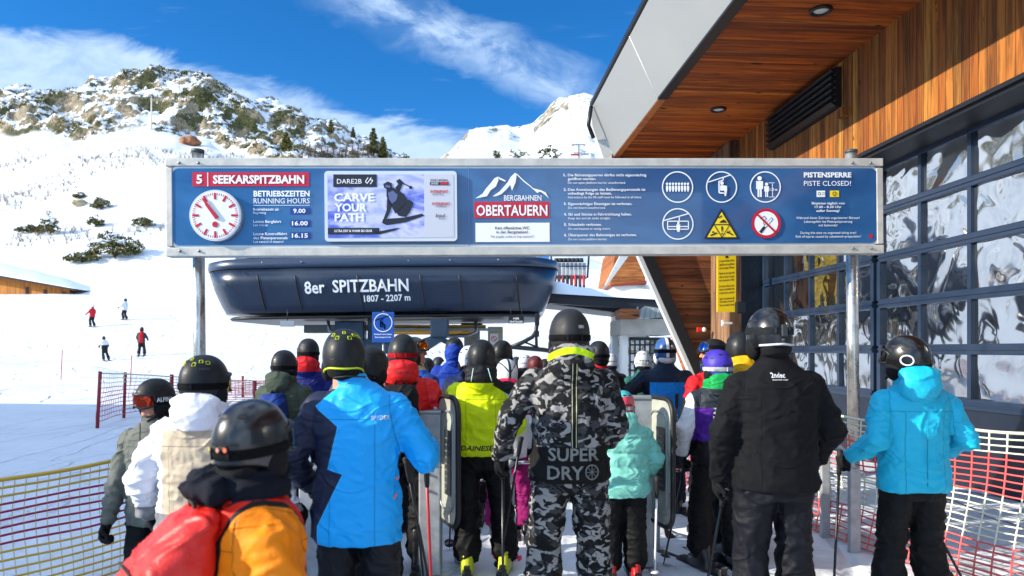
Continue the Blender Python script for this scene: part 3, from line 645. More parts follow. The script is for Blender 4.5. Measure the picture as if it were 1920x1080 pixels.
for px in (337, 373, 1598, 1632):
    for z in (zt-.045, zb+.045): m.tube([(SX(px), -.06, z), (SX(px), -.072, z)], [.013, .009], 10)
m.build('bolts', steel, f0)
def rrect(x0, x1, z0, z1, r, n=6):
    P = []
    for cx_, cz_, a0 in ((x1-r, z1-r, 0), (x0+r, z1-r, 90), (x0+r, z0+r, 180), (x1-r, z0+r, 270)):
        for i in range(n+1): a = R(a0+90*i/n); P.append((cx_+r*math.cos(a), cz_+r*math.sin(a)))
    return P
blue = mat('sign_blue', '#1f4f84', .16, coat=.6, colfn=lambda t: t.mix(t.mapr(t.noise(t.mapping(t.coord(), (.5, 1, 1.2)), 1.3, 4, .6, .5), .35, .7), hexc('#234f80'), hexc('#3a6b9c')))
x0, x1, z0, z1 = SX(323), SX(1645), zb+.094, zt-.088
m = MB(); m.prism(rrect(x0-.022, x1+.022, z0-.022, z1+.022, .07), -.045, .03); m.build('trim', aluw, sg)
m = MB(); m.prism(rrect(x0, x1, z0, z1, .055), -.052, .02); panel = m.build('panel', blue, sg)
YF = -.056
whitem = mat('print_white', '#eef1f3', .4); redm = mat('sign_red', '#bf1736', .35); printd = mat('print_dark', '#171b26', .45); yel = mat('sign_yellow', '#f2d21a', .4)
P2 = lambda x, z: (x, YF-.004, z)
def rect(mb, a, b_, c, d, y=YF, mi=0): mb.add([(SX(a), y, SZ(d)), (SX(b_), y, SZ(d)), (SX(b_), y, SZ(c)), (SX(a), y, SZ(c))], [(0, 1, 2, 3)], mi)
def disc(mb, cx_, cy, r, y=YF, mi=0, n=40, r0=0):
    if r0 == 0: mb.add([(SX(cx_)+r*KZ*math.cos(2*math.pi*i/n), y, SZ(cy)+r*KZ*math.sin(2*math.pi*i/n)) for i in range(n)], [tuple(range(n))], mi)
    else:
        v = [(SX(cx_)+q*KZ*math.cos(2*math.pi*i/n), y, SZ(cy)+q*KZ*math.sin(2*math.pi*i/n)) for q in (r, r0) for i in range(n)]
        mb.add(v, [(i, (i+1) % n, n+(i+1) % n, n+i) for i in range(n)], mi)
def pl2(mb, pts, y=YF-.004, mi=0): mb.add([(SX(a), y, SZ(b_)) for a, b_ in pts], [tuple(range(len(pts)))], mi)
def ln(mb, a, b_, wd, y=YF-.004, mi=0):
    a = Vector(a); b_ = Vector(b_); n = (b_-a).normalized(); q = Vector((-n.y, n.x))*wd/2; pl2(mb, [a+q, b_+q, b_-q, a-q], y, mi)
def tx(mb, s_, a, b_, base, cap, bold=0., mi=0, align='fit', shear=0.): put_text(mb, s_, SX(a), SX(b_), SZ(base), cap*KZ, bold, mi, align, P2, shear)
rd = MB(); rect(rd, 361, 580, 326, 352, YF, 0); rd.build('title_band', redm, panel)
rd = MB(); rect(rd, 889, 1030, 381, 411, YF, 0); rd.build('name_band', redm, panel)
wt = MB()
tx(wt, '5', 369, 380, 346.5, 16, .03); rect(wt, 389.5, 391, 327, 352, YF-.003); tx(wt, 'SEEKARSPITZBAHN', 400, 571, 346.5, 15, .035)
tx(wt, 'BETRIEBSZEITEN', 476, 581, 370.5, 10.5, .03); tx(wt, 'RUNNING HOURS', 476, 581, 383.5, 10, .0); rect(wt, 475, 581, 386.5, 387.3, YF-.002)
for s_, a, b_, y, bo, cp in [('Betriebszeit ab', 475, 523, 396.5, .014, 5), ('Beginning', 475, 499, 402.5, 0, 4.3), ('Letzte Bergfahrt', 475, 527, 419, .014, 5), ('Last run up', 475, 502, 425, 0, 4.3),
        ('Letzte Kontrollfahrt', 475, 538, 441.5, .014, 5), ('des Pistenpersonals', 475, 539, 449, .014, 5), ('Last control of skipatrol', 475, 531, 455.5, 0, 4.3)]: tx(wt, s_, a, b_, y, cp, bo)
bb = MB()
for y0, y1 in ((391, 403), (413.5, 426), (436, 448.5)): rect(bb, 544, 582, y0, y1)
bb.build('time_plates', mat('plate_blue', '#123a8e', .4), panel)
tx(wt, '9.00', 550, 573, 401, 8, .025); tx(wt, '16.00', 547.5, 577, 423.8, 8, .025); tx(wt, '16.15', 547, 577, 446.3, 8, .025)
# operator's emblem: white peaks over a red name band
pk = [[(891, 375), (905, 366), (911, 357), (920, 347), (927, 338), (934, 334.5), (935, 341), (930, 353), (920, 360), (913, 371)], [(924, 371), (937, 362), (946, 352), (952, 345), (958, 335), (966, 327.5), (969, 330), (967, 345), (960, 361), (957, 350), (949, 359), (940, 367), (930, 371)],
      [(934, 334.5), (941, 338), (949, 342), (947, 344), (940, 341), (936, 339)],
      [(966, 327.5), (971, 330.5), (982, 341), (992, 349), (1000, 356), (1009, 358.5), (1015, 360), (1023, 364), (1029, 375), (1020, 367), (1013, 362.5), (1007, 365), (1004, 362), (994, 353), (982, 344), (972, 334)]]
for q in pk: pl2(wt, q[::-1])
tx(wt, 'BERGBAHNEN', 945, 1015, 379, 10.5, .01); tx(wt, 'OBERTAUERN', 893, 1026, 406.5, 20, .02)
rect(wt, 891, 1030, 420, 455.5, YF)
rules = [('1.', 'Die Bahnsteigsperren dürfen nicht eigenmächtig', 1212, 334, 1), ('', 'geöffnet werden.', 1118, 341, 1), ('', 'Do not open platform barrier unauthorized.', 1173, 348, 0),
 ('2.', 'Den Anweisungen des Bedienungspersonals ist', 1210, 361, 1), ('', 'unbedingt Folge zu leisten.', 1147, 368, 1), ('', 'Instructions by the lift staff must be followed at all times.', 1203, 375, 0),
 ('3.', 'Eigenmächtiges Einsteigen ist verboten.', 1185, 387.5, 1), ('', 'Do not board unauthorized.', 1135, 394.5, 0), ('4.', 'Ski und Stöcke in Fahrtrichtung halten.', 1184, 407, 1), ('', 'Keep skis and ski sticks straight.', 1144, 414, 0),
 ('5.', 'Schaukeln verboten.', 1128, 426, 1), ('', 'Do not bounce or swing chairs.', 1144, 433.5, 0), ('6.', 'Überqueren des Bahnsteiges ist verboten.', 1193, 445.5, 1), ('', 'Do not cross platform barrier.', 1138, 453, 0)]
for n_, s_, b_, y, bo in rules:
    tx(wt, s_, 1065, b_, y, 5 if bo else 4.4, .014 if bo else 0)
    if n_: tx(wt, n_, 1057, 1062, y, 5, .03)
tx(wt, 'PISTENSPERRE', 1507, 1596, 336, 9.5, .035); tx(wt, 'PISTE CLOSED!', 1507, 1595, 352, 9.5, 0)
for s_, a, b_, y, bo in [('Skipisten täglich von', 1521, 1583, 387, .014), ('17.00 - 8.30 Uhr', 1527, 1577, 394, .014), ('außer Sonntag!', 1530, 1573, 401, .014), ('Während dieser Zeit kein organisierter Skiraum!', 1492, 1611, 414.5, 0),
    ('Lebensgefahr bei Pistenpräparierung', 1507, 1597, 421.5, 0), ('mit Seilwinde!', 1534, 1569, 428.5, 0), ('During this time no organised skiing area!', 1500, 1604, 442.5, 0), ('Risk of injures caused by cabelwinch-preparation!', 1491, 1613, 449.5, 0)]: tx(wt, s_, a, b_, y, 4.6, bo)
# pictograms
PC = [(1270.5, 354), (1353, 354), (1435, 354), (1270.5, 423)]
for cx_, cy in PC: disc(wt, cx_, cy, 29.5, YF, 0, 48, 27.3)
for i in range(8):
    x = 1250.5+i*5.6; pl2(wt, [(x-1.8, 352), (x+2.2, 352), (x+2.4, 358), (x+1, 363), (x-1, 363), (x-2, 358)][::-1]); pl2(wt, [(x-2.5, 348), (x+.5, 345), (x+2.5, 348), (x, 352)][::-1])
ln(wt, (1328, 345), (1370, 331.5), 2); ln(wt, (1356, 336), (1356, 341), 2); ln(wt, (1356, 341), (1348, 344), 2); ln(wt, (1348, 343), (1348, 365), 2.6); ln(wt, (1348, 365), (1360, 366), 2.6)
disc(wt, 1353.5, 347, 3.4, YF-.004); pl2(wt, [(1350, 351), (1356, 351), (1363, 352), (1363, 360), (1361, 371), (1358, 371), (1358, 361), (1350, 361)][::-1])
for cx_, hy, k in ((1424, 338, 1.), (1437, 349, .68)):
    disc(wt, cx_, hy, 3.6*k+.6, YF-.004); b0 = hy+4.6*k+.5; pl2(wt, [(cx_-6.5*k, b0), (cx_+6.5*k, b0), (cx_+6.5*k, b0+15*k), (cx_+4*k, b0+15*k), (cx_+4*k, 373), (cx_+.5, 373), (cx_+.5, b0+16*k), (cx_-.5, b0+16*k), (cx_-.5, 373), (cx_-4*k, 373), (cx_-4*k, b0+15*k), (cx_-6.5*k, b0+15*k)][::-1])
ln(wt, (1441, 346.5), (1452, 346.5), 1); ln(wt, (1441, 373), (1452, 373), 1); ln(wt, (1448, 348), (1448, 372), 1.2); tx(wt, '1,25 m', 1443, 1457, 361, 4.4, .03)
ln(wt, (1243, 417), (1290, 404), 2); ln(wt, (1273, 409), (1273, 418), 2)
for a, b_ in (((1251, 418), (1290, 418)), ((1251, 433), (1290, 433)), ((1251, 418), (1251, 433)), ((1290, 418), (1290, 433)), ((1251, 428), (1290, 428))): ln(wt, a, b_, 1.8)
disc(wt, 1271, 421.5, 2.4, YF-.006); pl2(wt, [(1267.5, 424), (1274.5, 424), (1274.5, 432), (1273, 438), (1269, 438), (1267.5, 432)][::-1], YF-.006)
disc(wt, 1435.5, 422.5, 24, YF-.006); rect(wt, 1531, 1547, 361, 373); wt.build('white_print', whitem, panel)
dk = MB(); pl2(dk, [(1352.5, 394), (1386, 451), (1319, 451)][::-1], YF-.001); dk.build('triangle_border', printd, panel); dk = MB(); tx(dk, 'Kein öffentliches WC', 928, 992, 432, 5.4, .014); tx(dk, 'in der Bergstation!', 930, 989, 439.5, 5.4, .014); tx(dk, 'No puplic toilet in top station!!', 920, 1000, 447.5, 4.6, 0)
ln(dk, (1427, 436), (1447, 413), 5, YF-.008); ln(dk, (1424, 440), (1431, 431), 5.2, YF-.0085)
for a, b_ in (((1424, 414), (1432, 409)), ((1432, 409), (1436, 414)), ((1436, 414), (1430, 421)), ((1430, 421), (1433, 428))): ln(dk, a, b_, 1., YF-.008)
dk.build('dark_print', printd, panel)
wt = MB(); ln(wt, (1433, 429), (1446, 414), 3.4, YF-.009); wt.build('white_print', whitem, panel)
yl = MB(); pl2(yl, [(1352.5, 401), (1380, 448), (1325, 448)][::-1], YF-.004); yl.build('warning_triangle', yel, panel); yl = MB(); rect(yl, 1556, 1573, 361, 373); yl.build('yellow_plate', yel, panel)
dk = MB(); ln(dk, (1338, 424.5), (1367, 424.5), 1.6, YF-.007); ln(dk, (1338, 425), (1352, 448), 1.6, YF-.007); ln(dk, (1367, 425), (1353, 448), 1.6, YF-.007)
pl2(dk, [(1347, 421), (1352, 417), (1357, 415), (1362, 421)][::-1], YF-.007); ln(dk, (1346, 412), (1353, 408), 2, YF-.007); pl2(dk, [(1351, 428), (1354.5, 428), (1353.6, 438), (1351.8, 438)][::-1], YF-.007); disc(dk, 1352.7, 441.5, 1.6, YF-.007)
ln(dk, (1331, 445), (1343, 440), 2.6, YF-.007); ln(dk, (1334, 439), (1338, 438), 2.6, YF-.007); ln(dk, (1362, 438), (1373, 444), 2.6, YF-.007); ln(dk, (1362, 441), (1368, 436), 1.6, YF-.007)
disc(dk, 1564.5, 367, 4, YF-.004, 0, 24, 2.6); disc(dk, 1536, 367, 3, YF-.004, 0, 20, 2); ln(dk, (1541, 365), (1546, 365), .8); ln(dk, (1541, 368), (1546, 368), .8); dk.build('dark_print', printd, panel)
rd = MB(); disc(rd, 1435.5, 422.5, 28, YF-.007, 0, 48, 22.5); rd.build('no_smoking_ring', redm, panel); rd = MB(); ln(rd, (1418, 405), (1453, 440), 3.6, YF-.011); rd.build('no_smoking_bar', redm, panel); rd = MB(); disc(rd, 1632, 447, 4, YF); rd.build('maker_emblem', redm, panel)
m = MB(); rect(m, 878.6, 879.4, 316, 464, YF+.002); m.build('panel_seam', mat('seam', '#5f86ac', .4), panel)
# clock
ck = empty('clock', (SX(407.5), -.052, SZ(407))); ck.parent = sg; r_ = 46.5*KZ
m = MB(); m.tube([(0, .01, 0), (0, -.05, 0)], [r_, r_], 56, smooth=False); m.build('clock_case', aluw, ck)
m = MB(); n_ = 56; m.add([((r_-.012)*math.cos(2*math.pi*i/n_), -.053, (r_-.012)*math.sin(2*math.pi*i/n_)) for i in range(n_)], [tuple(range(n_))]); face = m.build('clock_face', mat('dial_white', '#e9eaea', .35), ck)
m = MB()
for i in range(60):
    a = math.pi*2*i/60; L = .055 if i % 5 == 0 else .018; wd = .009 if i % 5 == 0 else .003; ro = r_-.026
    u = Vector((math.sin(a), 0, math.cos(a))); q = Vector((math.cos(a), 0, -math.sin(a)))*wd; c = Vector((0, -.056, 0)); m.add([c+u*ro-q, c+u*(ro-L)-q, c+u*(ro-L)+q, c+u*ro+q], [(0, 1, 2, 3)])
m.build('dial_marks', redm, face); m = MB(); m.add([(.024*math.cos(2*math.pi*i/24), -.057, -.075+.024*math.sin(2*math.pi*i/24)) for i in range(24)], [tuple(range(24))]); m.build('dial_emblem', redm, face)
def hand(a, L, wd, name, y):
    a = R(a); u = Vector((math.sin(a), 0, math.cos(a))); q = Vector((math.cos(a), 0, -math.sin(a)))*wd; c = Vector((0, y, 0)); m = MB()
    v = [c-u*.03-q*1.2, c+u*L-q*.8, c+u*L+q*.8, c-u*.03+q*1.2]; m.add(v+[p+Vector((0, .005, 0)) for p in v], [(3, 2, 1, 0), (4, 5, 6, 7), (0, 1, 5, 4), (1, 2, 6, 5), (2, 3, 7, 6), (3, 0, 4, 7)]); m.build(name, redm, ck)
hand(-34.5, .165, .011, 'minute_hand', -.068); hand(-37, .12, .014, 'hour_hand', -.061)
# advertising poster in its own frame
ps = empty('poster', (0, 0, 0)); ps.parent = sg
m = MB(); m.prism(rrect(SX(610), SX(857), SZ(454.5), SZ(325.5), .03), -.085, -.05); m.build('poster_frame', aluw, ps)
def vcol(name, fn): return mat(name, '#8090d0', .3, coat=.3, colfn=fn)
def pos_fn(t):
    x, y, z = t.sep(t.coord()); n1 = t.noise(t.mapping(t.coord(), (1, 1, 2.4), rot=(0, .5, 0)), 2.1, 4, .55, .4)
    c = t.ramp(n1, [(.32, hexc('#2a3fb0')), (.45, hexc('#5d6fd0')), (.55, hexc('#c9cdea')), (.66, hexc('#9aa6dc')), (.8, hexc('#eef0f6'))]); return c
m = MB(); rect(m, 616, 796, 332, 448, -.088); pic = m.build('picture', vcol('poster_print', pos_fn), ps)
m = MB(); rect(m, 796, 851, 332, 448, -.088); side = m.build('sponsor_strip', mat('poster_pale', '#c6c9d4', .35, coat=.3), ps)
Y3 = -.091; P3 = lambda x, z: (x, Y3-.002, z)
dk = MB(); rect(dk, 627, 708, 332, 355, Y3); rect(dk, 616, 712, 430, 441.5, Y3)
pl2(dk, [(719, 414), (760, 411), (792, 404), (796, 408), (760, 420), (725, 425), (717, 421)][::-1], Y3); pl2(dk, [(702, 438), (740, 431), (752, 430), (740, 435), (712, 442)][::-1], Y3)
for q in ([(720, 350), (728, 345), (736, 348), (737, 356), (730, 360), (722, 357)], [(726, 358), (738, 356), (748, 361), (758, 368), (766, 380), (756, 392), (748, 400), (742, 404), (736, 392), (730, 384), (726, 372)],
          [(742, 357), (748, 350), (744, 344), (751, 340), (757, 347), (753, 358), (750, 364)], [(727, 376), (737, 388), (731, 404), (724, 416), (719, 416), (726, 398)], [(756, 390), (768, 378), (776, 384), (770, 400), (762, 410), (748, 408), (744, 402)]): pl2(dk, q[::-1], Y3-.001)
ln(dk, (752, 346), (772, 356), 2, Y3-.001); disc(dk, 771, 356, 3, Y3-.001); dk.build('dark_print', mat('poster_dark', '#161828', .4), pic)
gr = MB(); pl2(gr, [(729, 366), (738, 362), (747, 370), (744, 380), (736, 386), (731, 378)][::-1], Y3-.003); pl2(gr, [(724, 351), (733, 353), (733, 357), (725, 356)][::-1], Y3-.003); gr.build('figure_print', mat('poster_grey', '#5a6490', .4), pic)
def t3(mb, s_, a, b_, base, cap, bold=0., shear=0.): put_text(mb, s_, SX(a), SX(b_), SZ(base), cap*KZ, bold, 0, 'fit', P3, shear)
wt = MB(); t3(wt, 'DARE2B', 634, 680, 349, 9, 0); ln(wt, (687, 345), (692, 338), 1.5, Y3-.003); ln(wt, (690, 349), (698, 338), 1.5, Y3-.003); ln(wt, (696, 350), (701, 343), 1.5, Y3-.003); ln(wt, (687, 345), (690, 349), 1.5, Y3-.003); ln(wt, (696, 342), (701, 343), 1.5, Y3-.003)
t3(wt, 'CARVE', 628, 703, 381, 14.5, .03); t3(wt, 'YOUR', 629, 689, 399.5, 14.5, .03); t3(wt, 'PATH', 629, 683, 417.5, 14.5, .03); t3(wt, 'ULTRA DRY & WARM SKI GEAR', 628, 699, 437.5, 4.4, .02); wt.build('lettering', whitem, pic)
dk = MB(); t3(dk, 'SPORT BRÜNDL', 808, 841, 344.5, 3.6, .02); rect(dk, 807, 842, 346, 351.5, Y3); t3(dk, 'FRÜHSTÜCKL', 812, 833, 370.5, 3, 0); t3(dk, 'SCHNEIDER', 818, 838, 392.5, 3, 0); t3(dk, 'Bründl', 817, 835, 411, 6.5, .01, .3); t3(dk, 'SPORTS', 823, 835, 415, 2.2, 0); dk.build('dark_print', printd, side)
wt = MB(); put_text(wt, 'OUTLET', SX(809), SX(823), SZ(350.6), 3.4*KZ, .02, 0, 'fit', lambda x, z: (x, Y3-.004, z)); wt.build('lettering', whitem, side)
rd = MB(); t3(rd, 'INTERSPORT', 808, 841, 366, 5, .03); t3(rd, 'INTERSPORT', 811, 844, 388.5, 5, .03); rect(rd, 826, 841, 346.6, 351, Y3-.003); rd.build('red_print', redm, side)
for px in (369.5, 1603):
    m = MB(); PXX = SX(px)*1.02; m.tube([(PXX, .11, -.1), (PXX, .11, SZ(291)+.05)], .0495, 24); ppost = m.build('post', mat('steel_post', '#c0bfba', .30, .85, var=.22, vscale=5, bump=.2, bscale=14), sg)
    m = MB(); m.tube([(PXX, .11, SZ(292)+.05), (PXX, .11, SZ(286)+.05), (PXX, .11, SZ(285.4)+.05)], [.053, .053, .045], 24); m.build('cap', mat('post_cap', '#3c4248', .5), ppost)
# ---------------------------------------------------------------- lift bottom station canopy
def stadium(hx, hy, r, n=10):
    P = []
    for cx_, cy_, a0 in ((hx-r, hy-r, 0), (-hx+r, hy-r, 90), (-hx+r, -hy+r, 180), (hx-r, -hy+r, 270)):
        for i in range(n+1): a = R(a0+90*i/n); P.append((cx_+r*math.cos(a), cy_+r*math.sin(a)))
    Q = []
    for i, p in enumerate(P):                   # long sides get extra points and bulge a little
        q = P[(i+1) % len(P)]; Q.append(p)
        if abs(q[0]-p[0]) > 2:
            for k in range(1, 16): t = k/16; Q.append((p[0]+(q[0]-p[0])*t, p[1]))
    return [(x, y-.35*(1-(x/hx)**2)*(1 if y < 0 else -1)) for x, y in Q]
DC = Vector(((716-960)*20/F-.13, 23.2, 0))
dr = empty('lift_canopy', DC, R(-1.5), label='dark blue rounded canopy of the chairlift bottom station with white lettering', cat='lift station')
shell = mat('canopy_shell', '#1f2b3f', .34, .15, coat=.18, var=.1, vscale=.6); shell2 = mat('canopy_rim', '#28384f', .36, .2, coat=.15)
def drum(levels, name, m_, cap=True, flip=False):
    mb = MB(); n = None
    for (sx_, z, dy_) in levels:
        P = stadium(5.2+sx_, 3.1+sx_, 1.3+sx_*.6); n = len(P); mb.v += [(x, y, z+dy_*x) for x, y in P]
    for i in range(len(levels)-1):
        for k in range(n): mb.f.append((i*n+k, i*n+(k+1) % n, (i+1)*n+(k+1) % n, (i+1)*n+k)); mb.mi.append(0); mb.sm.append(True)
    if cap:
        mb.f += [tuple(range(n-1, -1, -1)), tuple(range((len(levels)-1)*n, len(levels)*n))]; mb.mi += [0, 0]; mb.sm += [False, False]
    return mb.build(name, m_, dr)
zb_, zt_ = 2.72, 3.95; SL = .009
wall_ = drum([(-.42, zb_, SL), (-.30, zb_+.25, SL), (-.13, zb_+.7, SL), (0, zt_-.02, SL)], 'canopy_wall', shell)
drum([(.015, zt_, SL), (.03, zt_+.08, SL), (.02, zt_+.24, SL), (-.15, zt_+.30, SL)], 'canopy_rim', shell2)
drum([(-.5, zt_+.28, SL), (-.75, zt_+.62, SL), (-1.2, zt_+.85, SL)], 'roof', shell2)
drum([(-.55, zb_-.17, .012), (-.5, zb_-.12, .012), (-.55, zb_-.07, .012)], 'guide_rail', blackm)
def front_y(x, z, lvl=0.):
    s_ = np.interp(z-SL*x, [zb_, zb_+.25, zb_+.7, zt_], [-.42, -.30, -.13, 0]); return None
wb = BVHTree.FromPolygons([tuple(v.co) for v in wall_.data.vertices], [tuple(p.vertices) for p in wall_.data.polygons])
def on_front(x, z, off=.012, tree=None, y0=-8):
    h = (tree or wb).ray_cast(Vector((x, y0, z)), Vector((0, 1, 0))); return Vector((x, (h[0].y if h[0] else -3.4)-off, z))
dinv = dr.matrix_basis.inverted() if False else (Matrix.Translation(DC) @ Matrix.Rotation(R(-1.5), 4, 'Z')).inverted()
def dxz(px, py, d=19.85): p = dinv @ at(px, py, d); return p.x, p.z
for px in (480, 553, 672, 790, 863, 970):
    pts = []; sm_ = MB()
    for k in range(8):
        x, z = dxz(px+(7-k)*1.1-2, 590-k*10.6); pts.append(on_front(x, min(max(z, zb_+.04), zt_+.0), .004))
    sm_.tube(pts, .024, 4); sm_.build('panel_seam', mat('seam_black', '#05070a', .6), wall_)
sm_ = MB()
for px in (415, 492, 566, 665, 767, 845, 935): 
    x, z = dxz(px, 494); h = on_front(x, zt_+.15, .0); sm_.ell((x, h.y-.05, zt_+.15+SL*x), (.025, .02, .025), 0, 8, 6)
sm_.build('rivets', steel, wall_)
wt = MB(); 
def dtext(s_, px0, px1, py0, py1, cap, bold):
    (xa, za), (xb, zb2) = dxz(px0, py0), dxz(px1, py1); put_text(wt, s_, xa, xb, 0, cap, bold, 0, 'fit', lambda x, z: on_front(x, za+(zb2-za)*(x-xa)/(xb-xa)+z, .02))
dtext('8er', 568, 607, 550, 548, .345, .02); dtext('SPITZBAHN', 622, 766, 547.5, 545, .345, .02); dtext('1807 - 2207 m', 680, 768, 565, 562.5, .18, .02)
wt.build('lettering', mat('letter_white', '#e9edf0', .4), wall_)
# steel beneath the canopy
boomm = mat('boom_paint', '#2c3c4c', .4, .4, var=.15, vscale=3); concr = mat('concrete', '#a8a49a', .8, var=.12, vscale=3, bump=.4, bscale=20)
o = empty('support_boom', at(658, HZ, 21)*1.0, label='dark steel boom and post under the left half of the canopy', cat='steel support', group='steel supports under the canopy'); o.location.z = 0
m = MB(); m.box((0, 0, 2.2), (.85, .5, .55), bev=.04); m.box((0, -.02, 1.0), (.45, .42, 2.0), bev=.02); m.box((.55, .1, 2.35), (.14, .14, 1.1)); m.build('post', boomm, o)
m = MB(); m.prism([(.3, 1.98), (1.9, 1.85), (1.9, 1.4), (.3, 1.62)], -.15, .15); m.build('beam', boomm, o)
m = MB(); m.tube([(-.7, .1, 2.5), (-.66, .1, 2.2), (-.45, .1, 2.15)], .05, 8); m.build('pipe', steel, o)
o = empty('support_boom', (at(770, HZ, 20).x, 20.4, 0), label='dark angled boom rising to a box under the middle of the canopy', cat='steel support', group='steel supports under the canopy')
m = MB(); m.prism([(-.7, 1.6), (.6, 2.05), (.95, 2.45), (.95, 1.95), (.0, 1.35), (-.7, 1.25)], -.18, .18); m.build('beam', boomm, o)
m = MB(); m.box((.78, -.02, 2.25), (.5, .44, .52), bev=.03); m.box((.9, 0, 1.9), (.3, .3, .14), rot=rotm(0, 25)); m.build('end_box', boomm, o)
m = MB(); m.box((-.2, .1, .7), (.5, .4, 1.4)); m.build('post', boomm, o)
o = empty('drive_machinery', (at(770, HZ, 22).x, 22.6, 0), label='yellow drive wheel and long beams under the canopy', cat='machinery')
m = MB(); m.box((0, 0, 2.36), (4.6, .5, .12)); m.box((.4, .3, 2.18), (3.2, .3, .08)); m.build('beam', mat('machine_yellow', '#d8a018', .5), o)
m = MB(); m.tube([(.2+1.6*math.cos(a*math.pi/16), 1+1.3*math.sin(a*math.pi/16), 2.25) for a in range(32)], .09, 8, closed=True); m.build('bull_wheel', mat('machine_yellow', '#d8a018', .5), o)
m = MB(); m.box((-.3, -.3, 2.27), (6, .15, .08)); m.tube([(2.0, -.5, 2.55), (2.05, -.5, 2.2), (1.8, -.5, 2.08), (.9, -.5, 2.05)], .06, 8); m.build('conduit', steel, o)
m = MB(); m.box((-2.6, -.4, 2.28), (1.4, .5, .25), bev=.03); m.build('gearbox', mat('gearbox_grey', '#77766e', .6), o)
o = empty('hanging_plate', at(539, 607, 20), label='small grey plate hanging under the left end of the canopy', cat='plate'); m = MB(); m.box((0, 0, 0), (.40, .04, .17)); m.build('plate', mat('plate_grey', '#8c949c', .5), o)
m = MB(); m.tube([(0, 0, .05), (0, 0, .42)], .015, 6); m.build('hanger', darkst, o)
o = empty('concrete_column', (at(885, HZ, 24).x, 24, 0), label='round pale column under the right part of the canopy', cat='column'); m = MB(); m.tube([(0, 0, 0), (0, 0, 2.45)], .27, 24); m.build('shaft', mat('column_paint', '#aeb2b0', .6, var=.1), o)
m = MB(); m.box((0, 0, 2.42), (.7, .7, .22), bev=.03); m.build('head_plate', boomm, o)
o = empty('control_cabinet', (at(929, HZ, 23).x, 23, 0), label='beige control cabinet with a no-entry notice behind the crowd', cat='cabinet'); m = MB(); m.box((0, 0, 1.2), (.48, .45, 2.35), bev=.02); m.build('body', mat('cabinet_beige', '#a59c80', .5), o)
m = MB(); m.box((-.04, -.235, 1.98), (.26, .02, .36)); pn = m.build('notice', mat('white_paint', '#dcdcd8', .4), o)
m = MB(); v = [((.09 if k == 0 else .065)*math.cos(2*math.pi*i/24)-.04, -.25, 1.99+(.09 if k == 0 else .065)*math.sin(2*math.pi*i/24)) for k in (0, 1) for i in range(24)]; m.add(v, [(i, (i+1) % 24, 24+(i+1) % 24, 24+i) for i in range(24)])
m.add([(-.1, -.252, 2.04), (-.085, -.252, 2.055), (.02, -.252, 1.945), (.005, -.252, 1.93)], [(0, 3, 2, 1)]); m.build('no_entry_mark', redm, pn)
o = empty('boarding_sign', at(968, 600, 19.5), label='small black hanging sign with white boarding words at the right of the canopy', cat='sign'); m = MB(); m.box((0, 0, 0), (.42, .03, .19)); m.build('panel', blackm, o)
m = MB(); put_text(m, 'HIER', -.08, .08, .015, .055, .01, fn=lambda x, z: (x, -.02, z)); put_text(m, 'EINSTEIGEN', -.18, .18, -.075, .055, .01, fn=lambda x, z: (x, -.02, z)); m.build('lettering', whitem, o)
m = MB(); m.tube([(-.15, 0, .09), (-.15, 0, .35)], .01, 6); m.tube([(.15, 0, .09), (.15, 0, .35)], .01, 6); m.build('hanger', darkst, o)
# black chair frame swinging round the right end
o = empty('chair_frame', (at(1000, HZ, 19).x, 19, 0), label='black lift chair frame with curved arm near the right end of the canopy', cat='chair frame')
q = lambda px, py: tuple(at(px, py, 19)-o.location)
m = MB(); m.tube([q(1007, 588), q(1007, 604), q(1005, 622), q(998, 632), q(980, 642), q(955, 652)], .055, 8); m.tube([q(1005, 622), q(1006, 650)], .04, 8); m.build('arm', blackm, o)
m = MB(); m.tube([q(940, 655), q(955, 650), q(975, 652), q(1020, 656), q(1045, 660)], .06, 8); m.tube([q(985, 642), q(1010, 652)], .03, 6); m.build('cross_bar', blackm, o)
m = MB(); m.box(q(1007, 600), (.12, .12, .3), bev=.02); m.box(q(1006, 626), (.14, .14, .16), bev=.02); m.build('joint', darkst, o)

# covered walkway with snow on top, concrete entrance block, far timber building, chairlift chair
o = empty('walkway_roof', (0, 24, 0), label='flat dark walkway roof with a snow load between canopy and station', cat='roof')
W0 = at(1030, HZ, 24).x; W1 = at(1262, HZ, 24).x; z0 = at(0, 575, 24).z; z1 = at(0, 556, 24).z
m = MB(); m.prism([(W0, z0+.12), (W1, z0-.18), (W1, z1-.12), (W0, z1+.12)], 0, 3.5); m.prism([(W0+.15, z0+.1), (W1, z0-.42), (W1, z0-.2), (W0+.15, z0+.12)], .4, 3.2); m.build('fascia', mat('roof_dark', '#1a1f28', .5), o)
m = MB(); P_ = []
for i in range(41):
    for j in range(9):
        u = i/40; v = j/8; x = W0-.05+(W1-W0)*u; zz = z1+.10-.24*u; hgt = .10+.30*abs(math.sin(v*math.pi))**.35*(1+.35*math.sin(u*7+1)+.15*math.sin(u*19))*min(1, u*14+.3)
        P_.append((x, -.12+3.5*v, zz+(hgt if 0 < j < 8 else 0)))
m.add(P_, [(i*9+j, (i+1)*9+j, (i+1)*9+j+1, i*9+j+1) for i in range(40) for j in range(8)], 0, True); m.build('snow_load', mat('roof_snow', '#dfe7f2'), o)
o = empty('entrance_block', (0, 23, 0), label='pale concrete entrance block with lattice doors left of the slanted beam', cat='entrance')
q = lambda px, py, d=23: (at(px, py, d).x, at(px, py, d).z)
(ax, az), (bx, bz_) = q(1163, 598), q(1262, 628); m = MB(); m.box(((ax+bx)/2, 1.2, (az+bz_)/2), (bx-ax, 2.4, az-bz_), bev=.02); m.build('lintel', mat('concrete', '#a8a49a'), o)
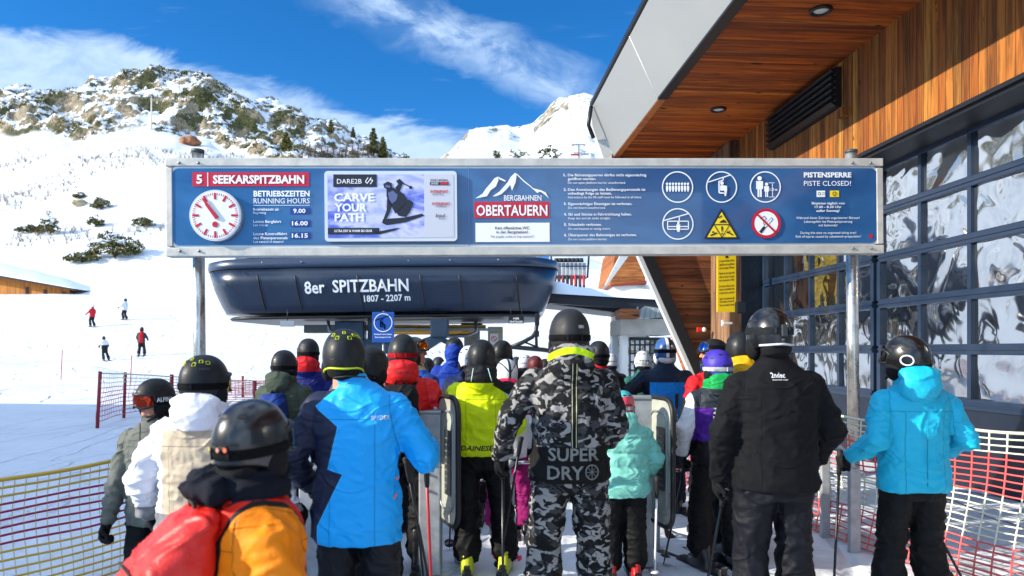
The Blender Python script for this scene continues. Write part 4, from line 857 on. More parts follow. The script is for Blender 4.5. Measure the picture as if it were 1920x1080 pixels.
m = MB(); m.box((ax+.08+.13, .6, bz_/2), (.18, .6, bz_)); m.build('jamb', mat('white_paint', '#dcdcd8'), o)
m = MB(); m.box((ax+.13, 2.2, bz_/2), (.2, .3, bz_)); m.build('jamb', mat('white_paint', '#dcdcd8'), o)
m = MB(); (cx_, cz_), (dx_, dz_) = q(1186, 632), q(1262, 700)
m.box(((cx_+dx_)/2, .5, cz_-.05), (dx_-cx_, .1, .1))
for i in range(9): m.box((cx_+(dx_-cx_)*i/8, .5, cz_/2), (.05, .06, cz_))
for i in range(5): m.box(((cx_+dx_)/2, .5, cz_-.25-.28*i), (dx_-cx_, .05, .05))
m.build('lattice_door', mat('door_dark', '#1c2426', .5), o)
m = MB(); m.box(((cx_+dx_)/2, .8, cz_/2), (dx_-cx_, .04, cz_)); m.build('door_glass', mat('pale_glass', '#b9c0ba', .2), o)
(ax, az), (bx, bz_) = q(1160, 580), q(1194, 598); m = MB(); m.box(((ax+bx)/2, .2, (az+bz_)/2), (bx-ax, 1.2, az-bz_-.01)); m.build('timber_end', w_end, o)
m = MB()
for i in range(6): x = q(1192+i*10, 0)[0]; m.tube([(x, -.4, q(0, 577+i*.8)[1]), (x-.12, -.3, q(0, 598)[1]+.02)], .025, 6)
m.prism([(q(1182, 0)[0], q(0, 592)[1]), (q(1206, 0)[0], q(0, 575)[1]), (q(1240, 0)[0], q(0, 580)[1]), (q(1235, 0)[0], q(0, 596)[1]), (q(1206, 0)[0], q(0, 598)[1])], -.3, -.2); m.build('vent_frame', mat('vent_grey', '#8d9698', .5), o)
o = empty('snowy_retaining_wall', (0, 0, 0), label='snow crusted stone wall leading to the entrance block', cat='wall')
a = at(1135, HZ, 30); b = at(1172, HZ, 23.5); m = MB(); Pn = []
for i in range(30):
    for j in range(14):
        u = i/29; p = a.lerp(b, u); Pn.append((p.x, p.y, j/13*(3.1-.2*u)))
Pn = np.array(Pn); Pn[:, 0] += .12*fbm(Pn*2.2, 4); m.add([tuple(p) for p in Pn], [(i*14+j, i*14+j+1, (i+1)*14+j+1, (i+1)*14+j) for i in range(29) for j in range(13)], 0, True)
m.add([(a.x, a.y, 0), (a.x, a.y, 3.1), (a.x+1, a.y, 3.1), (a.x+1, a.y, 0), (b.x, b.y, 0), (b.x, b.y, 2.9), (b.x+.8, b.y, 2.9), (b.x+.8, b.y, 0)], [(0, 3, 2, 1), (1, 2, 6, 5), (4, 5, 6, 7)])
m.build('wall', mat('snowy_stone', '#cfc9bb', .8, colfn=lambda t: t.mix(t.mapr(t.noise(t.coord(), 4, 6, .7), .5, .6), hexc('#e6e8ea'), hexc('#a2906c'))), o)
o = empty('timber_building', (0, 40, 0), label='far timber building with a striped gable seen past the walkway roof', cat='building'); q = lambda px, py, d=40: (at(px, py, d).x, at(px, py, d).z)
m = MB(); m.prism([q(1156, 460), q(1210, 460), q(1210, 527), q(1144, 534)], 0, 6); m.build('wall', wood('far_boards', 'zx', ['#a8602a', '#b8723a', '#94501f', '#c27f45'], .22), o)
m = MB(); m.prism([q(1144, 534), q(1212, 526), q(1212, 533), q(1147, 537)], -.1, 6.2); m.build('band', mat('band_red', '#7c2f18', .7), o)
m = MB(); m.prism([q(1150, 536), q(1240, 533), q(1240, 575), q(1168, 575)], .1, 6); m.build('plinth', mat('render_cream', '#d8d6ce', .8), o)
for k in range(6):
    m = MB(); a = at(1190-k*3.6, 462, 36); b = at(1138-k*2.2+4, 528+k*3, 36); m.tube([a-o.location, b-o.location], .045, 6); m.build('roof_cable', mat('cable_grey', '#c5c6c2', .5), o)
m = MB(); q2 = lambda px, py: q(px, py, 40); m.prism([q2(1196, 540), q2(1212, 538), q2(1212, 566), q2(1198, 562)], -.2, .3); m.build('shutter', mat('shutter_grey', '#8b8f90', .6), o)

def chair8(px0, px1, pyt, pyb, d, label):
    o = empty('lift_chair', at((px0+px1)/2, pyb, d), label=label, cat='chair'); s = d/F; W = (px1-px0)*s
    m = MB(); m.box((0, 0, 0), (W, .5, .10), bev=.03); m.build('seat', mat('chair_grey', '#7e858c', .6), o)
    for i in range(8):
        m = MB(); x = -W/2+W*(i+.5)/8; m.box((x, .22, .42), (W/8*.86, .08, .72), bev=.03, rot=None); m.build('backrest', mat('chair_red_grey', '#8f3b3b' if i % 3 == 0 else '#9ba0a4', .6) if False else mat('back_grey', '#9ba0a4', .6), o)
    m = MB(); m.tube([(-W/2-.05, .1, 0), (-W/2-.12, .1, 1.1), (-W/2+.25, .1, 1.45), (W/2-.25, .1, 1.45), (W/2+.12, .1, 1.1), (W/2+.05, .1, 0)], .05, 8); m.tube([(-W/2, -.35, .55), (W/2, -.35, .55)], .03, 6); m.build('frame', darkst, o)
    m = MB(); m.tube([(0, .1, 1.45), (.15, .1, 1.8), (.5, .1, 1.95), (.45, .1, 2.5), (.4, .1, 3.2)], .05, 8); m.build('hanger', darkst, o)
    m = MB()
    for i in range(7): m.tube([(-W/2+W*(i+.7)/8, .05, .8), (-W/2+W*(i+.7)/8, .05, 1.0)], [.13, .10], 8)
    m.build('headrests', mat('headrest_black', '#15171a', .6), o)
    return o, W
chO, chW = chair8(1038, 1100, 486, 521, 36, 'grey eight-seat lift chair with riders arriving beside the canopy')
m = MB(); m.prism([(-.9, .6), (-.35, .55), (-.3, 1.9), (-.85, 1.9)], .5, .53, M=Matrix.Translation(at(1044, 510, 34)-Vector((0, 0, .0)))); o = m.build('blue_banner', mat('banner_blue', '#2f7fc8', .5)); tag(o, 'blue banner seen above the walkway roof next to the lift chair', 'banner')
for k, c in enumerate(['#15171c', '#7a1f24', '#20242c', '#15171c', '#b02028', '#181c22', '#a81c24']):
    p = chO.location+Vector((-chW/2+chW*(k+.7)/8, -.35, -.05)); o = empty('rider_legs', p, label='dangling booted legs of the %s rider from the left on the arriving chair' % ('first', 'second', 'third', 'fourth', 'fifth', 'sixth', 'seventh')[k], cat='person', group='riders on the arriving chair')
    for sx_ in (-.09, .09):
        m = MB(); m.capsule((sx_, .3, .12), (sx_, 0, .08), .085, .075, seg=8); m.capsule((sx_, 0, .08), (sx_, -.03, -.32), .075, .06, seg=8); m.build('leg', mat('rider'+c, c, .7), o)
        m = MB(); m.capsule((sx_, -.02, -.36), (sx_, -.03, -.50), .07, .06, seg=8); m.box((sx_, -.10, -.52), (.10, .3, .1), bev=.02); m.build('boot', mat('rider_boot', '#1a1a1e', .5), o)

# small blue instruction sign
o = empty('instruction_sign', (at(718.5, HZ, 11).x, 11, 0), label='small blue instruction sign with a chairlift pictogram on a pole in the crowd', cat='sign'); s = 11/F; zc = lambda py: EYE+(HZ-py)*s
m = MB(); m.box((0, 0, (zc(585)+zc(642))/2), (41*s, .02, zc(585)-zc(642)), bev=.005); pn = m.build('panel', mat('sign_blue_small', '#1450a8', .35), o)
m = MB(); m.tube([(0, .03, 0), (0, .03, zc(583))], .02, 8); m.build('pole', steel, o)
m = MB(); n_ = 32; v = [(r_*s*math.cos(2*math.pi*i/n_), -.013, zc(605)+r_*s*math.sin(2*math.pi*i/n_)) for r_ in (17.5, 16) for i in range(n_)]; m.add(v, [(i, (i+1) % n_, n_+(i+1) % n_, n_+i) for i in range(n_)])
def sl(a, b, wd):
    a = Vector(((a[0]-718.5)*s, zc(a[1]))); b = Vector(((b[0]-718.5)*s, zc(b[1]))); n = (b-a).normalized(); q = Vector((-n.y, n.x))*wd*s/2
    m.add([(p.x, -.014, p.y) for p in (a+q, b+q, b-q, a-q)], [(0, 1, 2, 3)]); m.add([(p.x, -.014, p.y) for p in (a-q, b-q, b+q, a+q)], [(0, 1, 2, 3)])
sl((703, 601), (732, 591), 1.3); sl((718, 596), (718, 599), 1.3); sl((718, 599), (713, 601), 1.3); sl((713.5, 600), (713.5, 612), 2); sl((713, 612), (720, 613), 2); sl((717, 603), (717, 609), 3); sl((716, 609), (722, 609), 2.6); sl((721.5, 609), (721.5, 617), 2)
for s_, yy, wd in (('Rucksack vorne halten', 628, 16.5), ('Keep backpack in front', 633.5, 15)): put_text(m, s_, -wd*s, wd*s, zc(yy), 3*s, .015, fn=lambda x, z: (x, -.014, z))
m.build('lettering', whitem, pn)

# ---------------------------------------------------------------- nets
def net(name, top, bot, rows, cols, cmat, rc, label, group=None, r=.004, vr=None, posts=(), sag=.0, lean=0, vm=None):
    """top/bot: polylines; rc(j) -> material index of row j; verticals coloured by height"""
    o = empty(name, (0, 0, 0), label=label, cat='safety net', group=group)
    def pol(P, u):
        L = [0]
        for a, b in zip(P, P[1:]): L.append(L[-1]+(Vector(b)-Vector(a)).length)
        t = u*L[-1]
        for k in range(len(P)-1):
            if t <= L[k+1]+1e-9: return Vector(P[k]).lerp(Vector(P[k+1]), (t-L[k])/max(1e-6, L[k+1]-L[k]))
        return Vector(P[-1])
    def pt(u, v):
        a = pol(top, u); b = pol(bot, u); p = a.lerp(b, v); n = (Vector(top[-1])-Vector(top[0])).cross(Vector((0, 0, 1))).normalized()
        w_ = math.sin(u*23)*.02+math.sin(u*7+v*5)*.03+math.sin(v*6+u*3)*.02
        return p+n*w_+Vector((0, 0, -sag*abs(math.sin(u*math.pi*max(1, len(posts)-1)))*(1-v)+math.sin(u*31+v*9)*.004))
    mbs = {}
    for j in range(rows+1):
        k = rc(j/rows); mb = mbs.setdefault(k, MB()); rr_ = r*(2.2 if j == 0 else 1.25)
        mb.tube([pt(i/(cols*2), j/rows) for i in range(cols*2+1)], rr_, 4, 0, cap=False, smooth=True)
    for i in range(cols+1):
        for j in range(rows):
            k = rc((j+.5)/rows); mb = mbs.setdefault(k, MB()); jit = .0
            mb = mbs.setdefault(vm if vm is not None else k, MB()); mb.tube([pt(i/cols, j/rows), pt(i/cols, (j+1)/rows)], vr or r, 4, 0, cap=False, smooth=True)
    for k, mb in sorted(mbs.items()): mb.build('netting', cmat[k], o)
    for (a, b, pr, pm) in posts: m = MB(); m.tube([a, b], pr, 10); m.build('post', pm, o)
    return o
net_y = mat('net_yellow', '#d0ae3e', .6); net_c = mat('net_cream', '#dcd3b4', .6); net_m = mat('net_magenta', '#a01848', .55); net_o = mat('net_orange', '#e05a58', .5); net_w = mat('net_white', '#dcdcc4', .55); net_r = mat('net_red', '#cf5468', .55)
redpost = mat('post_red', '#8c1722', .5)
net('safety_net', [(-4.6, 3.0, .83), (-3.31, 4.6, .80), (-2.87, 5.5, .82), (-2.3, 6.6, .86)], [(-4.6, 3.0, .0), (-3.31, 4.6, .0), (-2.87, 5.5, .0), (-2.3, 6.6, .0)], 15, 60, [net_y, net_m, net_c], lambda v: 0 if v < .17 else (1 if v < .58 else 0), 'yellow and magenta safety net on the shaded snow beside the queue', r=.0064, vr=.0042, vm=2,
    posts=[((-4.62, 3.0, -.1), (-4.62, 3.0, .9), .02, redpost), ((-2.3, 6.6, -.1), (-2.3, 6.6, .95), .018, redpost)], sag=.0)
rb = lambda v: 0 if v < .14 else (1 if v < .42 else (0 if v < .72 else 1))
net('safety_net', [(2.62, 6.75, 1.13), (2.92, 5.95, 1.06), (3.45, 4.8, 1.08), (4.15, 3.7, 1.14)], [(2.62, 6.75, .02), (2.86, 5.95, .02), (3.35, 4.8, .02), (4.0, 3.7, .02)], 22, 27, [net_w, net_o], rb, 'orange and white safety net along the foot of the glazed wall', r=.0052, vr=.0075, posts=[((2.62, 6.8, -.1), (2.62, 6.8, 1.2), .02, redpost), ((4.2, 3.65, -.1), (4.2, 3.65, 1.2), .02, redpost)])
net('safety_net', [(1.98, 9.0, 1.08), (2.3, 7.9, 1.02), (2.6, 6.9, 1.1)], [(1.98, 9.0, .02), (2.3, 7.9, .02), (2.6, 6.9, .02)], 22, 17, [net_w, net_r], lambda v: 0 if v < .5 else 1, 'pink and white safety net behind the person in the blue square jacket', r=.006, vr=.007, posts=[((1.96, 9.05, -.1), (1.96, 9.05, 1.2), .02, redpost)])
Pa, Pb, Pc, Pd = at(182, 803, 14.9), at(232, 770, 17.2), at(322, 748, 19.5), at(545, 742, 21)
tp = [at(188, 700, 14.9), at(235, 701, 17.2), at(322, 706, 19.5), at(545, 724, 21)]
def gsnap(p, dz=0): p = p.copy(); p.z = gz_at(p.x, p.y)+dz; return p
net('slope_net', tp, [gsnap(p, .12) for p in (Pa, Pb, Pc, Pd)], 10, 36, [net_c, net_r], lambda v: 0 if v < .3 else 1, 'distant pink slope net with red posts at the edge of the shade', r=.007, vr=.005,
    posts=[(gsnap(Pa, -.1), tp[0]+Vector((0, 0, .04)), .035, redpost), (gsnap(Pb, -.1), tp[1]+Vector((0, 0, .04)), .035, redpost), (gsnap(Pc, -.1), tp[2]+Vector((0, 0, .06)), .05, redpost), (gsnap(at(478, 0, 20.4)), at(478, 714, 20.4), .05, redpost)])
net('slope_net', [at(400, 712, 24), at(545, 716, 25)], [gsnap(at(400, 0, 24), .1), gsnap(at(545, 0, 25), .1)], 8, 22, [net_c, net_o], lambda v: 1, 'low orange slope net right behind the pink slope net', r=.008, posts=[(gsnap(at(455, 0, 24.4)), at(455, 705, 24.4), .04, redpost)])

# ---------------------------------------------------------------- queue gates and rails
gm = mat('gate_grey', '#a4a8ac', .42, .2, var=.18, vscale=9, bump=.15); gpl = mat('gate_panel_clear', '#a4a79c', .3, coat=.2, var=.15, vscale=3); gbl = mat('gate_rubber', '#0e0f11', .5)
def gate_(x, y, zt2, px0, tilt, label, pw=.17, L=.42, z0=.36, z1=1.3, side=1, group='queue gates'):
    o = empty('queue_gate', (x, y, 0), label=label, cat='gate', group=group)
    m = MB(); m.box((0, 0, zt2/2), (.16, .15, zt2), bev=.012); post = m.build('post', gm, o)
    m = MB(); m.box((0, -.0, zt2+.012), (.18, .17, .025), bev=.008); m.build('cap', mat('gate_light', '#9a9ea0', .4, .5), post)
    m = MB()
    for z in (.62, .74, .95): m.tube([(.0, -.078, z), (.0, -.09, z)], [.012, .010], 8)
    m.box((0, -.079, .80), (.162, .006, .006)); m.build('bolts', steel, post)
    M = Matrix.Translation((px0, .02, 0)) @ Matrix.Rotation(R(tilt), 4, 'Z')
    P_ = rrect(0, L, z0, z1, .12, 8); m = MB(); m.prism(P_, -.012, .012, M=M); pn = m.build('swing_panel', gpl, o)
    m = MB(); m.tube([M @ Vector((a, 0, b)) for a, b in P_], .020, 8, closed=True); m.build('rubber_edge', gbl, pn)
    m = MB(); P4 = rrect(.07, L-.07, z0+.1, z1-.1, .08, 8); m.tube([M @ Vector((a, -.014, b)) for a, b in P4], .010, 6, closed=True); m.build('inner_bead', mat('gate_light', '#9a9ea0'), pn)
    m = MB(); m.box((.26, -.022, .85), (.13, .004, .46), M=M); bd_ = m.build('printed_plate', mat('plate_dark', '#34373a', .3), pn)
    m = MB()
    for k in range(9): m.box((.26, -.026, .66+k*.045), (.12-.02*(k % 3), .003, .010), M=M)
    m.build('print_rows', mat('plate_print', '#6f716c', .4), bd_)
    m = MB(); m.tube([(px0*.3, 0, z1-.1), (px0, .02, z1-.1)], .025, 10); m.tube([(px0*.3, 0, z0+.35), (px0, .02, z0+.35)], .025, 10); m.build('hinge_arm', gm, o)
    return o
gate_(-.60, 5.25, 1.18, .06, -66, 'grey gate post with rounded swing panel left of the yellow jacket', z0=.41, z1=1.31)
gate_(.99, 5.45, 1.27, .055, -76, 'grey gate post with rounded swing panel right of the mint jacket', z0=.36, z1=1.29)
gate_(-1.46, 5.2, .78, .10, 80, 'short grey gate post mostly hidden by the bright blue jacket', L=.3, z0=.3, z1=.75)
chrome = mat('chrome_bar', '#c9ccd0', .2, 1.)
for (x0, x1, y, lb) in ((-.40, -.12, 5.4, 'chrome turnstile bar beside the legs of the yellow jacket wearer'), (1.18, 1.44, 5.8, 'chrome turnstile bar left of the purple jacket wearer'), (-.02, .16, 6.2, 'chrome turnstile bar behind the yellow jacket wearer'), (-1.70, -1.52, 5.3, 'chrome turnstile bar left of the bright blue jacket wearer')):
    o = empty('turnstile_bar', (x0, y, .66), label=lb, cat='turnstile', group='chrome turnstile bars'); m = MB(); m.tube([(0, 0, 0), (x1-x0, -.02, .01)], .017, 12); m.build('bar', chrome, o)
    m = MB(); m.tube([(0, -.05, 0), (0, .05, 0)], .035, 12); m.build('hub', gm, o); m = MB(); m.box((0, .12, -.33), (.09, .09, .66), bev=.01); m.box((0, .08, .0), (.08, .14, .06)); m.build('stand', gm, o)
o = empty('queue_railing', (2.77, 6.0, 0), label='grey tubular railing with an arched top left of the right sign post', cat='railing')
m = MB(); m.box((.02, -.2, .33), (.085, .06, .70), bev=.008); m.build('post', gm, o); m = MB(); m.box((-.02, .25, .40), (.075, .05, .84), bev=.008); m.build('post', gm, o)
m = MB(); m.tube([(-.02, .25, .80), (-.015, .22, .845), (-.0, .12, .85), (.015, -.1, .77), (.02, -.2, .67)], .026, 10); m.build('top_rail', gm, o)
# ---------------------------------------------------------------- people
def soft_union(mb, voxel, smooth=2, wr=0., seed=0., zlim=None, fn=None, name='m', mats=None, wscale=1.):
    """one continuous surface round all the volumes of mb, with cloth folds pressed in"""
    me = bpy.data.meshes.new('tmp'); me.from_pydata(mb.v, [], mb.f); me.update()
    o = bpy.data.objects.new('tmp', me); col.objects.link(o)
    r_ = o.modifiers.new('r', 'REMESH'); r_.mode = 'VOXEL'; r_.voxel_size = voxel; r_.use_smooth_shade = True
    if smooth: s_ = o.modifiers.new('s', 'SMOOTH'); s_.factor = .5; s_.iterations = smooth
    dg = bpy.context.evaluated_depsgraph_get(); out = bpy.data.meshes.new_from_object(o.evaluated_get(dg)); out.name = name
    bpy.data.objects.remove(o); bpy.data.meshes.remove(me)
    n = len(out.vertices); P = np.empty(n*3); out.vertices.foreach_get('co', P); P = P.reshape(-1, 3)
    if wr > 0:
        N = np.empty(n*3); out.vertices.foreach_get('normal', N); N = N.reshape(-1, 3)
        Q = P*wscale+seed; wp = np.stack([pnoise(Q*3.1), pnoise(Q*3.1+9), pnoise(Q*3.1+21)], 1)*.16
        a = pnoise((Q+wp)*[5, 5, 9.5]); fold = (1-np.abs(a)*2.6).clip(-.4, 1); fold = fold**2*np.sign(fold)
        b = pnoise((Q+wp)*[10, 10, 17]+5); f2 = (1-np.abs(b)*2.4).clip(0, 1)**2
        big = pnoise(Q*[3, 3, 3.4]+3)
        k = np.ones(n)
        if fn is not None: k = fn(P)
        P = P+N*((fold*1.0+f2*.6+big*.9-.45)*wr*1.25*k)[:, None]
        out.vertices.foreach_set('co', P.ravel()); out.update()
    if mats:
        for m in (mats if isinstance(mats, (list, tuple)) else [mats]): out.materials.append(m)
    return out
def cloth(name, color, rough=.78, sheen=.0, var=.10, colfn=None, spec=.25, weave=900., coat=0.):
    if name in _mats: return _mats[name]
    seam = name.split('_')[0] in ('jacket', 'parka', 'softshell', 'crowd')
    def seams(t):
        x, y, z = t.sep(t.coord()); ax = t.m('ABSOLUTE', x); e = .0032
        a_ = t.m('MULTIPLY', band(t, z, 1.335, 1.335+e, .0012), t.mapr(ax, .20, .19)); b_ = t.m('MULTIPLY', band(t, t.m('ADD', ax, t.m('MULTIPLY', t.m('SUBTRACT', z, 1.3), .18)), .196, .196+e, .0012), t.m('MULTIPLY', t.mapr(z, 1.14, 1.16), t.mapr(z, 1.46, 1.45)))
        c_ = t.m('MULTIPLY', band(t, ax, .112, .112+e, .0012), t.mapr(z, 1.332, 1.328)); return t.m('MAXIMUM', t.m('MAXIMUM', a_, b_), c_)
    base_fn = colfn
    if seam: colfn = lambda t: t.mix(t.m('MULTIPLY', seams(t), .5), (base_fn(t) if base_fn else hexc(color)), hexc('#050608'))
    m = mat(name, color, rough, spec=spec, sheen=sheen, colfn=colfn, coat=coat); t = NT(m.node_tree); b = m.node_tree.nodes['Principled BSDF']
    oc = t.coord(); h = t.m('ADD', t.m('MULTIPLY', t.noise(oc, weave*.25, 2, .6), .25), t.m('MULTIPLY', t.noise(t.mapping(oc, (1, 1, 1.5)), 26, 5, .6, .6), 1.))
    n_ = t.m('ABSOLUTE', t.m('SUBTRACT', t.noise(t.mapping(oc, (1, 1, 1.9), rot=(0, .35, 0)), 2.6, 1, .4, 1.3), .5)); h = t.m('ADD', h, t.m('MULTIPLY', t.mapr(n_, .075, .0), 1.5))
    if seam: h = t.m('SUBTRACT', h, t.m('MULTIPLY', seams(t), 1.2))
    t.L.new(t.bump(h, .45, .010), b.inputs['Normal'])
    if not colfn and var > 0:
        k = t.mapr(t.noise(oc, 9, 3, .6), .3, .7, 1-var, 1+var); mx = t.n('ShaderNodeVectorMath', operation='SCALE'); mx.inputs[0].default_value = hexc(color)[:3]; t.L.new(k, mx.inputs['Scale']); t.L.new(mx.outputs[0], b.inputs['Base Color'])
    return m
def band(t, v, a, b, e=.002): return t.m('MULTIPLY', t.mapr(v, a-e, a+e), t.mapr(v, b+e, b-e))
skin = mat('skin', '#c98f74', .55, spec=.35, var=.08, vscale=30, bump=.12, bscale=150, bdist=.001); skin.node_tree.nodes['Principled BSDF'].inputs['Subsurface Weight'].default_value = .12
skin.node_tree.nodes['Principled BSDF'].inputs['Subsurface Radius'].default_value = (.02, .008, .005)
lipm = mat('lips', '#a8605a', .5); eyew = mat('eye_white', '#e6e2dc', .2); eyei = mat('iris', '#2a1c14', .15)
HC = Vector((0, 0, 1.655))                              # head centre of the 1.80 m figure (helmet top at 1.80)
HR = (.110, .136, .140)
def helm_pt(az, lat, off=0.):
    """az 0 = front (+y), 90 = right (+x); degrees"""
    a = R(az); l = R(lat); c = math.cos(l); k = 1.0
    rx, ry, rz = HR[0]+off, HR[1]+off, HR[2]+off
    if lat < 0: c = max(.55, math.cos(l*.62)); z = rz*math.sin(l)*.92
    else: c = math.cos(l)**.88; z = rz*math.sin(l)
    return Vector((rx*c*math.sin(a), ry*c*math.cos(a)-.004, z))
def lowlat(az):
    a = abs((az+180) % 360-180)                        # 0 front, 180 back
    return float(np.interp(a, [0, 40, 58, 75, 100, 118, 140, 180], [8, 4, -8, -40, -42, -34, -30, -32]))
def helmet_mesh(name, mats, vents='slots', rim=True, brim=0.):
    """mats: shell, dark (vents, pads), trim"""
    mb = MB(); na, nl = 56, 15; v = []
    for j in range(nl):
        for i in range(na):
            az = 360*i/na; lo = lowlat(az); lat = 88-(88-lo)*(j/(nl-1))**.92; v.append(helm_pt(az, lat))
    vi = []
    for j in range(nl):
        for i in range(na):
            az = 360*i/na; lo = lowlat(az); lat = 88-(88-lo)*(j/(nl-1))**.92; vi.append(helm_pt(az, lat, -.024))
    f = [(j*na+i, (j+1)*na+i, (j+1)*na+(i+1) % na, j*na+(i+1) % na) for j in range(nl-1) for i in range(na)]; T = len(v)
    fi = [(T+a, T+d, T+c, T+b) for a, b, c, d in f]; rimf = [((nl-1)*na+i, T+(nl-1)*na+i, T+(nl-1)*na+(i+1) % na, (nl-1)*na+(i+1) % na) for i in range(na)]
    mb.add(v+vi, f+fi+rimf+[tuple(range(na)), ], 0, True)
    if rim: mb.tube([helm_pt(360*i/na, lowlat(360*i/na)+1.5, .001) for i in range(na)], .0055, 6, 2, closed=True)
    def vent(az, lat, w_, h_, m_=1):
        w_ *= 1.25; h_ *= 1.25
        P_ = []
        for k in range(10): a = 2*math.pi*k/10; P_.append(helm_pt(az+w_*math.cos(a), lat+h_*math.sin(a), .0015))
        mb.add(P_, [tuple(range(9, -1, -1))], m_)
    if vents == 'slots':
        for az in (150, 170, -170, -150): vent(az, 4, 7, 2.4)
        for az in (138, 180, -138): vent(az, 44, 9, 3.2)
        for az in (70, 100, -70, -100): vent(az, 30, 9, 3.0)
    elif vents == 'ports':
        for az in (150, 172, -172, -150): vent(az, -6, 6, 2.0)
        for az, lat in ((160, 40), (-160, 40), (140, 48), (-140, 48), (178, 56), (120, 44)):
            w_, h_ = 5.5, 4.; mb.tube([helm_pt(az+a*w_, lat+b*h_, .002) for a, b in ((-1, -1), (1, -1), (1, 1), (-1, 1))], .0024, 4, 2, closed=True)
    return mb.mesh(name, mats)
def pads_mesh(m_):
    mb = MB()
    for s_ in (-1, 1): mb.ell((s_*.084, .012, -.068), (.032, .052, .066)); mb.capsule((s_*.085, .03, -.10), (s_*.03, .075, -.145), .009, .008)
    mb.ell((0, -.072, -.075), (.085, .055, .055)); return mb.mesh('ear_pads', m_)
def strap_mesh(m_, lat0, lat1, a0=40, a1=320, off=.004, mi=0):
    mb = MB(); n = 44; v = []
    for i in range(n+1):
        az = a0+(a1-a0)*i/n
        for l in (lat0, (lat0+lat1)/2, lat1): v.append(helm_pt(az, l, off+(.0015 if l not in (lat0, lat1) else 0)))
    mb.add(v, [(i*3+j, i*3+j+1, (i+1)*3+j+1, (i+1)*3+j) for i in range(n) for j in (0, 1)], 0, True)
    mb.add(v, [(i*3+j, (i+1)*3+j, (i+1)*3+j+1, i*3+j+1) for i in range(n) for j in (0, 1)], 0, True)
    for az in (160, 200): mb.box(helm_pt(az, (lat0+lat1)/2, off+.002), (.010, .006, .032), 0, rot=rotm(0, 0, -az))
    return mb.mesh('strap', m_)
def goggle(parent, M, lens, frame, strap, lift=0., wide=True):
    g = bpy.data.objects.new('goggles', None); col.objects.link(g); g.parent = parent; g.matrix_local = M
    lat0, lat1 = -25+lift, 16+lift
    mb = MB(); n = 26; nr = 7; v = []
    for i in range(n+1):
        az = -62+124*i/n; e = abs(az)/62
        for j in range(nr):
            l = lat0+8*e**3+(lat1-lat0-14*e**3)*j/(nr-1); nose = 9*math.exp(-(az/11)**2)*(1-j/(nr-1)); p = helm_pt(az, max(-30, l*.9)+nose, .004+.012*(1-e**4)); v.append(Vector((p.x*.93, p.y*.98, p.z)))
    mb.add(v, [(i*nr+j, i*nr+j+1, (i+1)*nr+j+1, (i+1)*nr+j) for i in range(n) for j in range(nr-1)], 0, True)
    mb.add(v, [(i*nr+j, (i+1)*nr+j, (i+1)*nr+j+1, i*nr+j+1) for i in range(n) for j in range(nr-1)], 0, True)
    link('lens', mb.mesh('lens', lens), g)
    lp = [v[i*nr] for i in range(n+1)]+[v[n*nr+j] for j in range(1, nr)]+[v[i*nr+nr-1] for i in range(n-1, -1, -1)]+[v[j] for j in range(nr-2, 0, -1)]
    mb = MB(); mb.tube(lp, .0085, 6, 0, closed=True); link('frame', mb.mesh('frame', frame), g)
    link('strap', strap_mesh(strap, lat0+8+lift*.2, lat0+23+lift*.2, 58, 302), g); return g
# head with a face, shared
def head_parts(mb, M):
    sub = MB()
    sub.ell((0, -.008, .02), (.076, .094, .104), seg=24, rings=16); sub.ell((0, .026, -.045), (.060, .066, .082), seg=20, rings=12); sub.ell((0, .078, -.098), (.026, .022, .021)); sub.capsule((0, .090, .012), (0, .113, -.030), .010, .0135)
    sub.ell((.012, .100, -.034), (.009, .010, .008)); sub.ell((-.012, .100, -.034), (.009, .010, .008)); sub.ell((0, .088, -.061), (.025, .014, .008)); sub.ell((0, .086, -.074), (.021, .013, .008))
    for s_ in (-1, 1): sub.ell((s_*.036, .064, -.028), (.028, .026, .026)); sub.ell((s_*.030, .078, .030), (.026, .014, .009)); sub.ell((s_*.078, -.004, -.012), (.010, .020, .032)); sub.capsule((s_*.05, .0, -.07), (s_*.03, .06, -.095), .03, .022)
    sub.capsule((0, -.005, -.05), (0, -.018, -.20), .056, .060)
    mb.add(sub.v, sub.f, 0, True, M)
def eyes(parent, M):
    for s_ in (-1, 1):
        mb = MB(); mb.ell((s_*.031, .0775, .008), (.0125, .0125, .0115), 0, 12, 8); mb.ell((s_*.031, .0885, .008), (.0055, .003, .0055), 1, 10, 6); link('eye', mb.mesh('eye', [eyew, eyei]), parent, M)
# gloves: fist round a pole, or a relaxed hand; five separate fingers, built once
def glove_mesh(name, m_, curl=1.):
    mb = MB(); mb.ell((0, .004, -.045), (.022, .044, .052), seg=16, rings=10); mb.capsule((0, 0, .045), (0, 0, -.01), .040, .031)
    for i, (y, L) in enumerate(((.032, .036), (.012, .040), (-.009, .037), (-.029, .030))):
        a = Vector((-.002, y, -.082)); p = a
        for k, (ang) in enumerate((38*curl+8, 105*curl+12, 165*curl+16)):
            d = Vector((-math.sin(R(ang)), 0, -math.cos(R(ang)))); q = p+d*L*(.95, .75, .62)[k]; mb.capsule(p, q, .0125-.0012*k, .0118-.0014*k, seg=8); p = q
    mb.capsule((-.006, .036, -.03), (-.022, .056, -.052), .014, .013, seg=8); mb.capsule((-.022, .056, -.052), (-.042, .046, -.072), .013, .011, seg=8)
    return soft_union(mb, .0052, 1, .0012, 3., name=name, mats=m_)
gblack = cloth('glove_black', '#0d0e11', .7); gwhite = cloth('glove_white', '#c9c9c9', .7); ggrey = cloth('glove_grey', '#3c4146', .7); gnavy = cloth('glove_navy', '#121a33', .7)
GL = {}
